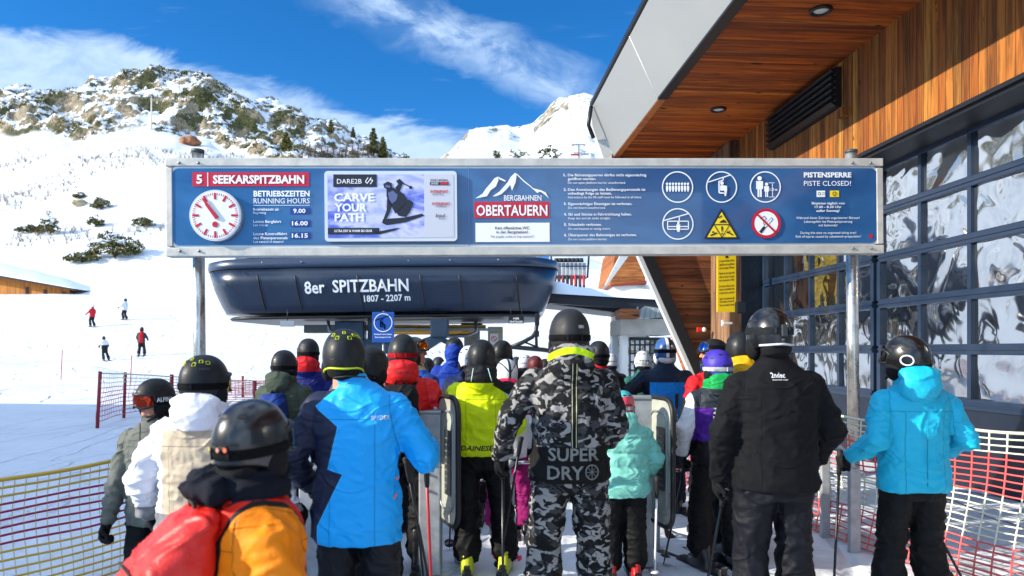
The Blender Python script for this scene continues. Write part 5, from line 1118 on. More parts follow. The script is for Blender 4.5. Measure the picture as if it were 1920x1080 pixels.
for nm, gm_ in (('black', gblack), ('white', gwhite), ('navy', gnavy), ('grey', ggrey)):
    if not GL: GL['fist'] = glove_mesh('glove', gm_, 1.); GL['open'] = glove_mesh('glove', gm_, .35)
    for kk_ in ('fist', 'open'): me = GL[kk_].copy(); me.materials.clear(); me.materials.append(gm_); GL[nm, kk_] = me
# boots
def boot_mesh(shell_, buckle):
    mb = MB(); mb.rings([(0, .035, .004, .052, .155), (0, .035, .03, .054, .158), (0, .03, .075, .052, .150), (0, .0, .115, .046, .105), (0, -.02, .14, .046, .075)], 20, n=3.); mb.rings([(0, -.03, .10, .050, .068), (0, -.022, .18, .056, .072), (0, -.005, .27, .062, .078), (0, .01, .335, .062, .080)], 18, n=2.4)
    me = soft_union(mb, .011, 1, name='ski_boot', mats=[shell_, buckle]); extra = MB()
    for z, y in ((.07, .10), (.11, .05), (.20, .045), (.27, .055)): extra.box((.0, y, z), (.11, .022, .014), bev=.004)
    for s_ in (-1, 1):
        for z, y in ((.07, .09), (.20, .01), (.27, .02)): extra.box((s_*.054, y, z), (.012, .05, .018), bev=.004)
    bm = bmesh.new(); bm.from_mesh(me); o0 = len(bm.verts); vs = [bm.verts.new(p) for p in extra.v]
    for f_ in extra.f:
        try: q = bm.faces.new([vs[i] for i in f_]); q.material_index = 1
        except ValueError: pass
    bm.to_mesh(me); bm.free(); return me
bk = mat('buckle', '#9aa0a4', .3, .8)
BOOT = {k: boot_mesh(mat('boot_'+k, c, .35, coat=.3), bk if k != 'yellow' else mat('buckle_dark', '#20242a', .4)) for k, c in (('black', '#14161a'), ('yellow', '#c9d020'), ('red', '#b81a1c'), ('white', '#c8ccd0'))}
# trousers and jackets
def leg_chain(side, L):
    hip, knee, ank = L; return [Vector(hip), Vector(knee), Vector(ank)]
DEF_L = {-1: ((-.095, 0, .90), (-.115, .03, .50), (-.12, .0, .14)), 1: ((.095, 0, .90), (.115, .03, .50), (.12, .0, .14))}
DEF_A = {-1: ((-.195, -.005, 1.40), (-.275, -.035, 1.13), (-.26, .10, .92)), 1: ((.195, -.005, 1.40), (.275, -.035, 1.13), (.26, .10, .92))}
def person(px, top, d, label, jm, tm, helm=('#14171c', None, 'slots'), yaw=0., arms=None, legs=None, hem=.80, bulk=1., hood=None, collar=1, head=(0, 0, 0), headoff=(0, 0), boots='black', glove='black',
           goggles=None, vox=.014, face=False, wr=.011, group='skiers waiting in the queue', lift=0., hm=None, extra=None, seat=1., quilt=None, H=None, gstyle=('fist', 'fist'), scale_w=1., neckwear=None, ground=None, flare=1., no_boots=False, cat='person'):
    x = (px-960)*d/F; gz_ = 0. if d < 20 else gz_at(x, d)
    Ht = H or (EYE-(top-HZ)*d/F)-gz_; S = Ht/1.80
    o = empty('person', (x, d, gz_), R(yaw), S, label, cat, group); A_ = dict(DEF_A); A_.update(arms or {}); L_ = dict(DEF_L); L_.update(legs or {})
    hx, hy = headoff; HM = Matrix.Translation((hx, hy, 1.52)) @ (Matrix.Rotation(R(head[2]), 4, 'Z') @ Matrix.Rotation(R(head[1]), 4, 'Y') @ Matrix.Rotation(R(head[0]), 4, 'X')) @ Matrix.Translation(HC-Vector((0, 0, 1.52)))
    b = bulk
    # body
    mb = MB(); head_parts(mb, HM)
    mb.rings([(0, 0, .86, .13, .09), (0, 0, 1.0, .13, .09), (0, 0, 1.15, .125, .085), (0, 0, 1.32, .15, .095), (0, -.005, 1.42, .13, .075), (hx*.5, -.01, 1.50, .055, .055)], 20)
    for s_ in (-1, 1):
        sh, el, wr_ = [Vector(q) for q in A_[s_]]; sh2 = Vector((sh.x*.88, sh.y, sh.z)); mb.capsule(sh2, el, .050, .038); mb.capsule(el, wr_, .038, .026); dv = (wr_-el).normalized(); mb.capsule(wr_, wr_+dv*.06, .022, .018)
        h_, k_, a_ = [Vector(q) for q in L_[s_]]; mb.capsule(h_, k_, .075, .052); mb.capsule(k_, a_, .050, .036); mb.capsule(a_, a_+Vector((0, .08, -.05)), .032, .024)
    bme = soft_union(mb, .0075 if face else .02, 1 if face else 1, name='body', mats=[skin, lipm])
    if face:
        inv = HM.inverted(); mi = []
        for p in bme.polygons: c = inv @ p.center; mi.append(1 if (abs(c.x) < .024 and -.080 < c.z < -.056 and c.y > .088) else 0)
        bme.polygons.foreach_set('material_index', mi)
    link('body', bme, o)
    if face: eyes(o, HM)
    # trousers
    mb = MB(); mb.rings([(0, 0, .80, .165*b, .125*b), (0, 0, .88, .178*b, .135*b), (0, 0, .98, .165*b, .125*b), (0, 0, 1.04, .15*b, .11*b)], 22, n=2.3)
    for s_ in (-1, 1):
        h_, k_, a_ = [Vector(q) for q in L_[s_]]; mb.capsule(h_, k_, .108*b, .088*b); mb.capsule(k_, a_+Vector((0, 0, .06)), .090*b, .104*flare); mb.capsule(a_+Vector((0, 0, .12)), a_+Vector((0, .006, .035)), .102*flare, .108*flare)
    link('trousers', soft_union(mb, vox*1.05, 2, wr*.85, px*.1+5, fn=lambda P: np.interp(P[:, 2], [.1, .3, .5, .8, 1.], [1.3, 1., 1.15, .8, .4]), name='trousers', mats=tm), o)
    # jacket
    mb = MB(); zb_ = hem; w_ = np.interp
    prof = [(zb_, .205, .150), (zb_+.06, .212, .155), (max(zb_+.09, .98), .206, .150), (1.10, .198, .145), (1.20, .204, .148), (1.30, .218, .150), (1.38, .214, .138), (1.43, .188, .120), (1.47, .135, .100), (1.50, .098, .092)]
    mb.rings([(0, -.005, z, rx*b*scale_w, ry*b) for z, rx, ry in prof if z >= zb_]+[(hx*.4, -.008+hy*.3, 1.53, .082, .086), (hx*.6, -.004+hy*.5, 1.565 if collar else 1.535, .080 if collar else .07, .086 if collar else .07)], 28, n=2.25)
    for s_ in (-1, 1):
        sh, el, wr_ = [Vector(q) for q in A_[s_]]; mb.ell(sh+Vector((-s_*.02, 0, -.01)), (.076*b, .078*b, .072*b)); mb.capsule(sh+Vector((-s_*.005, 0, -.015)), el, .076*b, .068*b); mb.capsule(el, wr_, .068*b, .054*b); mb.capsule(wr_, wr_+(wr_-el).normalized()*.015, .056*b, .052*b)
    if hood == 'down':
        mb.ell((hx*.5, -.13, 1.49), (.125, .070, .095)); mb.ell((hx*.5, -.115, 1.555), (.130, .066, .052)); mb.ell((.09, -.03, 1.52), (.035, .08, .045)); mb.ell((-.09, -.03, 1.52), (.035, .08, .045)); mb.ell((hx*.5, -.135, 1.44), (.085, .045, .05))
    elif hood == 'up':
        sub = MB(); sub.ell((0, -.020, -.005), (.136, .150, .158), seg=24, rings=16); sub.ell((0, -.05, -.11), (.11, .10, .09)); mb.add(sub.v, sub.f, 0, True, HM)
    elif hood == 'small': mb.ell((0, -.10, 1.50), (.10, .05, .05))
    fnw = lambda P: np.interp(np.abs(P[:, 0]), [0, .17, .24], [.55, .8, 1.25])*np.interp(P[:, 2], [.7, .9, 1.35, 1.5, 1.6], [1.1, 1., .8, .6, .35])
    jme = soft_union(mb, vox, 2, wr, px*.37, fn=fnw, name='jacket', mats=jm)
    if hood == 'up': pass
    if quilt:
        n = len(jme.vertices); P = np.empty(n*3); jme.vertices.foreach_get('co', P); P = P.reshape(-1, 3); N = np.empty(n*3); jme.vertices.foreach_get('normal', N); N = N.reshape(-1, 3)
        dd = np.abs(((P[:, 2]-quilt[0])/quilt[1]+.5) % 1-.5)*quilt[1]; k = np.exp(-(dd/.012)**2)*-.010+.003*np.cos((P[:, 2]-quilt[0])/quilt[1]*2*math.pi+math.pi)
        msk = P[:, 2] < 1.44; P = P+N*(k*msk)[:, None]; jme.vertices.foreach_set('co', P.ravel()); jme.update()
    J = link('jacket', jme, o)
    # helmet
    if helm:
        col_, trimc, vs = helm; hmat = hm or mat('helmet'+col_, col_, .52, spec=.32, coat=.05, var=.10, vscale=14, bump=.06, bscale=400)
        hme = helmet_mesh('helmet', [hmat, mat('vent_black', '#060708', .6), mat('trim'+(trimc or col_), trimc or '#202329', .4)], vs, rim=bool(trimc))
        ho = link('helmet', hme, o, HM); link('ear_pads', pads_mesh(cloth('pad_black', '#0f1013', .85)), ho)
    else: ho = None
    if goggles: goggle(o, HM, goggles[0], goggles[1], goggles[2], lift)
    gname = glove
    for s_ in (-1, 1):
        if glove is None: break
        sh, el, wr_ = [Vector(q) for q in A_[s_]]; dv = (wr_-el).normalized(); z = -dv; xx = Vector((s_, 0, 0)); xx = (xx-z*xx.dot(z)).normalized(); yy = z.cross(xx)*1.
        Mr = Matrix(((xx.x*1., yy.x, z.x, 0), (xx.y, yy.y, z.y, 0), (xx.z, yy.z, z.z, 0), (0, 0, 0, 1))); 
        g_ = link('glove', GL[gname, gstyle[0 if s_ < 0 else 1]], o, Matrix.Translation(wr_+dv*.045) @ Mr @ Matrix.Scale(1.12, 4))
    if not no_boots:
        for s_ in (-1, 1): a_ = Vector(L_[s_][2]); link('ski_boot', BOOT[boots], o, Matrix.Translation((a_.x, a_.y-.005, a_.z-.14)) @ Matrix.Rotation(R(-s_*4), 4, 'Z'))
    o['_S'] = S; del o['_S']
    return o, J, ho, HM, S
def back_text(J, s_, x0, x1, zb_, cap, m_, bold=.02, shear=0., name='lettering', off=.005, parent=None):
    me = J.data; tr = BVHTree.FromPolygons([tuple(v.co) for v in me.vertices], [tuple(p.vertices) for p in me.polygons])
    mb = MB(); put_text(mb, s_, x0, x1, zb_, cap, bold, 0, 'fit', lambda x, z: (x, 0, z), shear)
    bm = bmesh.new(); vs = [bm.verts.new(p) for p in mb.v]
    for f_ in mb.f:
        try: bm.faces.new([vs[i] for i in f_])
        except ValueError: pass
    bmesh.ops.subdivide_edges(bm, edges=[e for e in bm.edges if e.calc_length() > .03], cuts=2)
    bmesh.ops.triangulate(bm, faces=bm.faces[:])
    for v in bm.verts:
        h = tr.ray_cast(Vector((v.co.x, -1.5, v.co.z)), Vector((0, 1, 0))); v.co.y = (h[0].y if h[0] else -.15)-off
    out = bpy.data.meshes.new(name); bm.to_mesh(out); bm.free(); out.materials.append(m_); return link(name, out, J)
def helm_text(ho, s_, az0, az1, lat, caplat, m_, bold=.02, off=.006, name='lettering'):
    mb = MB(); put_text(mb, s_, 0, 1, 0, 1, bold, 0, 'fit', lambda x, z: helm_pt(az0+(az1-az0)*x, lat+caplat*z, off)); return link(name, mb.mesh(name, m_), ho)
# ski poles and skis: templates
polem = mat('pole_black', '#0e0f11', .3, .3, coat=.4); polew = mat('pole_white', '#d6d8dc', .3, coat=.3); poler = mat('pole_red', '#c0202a', .35, coat=.3); gripm = mat('grip_black', '#141517', .7)
def ski_pole(a, b, label, m_=polem, grip=gripm):
    a = Vector(a); b = Vector(b); o = empty('ski_pole', b, label=label, cat='ski pole', group='ski poles held in the queue'); v = a-b; u = v.normalized()
    m = MB(); m.tube([(0, 0, 0), u*.10, v-u*.1], [.004, .0075, .009], 8); m.build('shaft', m_, o)
    m = MB(); m.tube([v-u*.14, v-u*.10, v-u*.02, v+u*.01], [.012, .016, .016, .019], 10); m.ell(v+u*.01, (.019, .019, .012), 0, 10, 6); m.build('grip', grip, o)
    m = MB(); m.tube([u*.055, u*.065, u*.075], [.018, .045, .018], 14); m.build('basket', m_, o); return o
skitop = {k: mat('ski_'+k, c, .3, coat=.5, colfn=(lambda c2: (lambda t: t.mix(t.mapr(t.noise(t.mapping(t.coord(), (9, 1.3, 1)), 2, 2, .5), .5, .53), hexc(c), hexc(c2))))(c3)) for k, c, c3 in (('black', '#15171b', '#3c4046'), ('red', '#c01822', '#e8e8e8'), ('white', '#d8dadc', '#2a2d33'), ('green', '#1a1c1e', '#2fae3c'))}
base_dark = mat('ski_edge', '#3a3d42', .3, .8)
def ski_mesh(k):
    mb = MB(); n = 22; v = []; y0, y1 = -.72, .92
    for i in range(n+1):
        t = i/n; y = y0+(y1-y0)*t; w_ = .040+.016*abs(2*t-1)**2; tip = max(0, (t-.86)/.14); tail = max(0, (.04-t)/.04); w_ *= math.sqrt(max(.02, 1-tip**2.2))*(1-.4*tail); z = .012+.085*tip**1.8+.01*math.sin(t*math.pi)
        for dx_, dz_ in ((-w_, 0), (-w_, .011), (w_, .011), (w_, 0)): v.append((dx_, y, z+dz_))
    f = [(i*4+j, i*4+(j+1) % 4, (i+1)*4+(j+1) % 4, (i+1)*4+j) for i in range(n) for j in range(4)]+[(3, 2, 1, 0), (n*4, n*4+1, n*4+2, n*4+3)]
    mb.add(v, f, 0); return mb.mesh('ski', [skitop[k]])
def bind_mesh():
    mb = MB(); mb.box((0, .19, .05), (.062, .12, .045), bev=.01); mb.box((0, .15, .075), (.05, .05, .03), bev=.008); return mb.mesh('toe_binding', mat('binding', '#22252a', .4))
def bind2(): mb = MB(); mb.box((0, -.16, .055), (.065, .13, .055), bev=.01); mb.box((0, -.12, .095), (.045, .05, .04), bev=.01); mb.capsule((0, -.20, .08), (0, -.25, .10), .014, .012); return mb.mesh('heel_binding', mat('binding', '#22252a', .4))
SK = {k: ski_mesh(k) for k in skitop}; TB, HB = bind_mesh(), bind2()
def skis(pobj, S, k, label, rots=(3, -3), legs=None, dz=0.):
    L_ = dict(DEF_L); L_.update(legs or {}); M0 = Matrix.LocRotScale(pobj.location, pobj.rotation_euler, Vector((S, S, S)))
    pobj.location.z += .055*0
    for n_, s_ in enumerate((-1, 1)):
        a = Vector(L_[s_][2]); p = M0 @ Vector((a.x, a.y, 0)); o = link('ski', SK[k]); o.location = (p.x, p.y, p.z-.05*0-.035+dz); o.rotation_euler = (0, 0, pobj.rotation_euler.z+R(rots[n_])); 
        link('toe_binding', TB, o); link('heel_binding', HB, o); tag(o, ('left ' if s_ < 0 else 'right ')+label, 'ski', 'skis on the queue floor')
def hand_pos(o, S, w_, el=None):
    M0 = Matrix.LocRotScale(o.location, o.rotation_euler, Vector((S, S, S))); e = Vector(el); wv = Vector(w_); return M0 @ (wv+(wv-e).normalized()*.125+Vector((-.03*math.copysign(1, wv.x), 0, .0)))
# ================= the skiers, nearest first
lw_ = mat('logo_white', '#d9dcdf', .5); lgrey = mat('logo_grey', '#6a6c68', .45, coat=.3)
lens_red = mat('lens_red', '#c23a18', .08, .85, coat=.5); lens_or = mat('lens_orange', '#f08a10', .08, .8, coat=.5); lens_bl = mat('lens_blue', '#2a66c8', .08, .8, coat=.5); lens_dk = mat('lens_dark', '#1a1c22', .1, .6, coat=.5)
frm = mat('goggle_frame', '#0c0d10', .45); str_b = cloth('strap_black', '#121317', .8); str_w = cloth('strap_white', '#d8d8d8', .8); str_r = cloth('strap_red', '#c8202a', .8)
black_t = cloth('trousers_black', '#07080b', .7); black_j = cloth('jacket_black', '#080a0e', .8, var=.15)
navy_t = cloth('trousers_navy', '#0d1426', .7); char_t = cloth('trousers_charcoal', '#0d0f16', .6, spec=.3)

# bright blue and navy jacket
def blue_fn(t):
    x, y, z = t.sep(t.coord()); pts = [(.67, -.185), (.80, -.180), (.86, -.150), (1.065, -.045), (1.085, -.125), (1.30, -.070), (1.40, -.200), (1.49, -.095), (1.50, -.5), (1.60, -.5)]
    z0, z1 = .6, 1.65; rp = t.ramp(t.m('DIVIDE', t.m('SUBTRACT', z, z0), z1-z0), [((p-z0)/(z1-z0), (q+.5)) for p, q in pts]); xb = t.m('SUBTRACT', rp, .5)
    dfx = t.m('SUBTRACT', x, xb); nav = t.mapr(dfx, .002, -.002); pipe = band(t, dfx, .0, .006, .0015)
    front = t.mapr(y, .10, .12); nav = t.m('MAXIMUM', nav, t.m('MULTIPLY', front, 0.))
    c = t.mix(nav, hexc('#00a6f2'), hexc('#0c1634')); c = t.mix(t.m('MULTIPLY', pipe, .6), c, hexc('#38b4f0'))
    cuff = t.m('MULTIPLY', band(t, z, .905, .912), t.mapr(x, -.2, -.22)); return t.mix(cuff, c, hexc('#e8503a'))
A = {-1: ((-.20, 0, 1.40), (-.33, -.05, 1.13), (-.30, .12, .98)), 1: ((.20, 0, 1.40), (.345, .0, 1.12), (.33, .22, 1.16))}
o, J, ho, HM, S = person(672, 615, 3.62, 'person in a long bright blue and navy jacket, dark helmet with yellow trim', cloth('jacket_blue_navy', '#069df0', .55, colfn=blue_fn, spec=.4), char_t, ('#10151b', '#c9d820', 'ports'), arms=A, hem=.70, bulk=1.08, headoff=(-.075, 0), head=(0, 0, 12), vox=.0105, H=1.76)
back_text(J, 'SPYDER', .095, .185, 1.335, .022, lw_, .0)
m = MB(); m.tube([(-.10, -.118, 1.545), (-.03, -.128, 1.552), (.06, -.105, 1.548)], .004, 5); m.build('zip', gripm, J)
for (x, z, L, a) in ((.205, 1.03, .03, 0), (.20, .93, .05, 60)): 
    tr = BVHTree.FromPolygons([tuple(v.co) for v in J.data.vertices], [tuple(p.vertices) for p in J.data.polygons]); h = tr.ray_cast(Vector((x, -1, z)), Vector((0, 1, 0)))
    if h[0]: m = MB(); m.box(h[0]+Vector((0, -.003, 0)), (L, .006, .010), rot=rotm(0, -a)); m.build('pocket_tape', mat('tape_coral', '#e8604a', .5), J)
ski_pole((-.48, 3.98, 1.0), (-.49, 4.4, .0), 'red ski pole standing between the blue jacket and the grey gate', poler); ski_pole((-.58, 3.9, 1.04), (-.46, 4.3, .02), 'black ski pole leaning beside the red pole, next to the blue jacket')
ski_pole((-.62, 4.3, 1.02), (-.60, 4.9, .0), 'thin black ski pole behind the red pole beside the gate')
# camouflage suit
def camo_base(t, oc, sc_=1.28):
    q = t.mapping(oc, (7.5*sc_, 7.5*sc_, 11*sc_)); n1 = t.noise(q, 1.3, 2, .5, .9); n2 = t.noise(t.mapping(oc, (9*sc_, 9*sc_, 13*sc_), loc=(5, 2, 7)), 1.3, 2, .5, 1.0); n3 = t.noise(t.mapping(oc, (8*sc_, 8*sc_, 12*sc_), loc=(15, 9, 1)), 1.3, 2, .5, .8)
    c = t.mix(t.mapr(n1, .50, .515), hexc('#0c0d0f'), hexc('#3a3a3c')); c = t.mix(t.mapr(n3, .54, .555), c, hexc('#17181a')); return t.mix(t.mapr(n2, .55, .562), c, hexc('#908e8b'))
def camo_j(t):
    oc = t.coord(); x, y, z = t.sep(oc); c = camo_base(t, oc); blk = t.mapr(z, 1.052, 1.050); blk = t.m('MULTIPLY', blk, t.mapr(t.m('ABSOLUTE', x), .222, .22)); c = t.mix(blk, c, hexc('#0a0a0c'))
    st = t.m('MULTIPLY', t.mapr(t.m('ABSOLUTE', t.m('SUBTRACT', x, .012)), .019, .018), t.m('MULTIPLY', t.mapr(z, 1.05, 1.055), t.mapr(z, 1.50, 1.49))); st = t.m('MULTIPLY', st, t.mapr(y, .02, 0.)); c = t.mix(st, c, hexc('#0b0b0d'))
    ln_ = band(t, t.m('ABSOLUTE', t.m('SUBTRACT', x, .012)), .0095, .0125, .0008); c = t.mix(t.m('MULTIPLY', ln_, st), c, hexc('#c9cba0'))
    arc = t.m('SUBTRACT', z, t.m('SUBTRACT', 1.578, t.m('MULTIPLY', t.m('MULTIPLY', x, x), 2.6))); lime = t.m('MULTIPLY', band(t, arc, -.030, .006, .002), t.mapr(y, .02, -.02)); lime = t.m('MULTIPLY', lime, t.mapr(t.m('ABSOLUTE', x), .15, .14))
    return t.mix(lime, c, hexc('#b8e018'))
cj = cloth('camo_jacket', '#333333', .8, colfn=camo_j); ct = cloth('camo_trousers', '#333333', .8, colfn=lambda t: camo_base(t, t.mapping(t.coord(), loc=(3, 1, 2))))
A = {-1: ((-.205, 0, 1.40), (-.325, -.05, 1.20), (-.375, .10, 1.00)), 1: ((.20, 0, 1.40), (.26, -.02, 1.14), (.21, .20, 1.05))}
o, J, ho, HM, S = person(1068, 577, 4.1, 'tall person in a grey camouflage ski suit with a lime hood lining', cj, ct, ('#0f1012', None, 'none'), arms=A, hem=.86, bulk=1.05, hood='down', headoff=(0, .01), vox=.0105, head=(0, 0, 8), wr=.012, legs={-1: ((-.095, 0, .90), (-.14, .03, .50), (-.15, 0, .14)), 1: ((.095, 0, .90), (.14, .03, .50), (.15, 0, .14))}, goggles=(lens_dk, frm, str_b), hm=mat('helmet_matt_black', '#101113', .6, var=.05))
back_text(J, 'SUPER', -.125, .145, .985, .068, lgrey, .02, off=.006); back_text(J, 'DRY', -.130, .062, .888, .072, lgrey, .02, off=.006)
tr = BVHTree.FromPolygons([tuple(v.co) for v in J.data.vertices], [tuple(p.vertices) for p in J.data.polygons]); m = MB()
def on_j(x, z, off=.006):
    h = tr.ray_cast(Vector((x, -1.5, z)), Vector((0, 1, 0))); return Vector((x, (h[0].y if h[0] else -.15)-off, z))
m.tube([on_j(.105+.034*math.cos(a*.3927), .925+.038*math.sin(a*.3927)) for a in range(16)], .004, 5, closed=True)
for a in range(0, 180, 45): m.tube([on_j(.105+q*.030*math.cos(R(a)), .925+q*.034*math.sin(R(a)), .005) for q in (-1, -.5, 0, .5, 1)], .0025, 4)
m.build('emblem', lgrey, J); helm_text(ho, 'GIRO', 170, 152, 12, 7, lw_, .02, .003)
hp = hand_pos(o, S, A[-1][1+1-0] if False else A[-1][2], A[-1][1]); ski_pole(hp+Vector((.0, 0, .06)), (hp.x+.0, hp.y+.05, 0.), 'black ski pole in the left glove of the camouflage suit')
ski_pole((-.72, 5.3, 1.0), (-.66, 5.7, 0), 'black ski pole just behind the left gate post'); ski_pole((.62, 6.1, 1.0), (.66, 6.2, 0), 'white ski pole between the camouflage suit and the child in mint', polew)
ski_pole((.06, 4.75, 1.05), (-.10, 5.3, 0), 'black ski pole slanting behind the camouflage suit')
# black soft-shell
A = {-1: ((-.19, 0, 1.40), (-.275, -.03, 1.14), (-.275, .06, .93)), 1: ((.19, 0, 1.40), (.285, -.02, 1.15), (.26, .14, .98))}
o, J, ho, HM, S = person(1452, 575, 3.92, 'tall person in a plain black soft-shell jacket with a small white logo under the collar', cloth('softshell_black', '#06080d', .85, var=.2), cloth('trousers_ink', '#070a14', .65, spec=.25), None, arms=A, hem=.845, bulk=1.05, headoff=(-.03, 0), vox=.0105, head=(0, 0, 10), wr=.010)
hme = helmet_mesh('helmet', [mat('helmet_black_gloss', '#0d0f12', .3, coat=.4), mat('vent_black', '#060708'), mat('trim_white', '#d9dcdf', .4)], 'slots', rim=False); ho = link('helmet', hme, o, HM); link('ear_pads', pads_mesh(cloth('pad_black', '#0f1013')), ho)
link('goggle_strap', strap_mesh(cloth('strap_charcoal', '#2a2f33', .7), -2, 14), ho); m = MB(); m.box(helm_pt(180, 6, .012), (.03, .012, .06), bev=.004); m.ell(helm_pt(180, -14, .004), (.010, .006, .010)); m.build('strap_clip', mat('clip', '#3c4144', .4), ho)
m = MB(); m.tube([HM @ helm_pt(a, -24-abs(a-180)*.06, .0) for a in range(140, 241, 10)], .006, 6); m.build('collar_edge', mat('logo_white', '#d9dcdf'), J)
back_text(J, '2ndec', -.065, .005, 1.432, .026, lw_, .02); back_text(J, 'mountain wear', -.06, .02, 1.418, .008, lw_, .01)
hp = hand_pos(o, S, A[-1][2], A[-1][1]); ski_pole(hp+Vector((.02, 0, .03)), (hp.x-.06, hp.y+.25, 0.), 'black ski pole with white loop in the left hand of the black soft-shell wearer')
m = MB(); m.tube([(hp.x+.02+.016*math.cos(a*.6), hp.y-.02, hp.z-.02+.03*math.sin(a*.6)) for a in range(11)], .004, 6, closed=True); tag(m.build('pole_strap', polew), 'white wrist loop on the pole of the black soft-shell wearer', 'strap')
# turquoise jacket
A = {-1: ((-.185, 0, 1.395), (-.265, -.10, 1.17), (-.335, .03, 1.075)), 1: ((.185, 0, 1.395), (.315, -.03, 1.15), (.26, .20, 1.06))}
tq = cloth('jacket_turquoise', '#12b4d6', .55, spec=.4, var=.05)
o, J, ho, HM, S = person(1712, 622, 4.17, 'woman in a turquoise hooded ski jacket and black trousers leaning on her poles', tq, black_t, None, arms=A, hem=.855, bulk=.96, hood='down', headoff=(-.055, .03), head=(14, -6, 36), vox=.0105, wr=.012, H=1.745, face=True, legs={-1: ((-.09, 0, .90), (-.13, .02, .50), (-.15, 0, .14)), 1: ((.09, 0, .90), (.10, .04, .50), (.16, 0, .14))}, glove='black', flare=1.05)
hme = helmet_mesh('helmet', [mat('helmet_black_gloss', '#0d0f12'), mat('vent_black', '#060708'), mat('trim_white', '#d9dcdf')], 'slots', rim=False); ho = link('helmet', hme, o, HM); link('ear_pads', pads_mesh(cloth('pad_black', '#0f1013')), ho)
m = MB(); m.tube([helm_pt(-112+15*math.cos(a*.3927)*1., 4+12*math.sin(a*.3927), .003) for a in range(16)], .005, 6, closed=True); m.build('ring_mark', lw_, ho)
goggle(o, HM, lens_dk, frm, str_b)
m = MB(); m.tube([(0.0, -.152, .90), (.0, -.150, 1.1), (.0, -.155, 1.3)], .0025, 4); m.build('back_seam', mat('seam_teal', '#0c7f98', .6), J)
hp = hand_pos(o, S, A[-1][2], A[-1][1]); ski_pole(hp+Vector((-.03, 0, .05)), (hp.x-.03, hp.y+.10, 0), 'speckled ski pole planted upright by the turquoise jacket, left of it'); hp = hand_pos(o, S, A[1][2], A[1][1]); ski_pole(hp+Vector((-.12, 0, -.02)), (hp.x+.28, hp.y-.25, 0), 'ski pole slanting out behind the right leg of the turquoise jacket wearer')
# gloved yellow jacket
def yel_fn(t):
    x, y, z = t.sep(t.coord()); ax = t.m('ABSOLUTE', x)
    yk = t.m('SUBTRACT', z, t.m('SUBTRACT', 1.50, t.m('MULTIPLY', t.m('MAXIMUM', x, .0), .62))); b1_ = t.m('MULTIPLY', t.mapr(yk, -.002, .002), t.mapr(x, .09, .10)); b0 = t.mapr(z, 1.462, 1.466)
    und = t.m('MULTIPLY', t.m('MULTIPLY', t.mapr(x, .168, .172), t.mapr(x, .232, .228)), t.m('MULTIPLY', t.mapr(z, .90, .91), t.mapr(z, 1.24, 1.20)))
    uL = t.m('MULTIPLY', t.m('MULTIPLY', t.mapr(x, -.178, -.182), t.mapr(x, -.226, -.222)), t.m('MULTIPLY', t.mapr(z, .90, .91), t.mapr(z, 1.10, 1.05)))
    blk = t.m('MAXIMUM', t.m('MAXIMUM', b1_, b0), t.m('MAXIMUM', und, uL)); c = t.mix(blk, hexc('#d4e40a'), hexc('#101214'))
    return t.mix(t.m('MULTIPLY', band(t, yk, -.012, -.003), t.mapr(x, .17, .18)), c, hexc('#58c8d8'))
A = {-1: ((-.20, 0, 1.40), (-.27, -.03, 1.14), (-.20, .17, 1.06)), 1: ((.20, 0, 1.40), (.28, -.03, 1.14), (.22, .17, 1.06))}
o, J, ho, HM, S = person(903, 635, 5.3, 'person in a bright yellow ski jacket with black hood and black trousers, yellow boots', cloth('jacket_yellow', '#c8d80a', .6, colfn=yel_fn), black_t, ('#14171a', None, 'slots'), arms=A, hem=.905, bulk=1.06, hood='down', vox=.0115, boots='yellow', wr=.013, legs={-1: ((-.095, 0, .92), (-.12, .03, .52), (-.11, -.02, .14)), 1: ((.095, 0, .92), (.15, .03, .52), (.18, .0, .14))})
back_text(J, 'DAINESE', -.155, .10, .955, .038, mat('print_black', '#15140f'), .02, .25)
for a in ((-.055, -.07), (.055, .085)): m = MB(); tr = BVHTree.FromPolygons([tuple(v.co) for v in J.data.vertices], [tuple(p.vertices) for p in J.data.polygons]); m.tube([on_j(a[0]+(a[1]-a[0])*k/6, 1.575-.10*k/6, .002) for k in range(7)], .0035, 5); m.build('reflective_line', mat('line_teal', '#bfe6ea', .4), J)
skis(o, S, 'white', 'ski under the yellow boots of the yellow jacket wearer', (2, -8), {-1: ((-.095, 0, .92), (-.12, .03, .52), (-.11, -.02, .14)), 1: ((.095, 0, .92), (.15, .03, .52), (.18, .0, .14))})
ski_pole((-.42, 5.2, 1.02), (-.52, 5.9, 0), 'black ski pole with round basket left of the yellow jacket wearer'); 
# child in mint puffer
o, J, ho, HM, S = person(1168, 736, 5.1, 'child in a quilted mint green puffer jacket, black trousers and red boots', cloth('puffer_mint', '#7fcfc0', .5, spec=.4, var=.05), black_t, ('#c23346', None, 'slots'), hem=.80, bulk=1.25, hood='down', boots='red', quilt=(.95, .135), wr=.009, vox=.0135, glove='white', arms={1: ((.20, 0, 1.38), (.31, -.02, 1.14), (.27, .14, 1.00))}, goggles=(lens_bl, mat('goggle_white', '#d8dadc'), cloth('strap_pale', '#d8d0d0', .8)), H=1.36,
   hm=mat('helmet_pink', '#c83448', .4, coat=.3, colfn=lambda t: (lambda z: t.mix(t.mapr(z, .085, .09), hexc('#c83a50'), hexc('#2fa8a8')))(t.sep(t.coord())[2])))
skis(o, S, 'white', 'ski under the red boots of the child in mint', (0, 0)); ski_pole((1.02, 5.0, .74), (1.02, 5.08, 0), 'thin white ski pole right of the child in the mint jacket', polew)
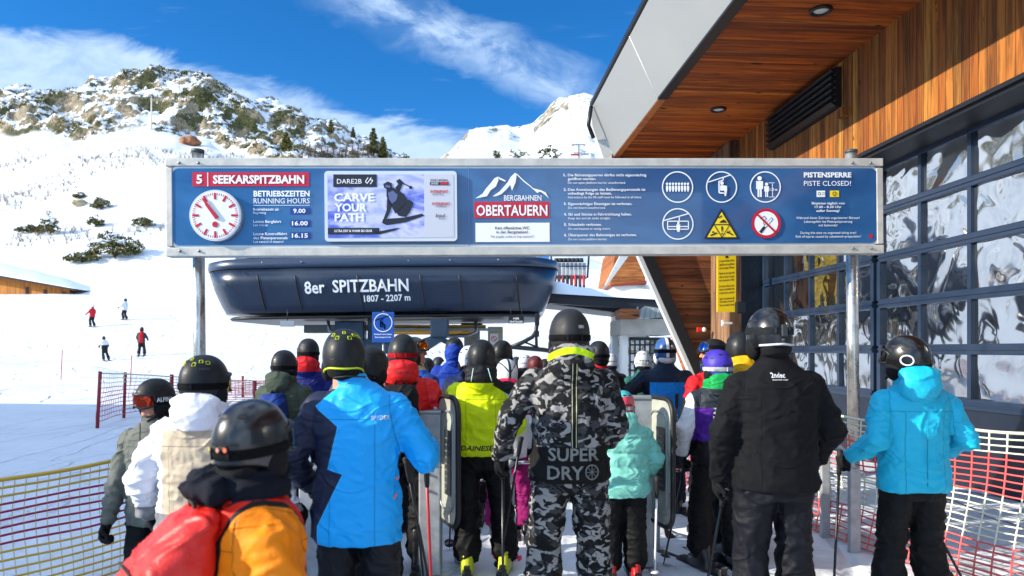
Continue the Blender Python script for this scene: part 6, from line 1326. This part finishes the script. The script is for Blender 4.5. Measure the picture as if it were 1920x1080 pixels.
# purple, green and white jacket
def pur_fn(t):
    x, y, z = t.sep(t.coord()); oc = t.coord(); c = t.mix(t.mapr(z, 1.475, 1.479), hexc('#0c0d10'), hexc('#12964a'))
    yoke = t.m('MULTIPLY', t.mapr(z, 1.30, 1.304), t.mapr(z, 1.479, 1.475)); c = t.mix(yoke, c, hexc('#2a3038')); mid = t.m('MULTIPLY', t.mapr(z, 1.05, 1.054), t.mapr(z, 1.325, 1.321)); c = t.mix(t.m('MULTIPLY', mid, t.mapr(t.m('ABSOLUTE', x), .10, .104)), c, hexc('#4a1a86'))
    zb_ = t.m('MULTIPLY', t.m('MULTIPLY', t.mapr(t.m('ABSOLUTE', x), .104, .10), mid), t.mapr(t.noise(t.mapping(oc, (22, 1, 34)), 1., 2, .5, 2.), .49, .51)); c = t.mix(zb_, c, hexc('#dcdde0'))
    wh = t.m('MULTIPLY', t.mapr(z, 1.08, 1.07), t.mapr(x, .02, .03)); c = t.mix(wh, c, hexc('#dcdde2')); sl_ = t.m('MULTIPLY', t.mapr(x, -.235, -.24), t.mapr(z, .9, .92)); c = t.mix(sl_, c, hexc('#dcdde2'))
    return t.mix(t.m('MULTIPLY', t.mapr(t.m('ABSOLUTE', x), .255, .26), t.mapr(x, 0, .01)), c, hexc('#4a1a86'))
A = {-1: ((-.19, 0, 1.40), (-.285, -.02, 1.15), (-.25, .10, .95)), 1: ((.19, 0, 1.40), (.28, -.02, 1.15), (.25, .12, .98))}
o, J, ho, HM, S = person(1344, 653, 5.4, 'person in a purple and white jacket with green hood and purple helmet', cloth('jacket_purple', '#4a1a86', .55, colfn=pur_fn), black_t, ('#3a2aa0', None, 'slots'), arms=A, hem=.86, hood='down', head=(0, 0, 25), vox=.012, goggles=(lens_bl, frm, str_w), yaw=12, H=1.655, legs={-1: ((-.09, 0, .9), (-.13, .05, .5), (-.14, 0, .14)), 1: ((.09, 0, .9), (.14, .05, .5), (.16, 0, .14))})
skis(o, S, 'black', 'black ski under the purple jacket wearer', (14, 8)); hp = hand_pos(o, S, A[-1][2], A[-1][1]); ski_pole(hp, (hp.x-.18, hp.y-.05, 0), 'black ski pole slanting left from the purple jacket wearer')
# black jacket with bright blue square, hands on hips
def sq_fn(t):
    x, y, z = t.sep(t.coord()); s_ = t.m('MULTIPLY', t.mapr(t.m('ABSOLUTE', x), .180, .176), t.mapr(z, 1.345, 1.340)); c = t.mix(s_, hexc('#0c1626'), hexc('#1585d8')); yk = t.m('MULTIPLY', t.mapr(z, 1.34, 1.345), 1.); c = t.mix(yk, c, hexc('#0f2138'))
    return t.mix(t.m('MULTIPLY', s_, t.mapr(z, 1.06, 1.05)), c, hexc('#1c7cc0'))
A = {-1: ((-.21, 0, 1.40), (-.40, -.06, 1.22), (-.26, .04, 1.05)), 1: ((.21, 0, 1.40), (.40, -.06, 1.20), (.26, .04, 1.05))}
o, J, ho, HM, S = person(1247, 632, 7.2, 'person with hands on hips in a dark jacket with a bright blue back panel', cloth('jacket_blue_square', '#0c1626', .6, colfn=sq_fn), navy_t, None, arms=A, hem=.86, bulk=1.05, vox=.016)
hme = helmet_mesh('helmet', [mat('helmet_flag', '#20386a', .35, coat=.4, colfn=lambda t: (lambda x: t.mix(t.mapr(t.m('ABSOLUTE', x), .016, .014), t.mix(t.mapr(x, 0, .02), hexc('#27508c'), hexc('#14171c')), hexc('#e2e4e6')))(t.sep(t.coord())[0])), mat('vent_black', '#060708'), mat('trim_white', '#d9dcdf')], 'none', rim=False); ho = link('helmet', hme, o, HM); link('ear_pads', pads_mesh(cloth('pad_white', '#d8dadc', .8)), ho)
link('goggle_strap', strap_mesh(str_b, -8, 8), ho)
skis(o, S, 'red', 'red and white ski of the person with hands on hips', (28, 20))
ski_pole((1.50, 7.0, 1.15), (1.62, 7.3, 0), 'red ski pole beside the person with hands on hips', poler); ski_pole((1.60, 6.9, 1.2), (1.70, 7.4, 0), 'black ski pole next to the red one, in front of the pink net')
# red jacket with black backpack
A = {-1: ((-.20, 0, 1.40), (-.29, -.03, 1.14), (-.22, .16, 1.04)), 1: ((.20, 0, 1.40), (.30, .02, 1.15), (.28, .20, 1.02))}
def redb(t):
    x, y, z = t.sep(t.coord()); s_ = t.m('MULTIPLY', t.mapr(z, 1.10, 1.09), t.mapr(x, .2, .22)); return t.mix(t.mapr(z, .99, .985), hexc('#d8161a'), hexc('#16181c'))
o, J, ho, HM, S = person(756, 628, 5.3, 'person in a bright red jacket wearing a black backpack and a helmet with red strap', cloth('jacket_red', '#d8161a', .55, colfn=redb, spec=.35), black_t, ('#1a2024', None, 'slots'), arms=A, hem=.86, hood='down', vox=.012, goggles=(lens_red, frm, str_r), H=1.77)
def backpack(pers, S, m_, label, w_=.15, z0=1.02, z1=1.42, dpt=.10, y=-.225, txt=None, group=None, tear=False):
    M0 = Matrix.LocRotScale(pers.location, pers.rotation_euler, Vector((S, S, S))); b_ = empty('backpack', M0 @ Vector((0, y, z0)), pers.rotation_euler.z, S, label, 'backpack', group); H_ = z1-z0
    mb = MB(); mb.rings([(0, 0, .0, w_*.85, dpt*.8), (0, 0, .04, w_, dpt), (0, 0, H_*.5, w_, dpt), (0, 0, H_*.85, w_*.92, dpt*.85), (0, .01, H_, w_*.7, dpt*.6)], 22, n=3.2); mb.ell((0, -dpt*.75, H_*.33), (w_*.72, dpt*.4, H_*.24))
    if tear: mb = MB(); mb.rings([(0, -.06, -.1, w_*.9, dpt*1.2), (0, -.07, .05, w_, dpt*1.35), (0, -.05, H_*.45, w_, dpt*1.2), (0, 0, H_*.75, w_*.95, dpt*.8), (0, .05, H_*.95, w_*.85, dpt*.45), (0, .09, H_+.02, w_*.6, dpt*.25)], 22, n=3.); mb.capsule((-w_*.5, -.18, H_*.2), (-w_*.95, -.22, H_*.32), .022, .016)
    bag = link('bag', soft_union(mb, .012, 2, .006, 2., name='bag', mats=m_), b_)
    for s_ in (() if tear else (-1, 1)): m = MB(); m.tube([(s_*w_*.6, dpt*.6, H_*.95), (s_*w_*.85, .20, H_+.05), (s_*w_*1.0, .34, H_*.75), (s_*w_*1.15, .28, H_*.2), (s_*w_*.9, dpt*.5, .03)], .016, 8, flat=.5); m.build('strap', m_, b_)
    m = MB(); m.tube([(-.035, dpt*.5, H_), (-.02, dpt*.4, H_+.04), (.02, dpt*.4, H_+.04), (.035, dpt*.5, H_)], .007, 6); m.tube([(-w_*.7, -dpt*1.02, H_*.66), (0, -dpt*1.08, H_*.69), (w_*.7, -dpt*1.02, H_*.66)], .004, 5); m.build('grab_loop', gripm, b_)
    if txt: back_text(bag, txt, -.06, .05, H_*.62+.02, .018, lw_, .02)
    return b_
backpack(o, S, cloth('pack_black', '#111318', .8), 'black backpack on the bright red jacket', txt='MAMMUT'); skis(o, S, 'green', 'green-edged ski of the bright red jacket wearer', (6, -2))
back_text(J, 'ORTOVOX', -.03, .10, 1.50, .02, mat('print_darkred', '#7a0c10', .6), .02)
# dark helmet just right of the bright blue jacket's head
o, J, ho, HM, S = person(697, 648, 4.75, 'person in a black jacket and black helmet just behind the bright blue jacket', black_j, black_t, ('#0f1115', None, 'slots'), head=(0, 0, -35), vox=.014, face=True, bulk=.92); helm_text(ho, 'II', 150, 160, -6, 10, lw_, .03, .003)
# man in profile with orange goggles
def bw_fn(t):
    x, y, z = t.sep(t.coord()); return t.mix(t.mapr(z, 1.49, 1.495), t.mix(t.mapr(x, .17, .175), hexc('#1c4ea8'), hexc('#16306e')), hexc('#b7a888'))
o, J, ho, HM, S = person(778, 630, 6.4, 'man in profile with orange goggles on a dark teal helmet and a blue jacket', cloth('jacket_blue_tan', '#1c4ea8', .6, colfn=bw_fn), black_t, None, yaw=-35, head=(6, 0, -50), vox=.014, face=True, collar=1, H=1.77)
hme = helmet_mesh('helmet', [mat('helmet_teal', '#12302f', .35, coat=.4), mat('vent_black', '#060708'), mat('trim_white', '#d9dcdf')], 'slots', rim=False); ho = link('helmet', hme, o, HM); link('ear_pads', pads_mesh(cloth('pad_black', '#0f1013')), ho); goggle(o, HM, lens_or, frm, cloth('strap_brown', '#3a2018', .8), lift=26); helm_text(ho, 'SWEET', 95, 62, 2, 8, mat('print_darkred', '#7a0c10'), .02, .004)
# green-grey parka with blue backpack
o, J, ho, HM, S = person(533, 655, 6.0, 'person in a grey-green hooded parka with a blue backpack, facing away', cloth('parka_green', '#3f4a3e', .8), black_t, ('#14181e', None, 'slots'), hood='down', vox=.014, bulk=1.12, goggles=(lens_dk, frm, str_b), yaw=-10, H=1.65)
backpack(o, S, cloth('pack_blue', '#12357e', .7), 'blue backpack on the grey-green parka', .13, .95, 1.40)
# red collar and blue jacket
def rb_fn(t):
    x, y, z = t.sep(t.coord()); c = t.mix(t.mapr(z, 1.445, 1.45), hexc('#16206e'), hexc('#d01820')); w2 = t.m('MULTIPLY', t.mapr(t.m('ABSOLUTE', t.m('SUBTRACT', x, t.m('MULTIPLY', t.m('SUBTRACT', z, 1.2), .5))), .215, .22), 1.); return t.mix(t.m('MULTIPLY', w2, t.mapr(z, 1.43, 1.42)), c, hexc('#d8dade'))
o, J, ho, HM, S = person(578, 636, 7.4, 'person in a blue jacket with red hood and blue goggles on a black helmet', cloth('jacket_blue_red', '#16206e', .6, colfn=rb_fn), black_t, ('#14161b', None, 'slots'), hood='down', head=(0, 0, 35), vox=.016, goggles=(lens_bl, frm, str_b), H=1.77)
# gloomy group behind the yellow jacket
o, J, ho, HM, S = person(852, 632, 8.4, 'tall person in a royal blue jacket with the hood pulled over a black helmet', cloth('jacket_royal', '#10389a', .7), black_t, ('#0f1013', None, 'none'), vox=.017, yaw=8, H=1.80); mb = MB(); mb.ell((0, -.05, -.05), (.115, .112, .15), seg=20, rings=14); mb.ell((0, -.05, -.16), (.10, .09, .07)); link('hood', soft_union(mb, .016, 1, .008, 3, name='hood', mats=cloth('jacket_royal', '#10389a')), o, HM)
o, J, ho, HM, S = person(880, 647, 6.9, 'person in a dark navy jacket and white helmet, left of the yellow jacket', cloth('jacket_dnavy', '#0c1c44', .7), black_t, ('#cdd3dc', None, 'slots'), vox=.016, bulk=1.12, hood='small', head=(0, 0, 20)); skis(o, S, 'white', 'ski of the navy jacket wearer with the white helmet')
o, J, ho, HM, S = person(942, 637, 7.6, 'person in a black jacket and black hood with an orange logo, behind the yellow jacket', black_j, black_t, ('#101216', None, 'slots'), vox=.016, hood='down', bulk=1.15, head=(0, 0, -20)); back_text(J, 'CMP', .03, .12, 1.40, .03, mat('print_orange', '#e0582a', .5), .03)
def st_fn(t):
    z = t.sep(t.coord())[2]; c = t.mix(t.mapr(z, 1.405, 1.41), hexc('#d8281e'), hexc('#1a2038')); c = t.mix(t.mapr(z, 1.30, 1.295), c, hexc('#d8187a')); c = t.mix(t.mapr(z, 1.235, 1.23), c, hexc('#d8d8dc')); return t.mix(t.mapr(z, 1.545, 1.55), c, hexc('#c81c4a'))
o, J, ho, HM, S = person(950, 672, 6.3, 'person in a navy, red, pink and white striped jacket and magenta trousers', cloth('jacket_stripes', '#d8281e', .6, colfn=st_fn), cloth('trousers_magenta', '#8a1060', .7), None, vox=.014, hood='down', head=(0, 0, 15), legs={1: ((.095, 0, .9), (.16, .03, .5), (.2, 0, .14))})
hme = helmet_mesh('helmet', [mat('helmet_cross', '#d8dade', .35, coat=.4, colfn=lambda t: (lambda x, z: t.mix(t.m('MAXIMUM', t.mapr(t.m('ABSOLUTE', x), .014, .011), t.mapr(t.m('ABSOLUTE', t.m('SUBTRACT', t.m('ABSOLUTE', x), t.m('MULTIPLY', z, .8))), .010, .008)), hexc('#d8dade'), hexc('#16181c')))(t.sep(t.coord())[0], t.sep(t.coord())[2])), mat('vent_black', '#060708'), mat('trim_white', '#d9dcdf')], 'none', rim=False); ho = link('helmet', hme, o, HM); link('ear_pads', pads_mesh(cloth('pad_white', '#d8dadc')), ho)
skis(o, S, 'red', 'ski of the magenta trousers wearer')
o, J, ho, HM, S = person(1122, 638, 7.3, 'person in a black jacket with a red collar behind the camouflage suit', cloth('jacket_black_redc', '#0e1014', .75, colfn=lambda t: t.mix(t.mapr(t.sep(t.coord())[2], 1.50, 1.505), hexc('#0e1014'), hexc('#b81c22'))), black_t, ('#16191e', None, 'slots'), vox=.016, head=(0, 0, 20), bulk=1.05, goggles=(lens_dk, frm, str_b)); skis(o, S, 'black', 'ski of the red-collared black jacket wearer')
o, J, ho, HM, S = person(1205, 657, 8.6, 'person with a pale grey helmet half hidden behind the hands-on-hips skier', cloth('jacket_mint_dark', '#1f5a50', .7), black_t, ('#c4ccd2', None, 'slots'), vox=.018, bulk=.95, goggles=(lens_bl, frm, str_w))
o, J, ho, HM, S = person(1336, 634, 6.3, 'man in a red and black jacket looking left, goggles pushed up', cloth('jacket_redblack', '#b81820', .65, colfn=lambda t: t.mix(t.mapr(t.sep(t.coord())[2], 1.27, 1.265), hexc('#c01820'), hexc('#101218'))), black_t, ('#0e1014', None, 'none'), yaw=20, head=(4, 0, 60), vox=.014, face=True, goggles=(lens_bl, frm, str_b), lift=30, bulk=1.1)
o, J, ho, HM, S = person(1387, 618, 5.7, 'person in a golden yellow jacket and black helmet behind the purple helmet', cloth('jacket_golden', '#e0a80c', .6), black_t, ('#15191d', None, 'slots'), vox=.014, hood='down', bulk=1.05, head=(0, 0, -10), H=1.80)
tr = BVHTree.FromPolygons([tuple(v.co) for v in J.data.vertices], [tuple(p.vertices) for p in J.data.polygons]); m = MB(); m.tube([on_j(.035+.014*math.cos(a*.5236), 1.49+.018*math.sin(a*.5236), .004) for a in range(12)], .004, 5, closed=True); m.build('ring_mark', mat('print_black', '#15140f'), J)
for k, (px, tp_, d_, c, hc, lb) in enumerate([(801, 670, 9.5, '#14161c', '#15171b', 'person with a black helmet far back, left of the royal blue jacket'), (822, 668, 10.5, '#101216', '#222a30', 'distant person with a dark helmet touching the royal blue jacket'),
    (790, 680, 8.9, '#1f3f9c', '#0f1115', 'distant person in a blue and black jacket right of the man with orange goggles'), (985, 664, 9.6, '#d0d4d8', '#c9ccd0', 'distant person with a white helmet and pale jacket, right of the striped jacket'), (1003, 666, 8.9, '#1a2a2c', '#5a1418', 'distant person with a dark red helmet left of the camouflage suit'),
    (1022, 672, 10.4, '#16181c', '#15171b', 'distant person in black directly left of the camouflage hood'), (968, 668, 11.2, '#22304a', '#2c3440', 'distant person with a slate helmet above the striped jacket'), (838, 676, 9.8, '#2a2c30', '#a8b0b8', 'distant person with a grey helmet just left of the white helmet'), (770, 672, 10.8, '#32363c', '#14161a', 'distant person behind the man with orange goggles'),
    (1145, 662, 10.5, '#22262c', '#b8bcc2', 'distant person with a light helmet between the camouflage suit and the grey helmet')]):
    person(px, tp_, d_, lb, cloth('crowd'+c, c, .75), black_t, (hc, None, 'slots'), vox=.024, head=(0, 0, (k*37) % 50-25), group='distant skiers at the front of the queue')
# left group
def wh_fn(t):
    x, y, z = t.sep(t.coord()); hoodm = t.mapr(z, 1.415, 1.42); ax = t.m('ABSOLUTE', x); core = t.mapr(ax, .165, .160); c = t.mix(core, hexc('#dfe1e8'), hexc('#b9ab94')); c = t.mix(hoodm, c, hexc('#e2e3ea'))
    return t.mix(t.mapr(z, 1.0, .995), c, hexc('#7c7e80'))
A = {-1: ((-.20, 0, 1.40), (-.32, -.03, 1.15), (-.34, .10, .98)), 1: ((.20, 0, 1.40), (.30, -.02, 1.14), (.40, .15, .98))}
o, J, ho, HM, S = person(384, 668, 3.35, 'person in a white and beige jacket with white hood and yellow-dotted helmet', cloth('jacket_white_beige', '#d0d0d0', .7, colfn=wh_fn), black_t, ('#0f141c', '#c9d820', 'ports'), arms=A, hem=.80, bulk=1.1, hood='down', head=(0, 0, -20), vox=.0105, goggles=(lens_dk, frm, str_b), wr=.013, H=1.63); helm_text(ho, 'HEAD', 142, 116, 26, 6, mat('logo_slate', '#3c444e', .4), .02, .003)
lw2 = mat('stitch', '#14161a', .6)
o, J, ho, HM, S = person(292, 707, 4.05, 'young person in a grey jacket looking back through red goggles under a black helmet', cloth('jacket_grey', '#5e625c', .7), black_t, ('#0c0e12', None, 'slots'), yaw=172, head=(-2, 0, -22), vox=.0115, face=True, collar=0, goggles=(lens_red, frm, str_b), bulk=.95, H=1.49, hem=.80, arms={1: ((.19, 0, 1.39), (.26, .02, 1.12), (.25, .14, .86))})
helm_text(ho, 'ALPINA', -64, -112, -6, 12, lw_, .03, .008); helm_text(ho, 'ALPINA', 112, 64, -6, 12, lw_, .03, .008)
m = MB(); m.tube([(.01, .150, 1.50), (.012, .152, 1.3), (.01, .150, 1.0)], .004, 5); m.build('zip', gripm, J)
# near child in orange and red
def or_fn(t):
    x, y, z = t.sep(t.coord()); q = t.m('ADD', x, t.m('MULTIPLY', t.m('SUBTRACT', z, 1.2), -.12)); c = t.mix(t.mapr(q, .118, .122), hexc('#d8200e'), hexc('#f08408')); c = t.mix(band(t, q, .112, .132), c, hexc('#0e0e10')); return t.mix(t.mapr(z, 1.475, 1.48), c, hexc('#10131c'))
o, J, ho, HM, S = person(470, 738, 2.02, 'child in an orange and red jacket with black neck warmer, closest to the camera', cloth('jacket_orange', '#f08408', .6, colfn=or_fn), navy_t, None, yaw=-52, head=(6, 0, 22), hem=.78, bulk=1.12, vox=.012, face=True, wr=.012, headoff=(0, .02), H=1.515, arms={-1: ((-.20, 0, 1.36), (-.28, .05, 1.12), (-.18, .22, 1.05)), 1: ((.20, 0, 1.36), (.29, .02, 1.10), (.2, .2, 1.02))})
hme = helmet_mesh('helmet', [mat('helmet_child', '#0e1116', .32, coat=.5), mat('vent_black', '#060708'), mat('trim_white', '#d9dcdf')], 'slots', rim=False); ho = link('helmet', hme, o, HM); link('ear_pads', pads_mesh(cloth('pad_black', '#0f1013')), ho); goggle(o, HM, lens_dk, frm, str_b)
for az, c in ((-160, '#e0d020'), (175, '#d89080'), (162, '#ff7a50')): m = MB(); m.add([helm_pt(az+3*math.cos(a*.6283), 0+3.2*math.sin(a*.6283), .012) for a in range(10)], [tuple(range(9, -1, -1))]); m.build('sticker', mat('sticker'+c, c, .4), ho)
mb = MB(); mb.rings([(0, 0, 1.40, .13, .12), (0, 0, 1.46, .135, .13), (0, .005, 1.52, .115, .12), (0, .02, 1.57, .10, .11)], 24); mb.ell((-.02, -.13, 1.50), (.13, .07, .045)); mb.ell((-.10, -.10, 1.53), (.09, .07, .04)); mb.ell((.08, .0, 1.50), (.06, .1, .05))
link('neck_warmer', soft_union(mb, .010, 1, .016, 9., name='neck_warmer', mats=cloth('warmer_navy', '#0c111d', .9)), o)
pb = backpack(o, S, cloth('pack_red', '#d8241c', .45, spec=.45), 'bright red backpack on the orange jacket closest to the camera', .19, .98, 1.43, .13, -.24, tear=True)
# ---------------------------------------------------------------- skiers on the piste
def piste(px, pyf, h, jc, tc, hc, label, yaw, lean, arms=None, fn=None):
    p = hit(px, pyf, 25, 110); d_ = p.y; H_ = h*d_/F
    jm = cloth('piste'+label[:12], jc, .7, colfn=fn); A = arms or {-1: ((-.19, 0, 1.38), (-.28, .1, 1.15), (-.30, .28, 1.05)), 1: ((.19, 0, 1.38), (.28, .1, 1.15), (.30, .28, 1.05))}
    LG = {-1: ((-.09, 0, .88), (-.11, .12, .50), (-.12, .0, .14)), 1: ((.09, 0, .88), (.14, .12, .50), (.2, .0, .14))}
    o, J, ho, HM, S = person(px, 0, d_, label, jm, cloth('piste_t'+tc, tc, .7), (hc, None, 'none'), yaw=yaw, arms=A, legs=LG, H=H_, vox=.03, wr=.01, group='skiers on the piste'); o.location.z = p.z; o.rotation_euler.y = R(lean)
    skis(o, S, 'black', 'ski of the '+label.split(' jacket')[0].replace('skier ', 'piste skier ')+' jacket', (0, 0), LG); return o, S
RF = lambda t: t.mix(t.mapr(t.m('ABSOLUTE', t.sep(t.coord())[0]), .11, .115), hexc('#c8141c'), hexc('#2c3036'))
o1, S1 = piste(172, 613, 42, '#c01c26', '#1a1c20', '#c9ccd0', 'skier in a red jacket and white helmet highest left on the piste', 62, 3)
o2, S2 = piste(233, 600, 41, '#c9cccb', '#1a1c20', '#15171b', 'skier in a pale grey jacket farthest up on the piste', 70, 4)
o3, S3 = piste(198, 676, 46, '#c9ccd0', '#24262a', '#15171b', 'skier in a white and black jacket just behind the snow bank', 40, -4, fn=lambda t: t.mix(t.mapr(t.sep(t.coord())[2], 1.14, 1.13), hexc('#d2d5d8'), hexc('#1c1e22')))
o4, S4 = piste(264, 667, 54, '#2c3036', '#1a1c20', '#15171b', 'skier in a grey and red jacket lowest on the right of the piste', 15, 2, fn=RF)
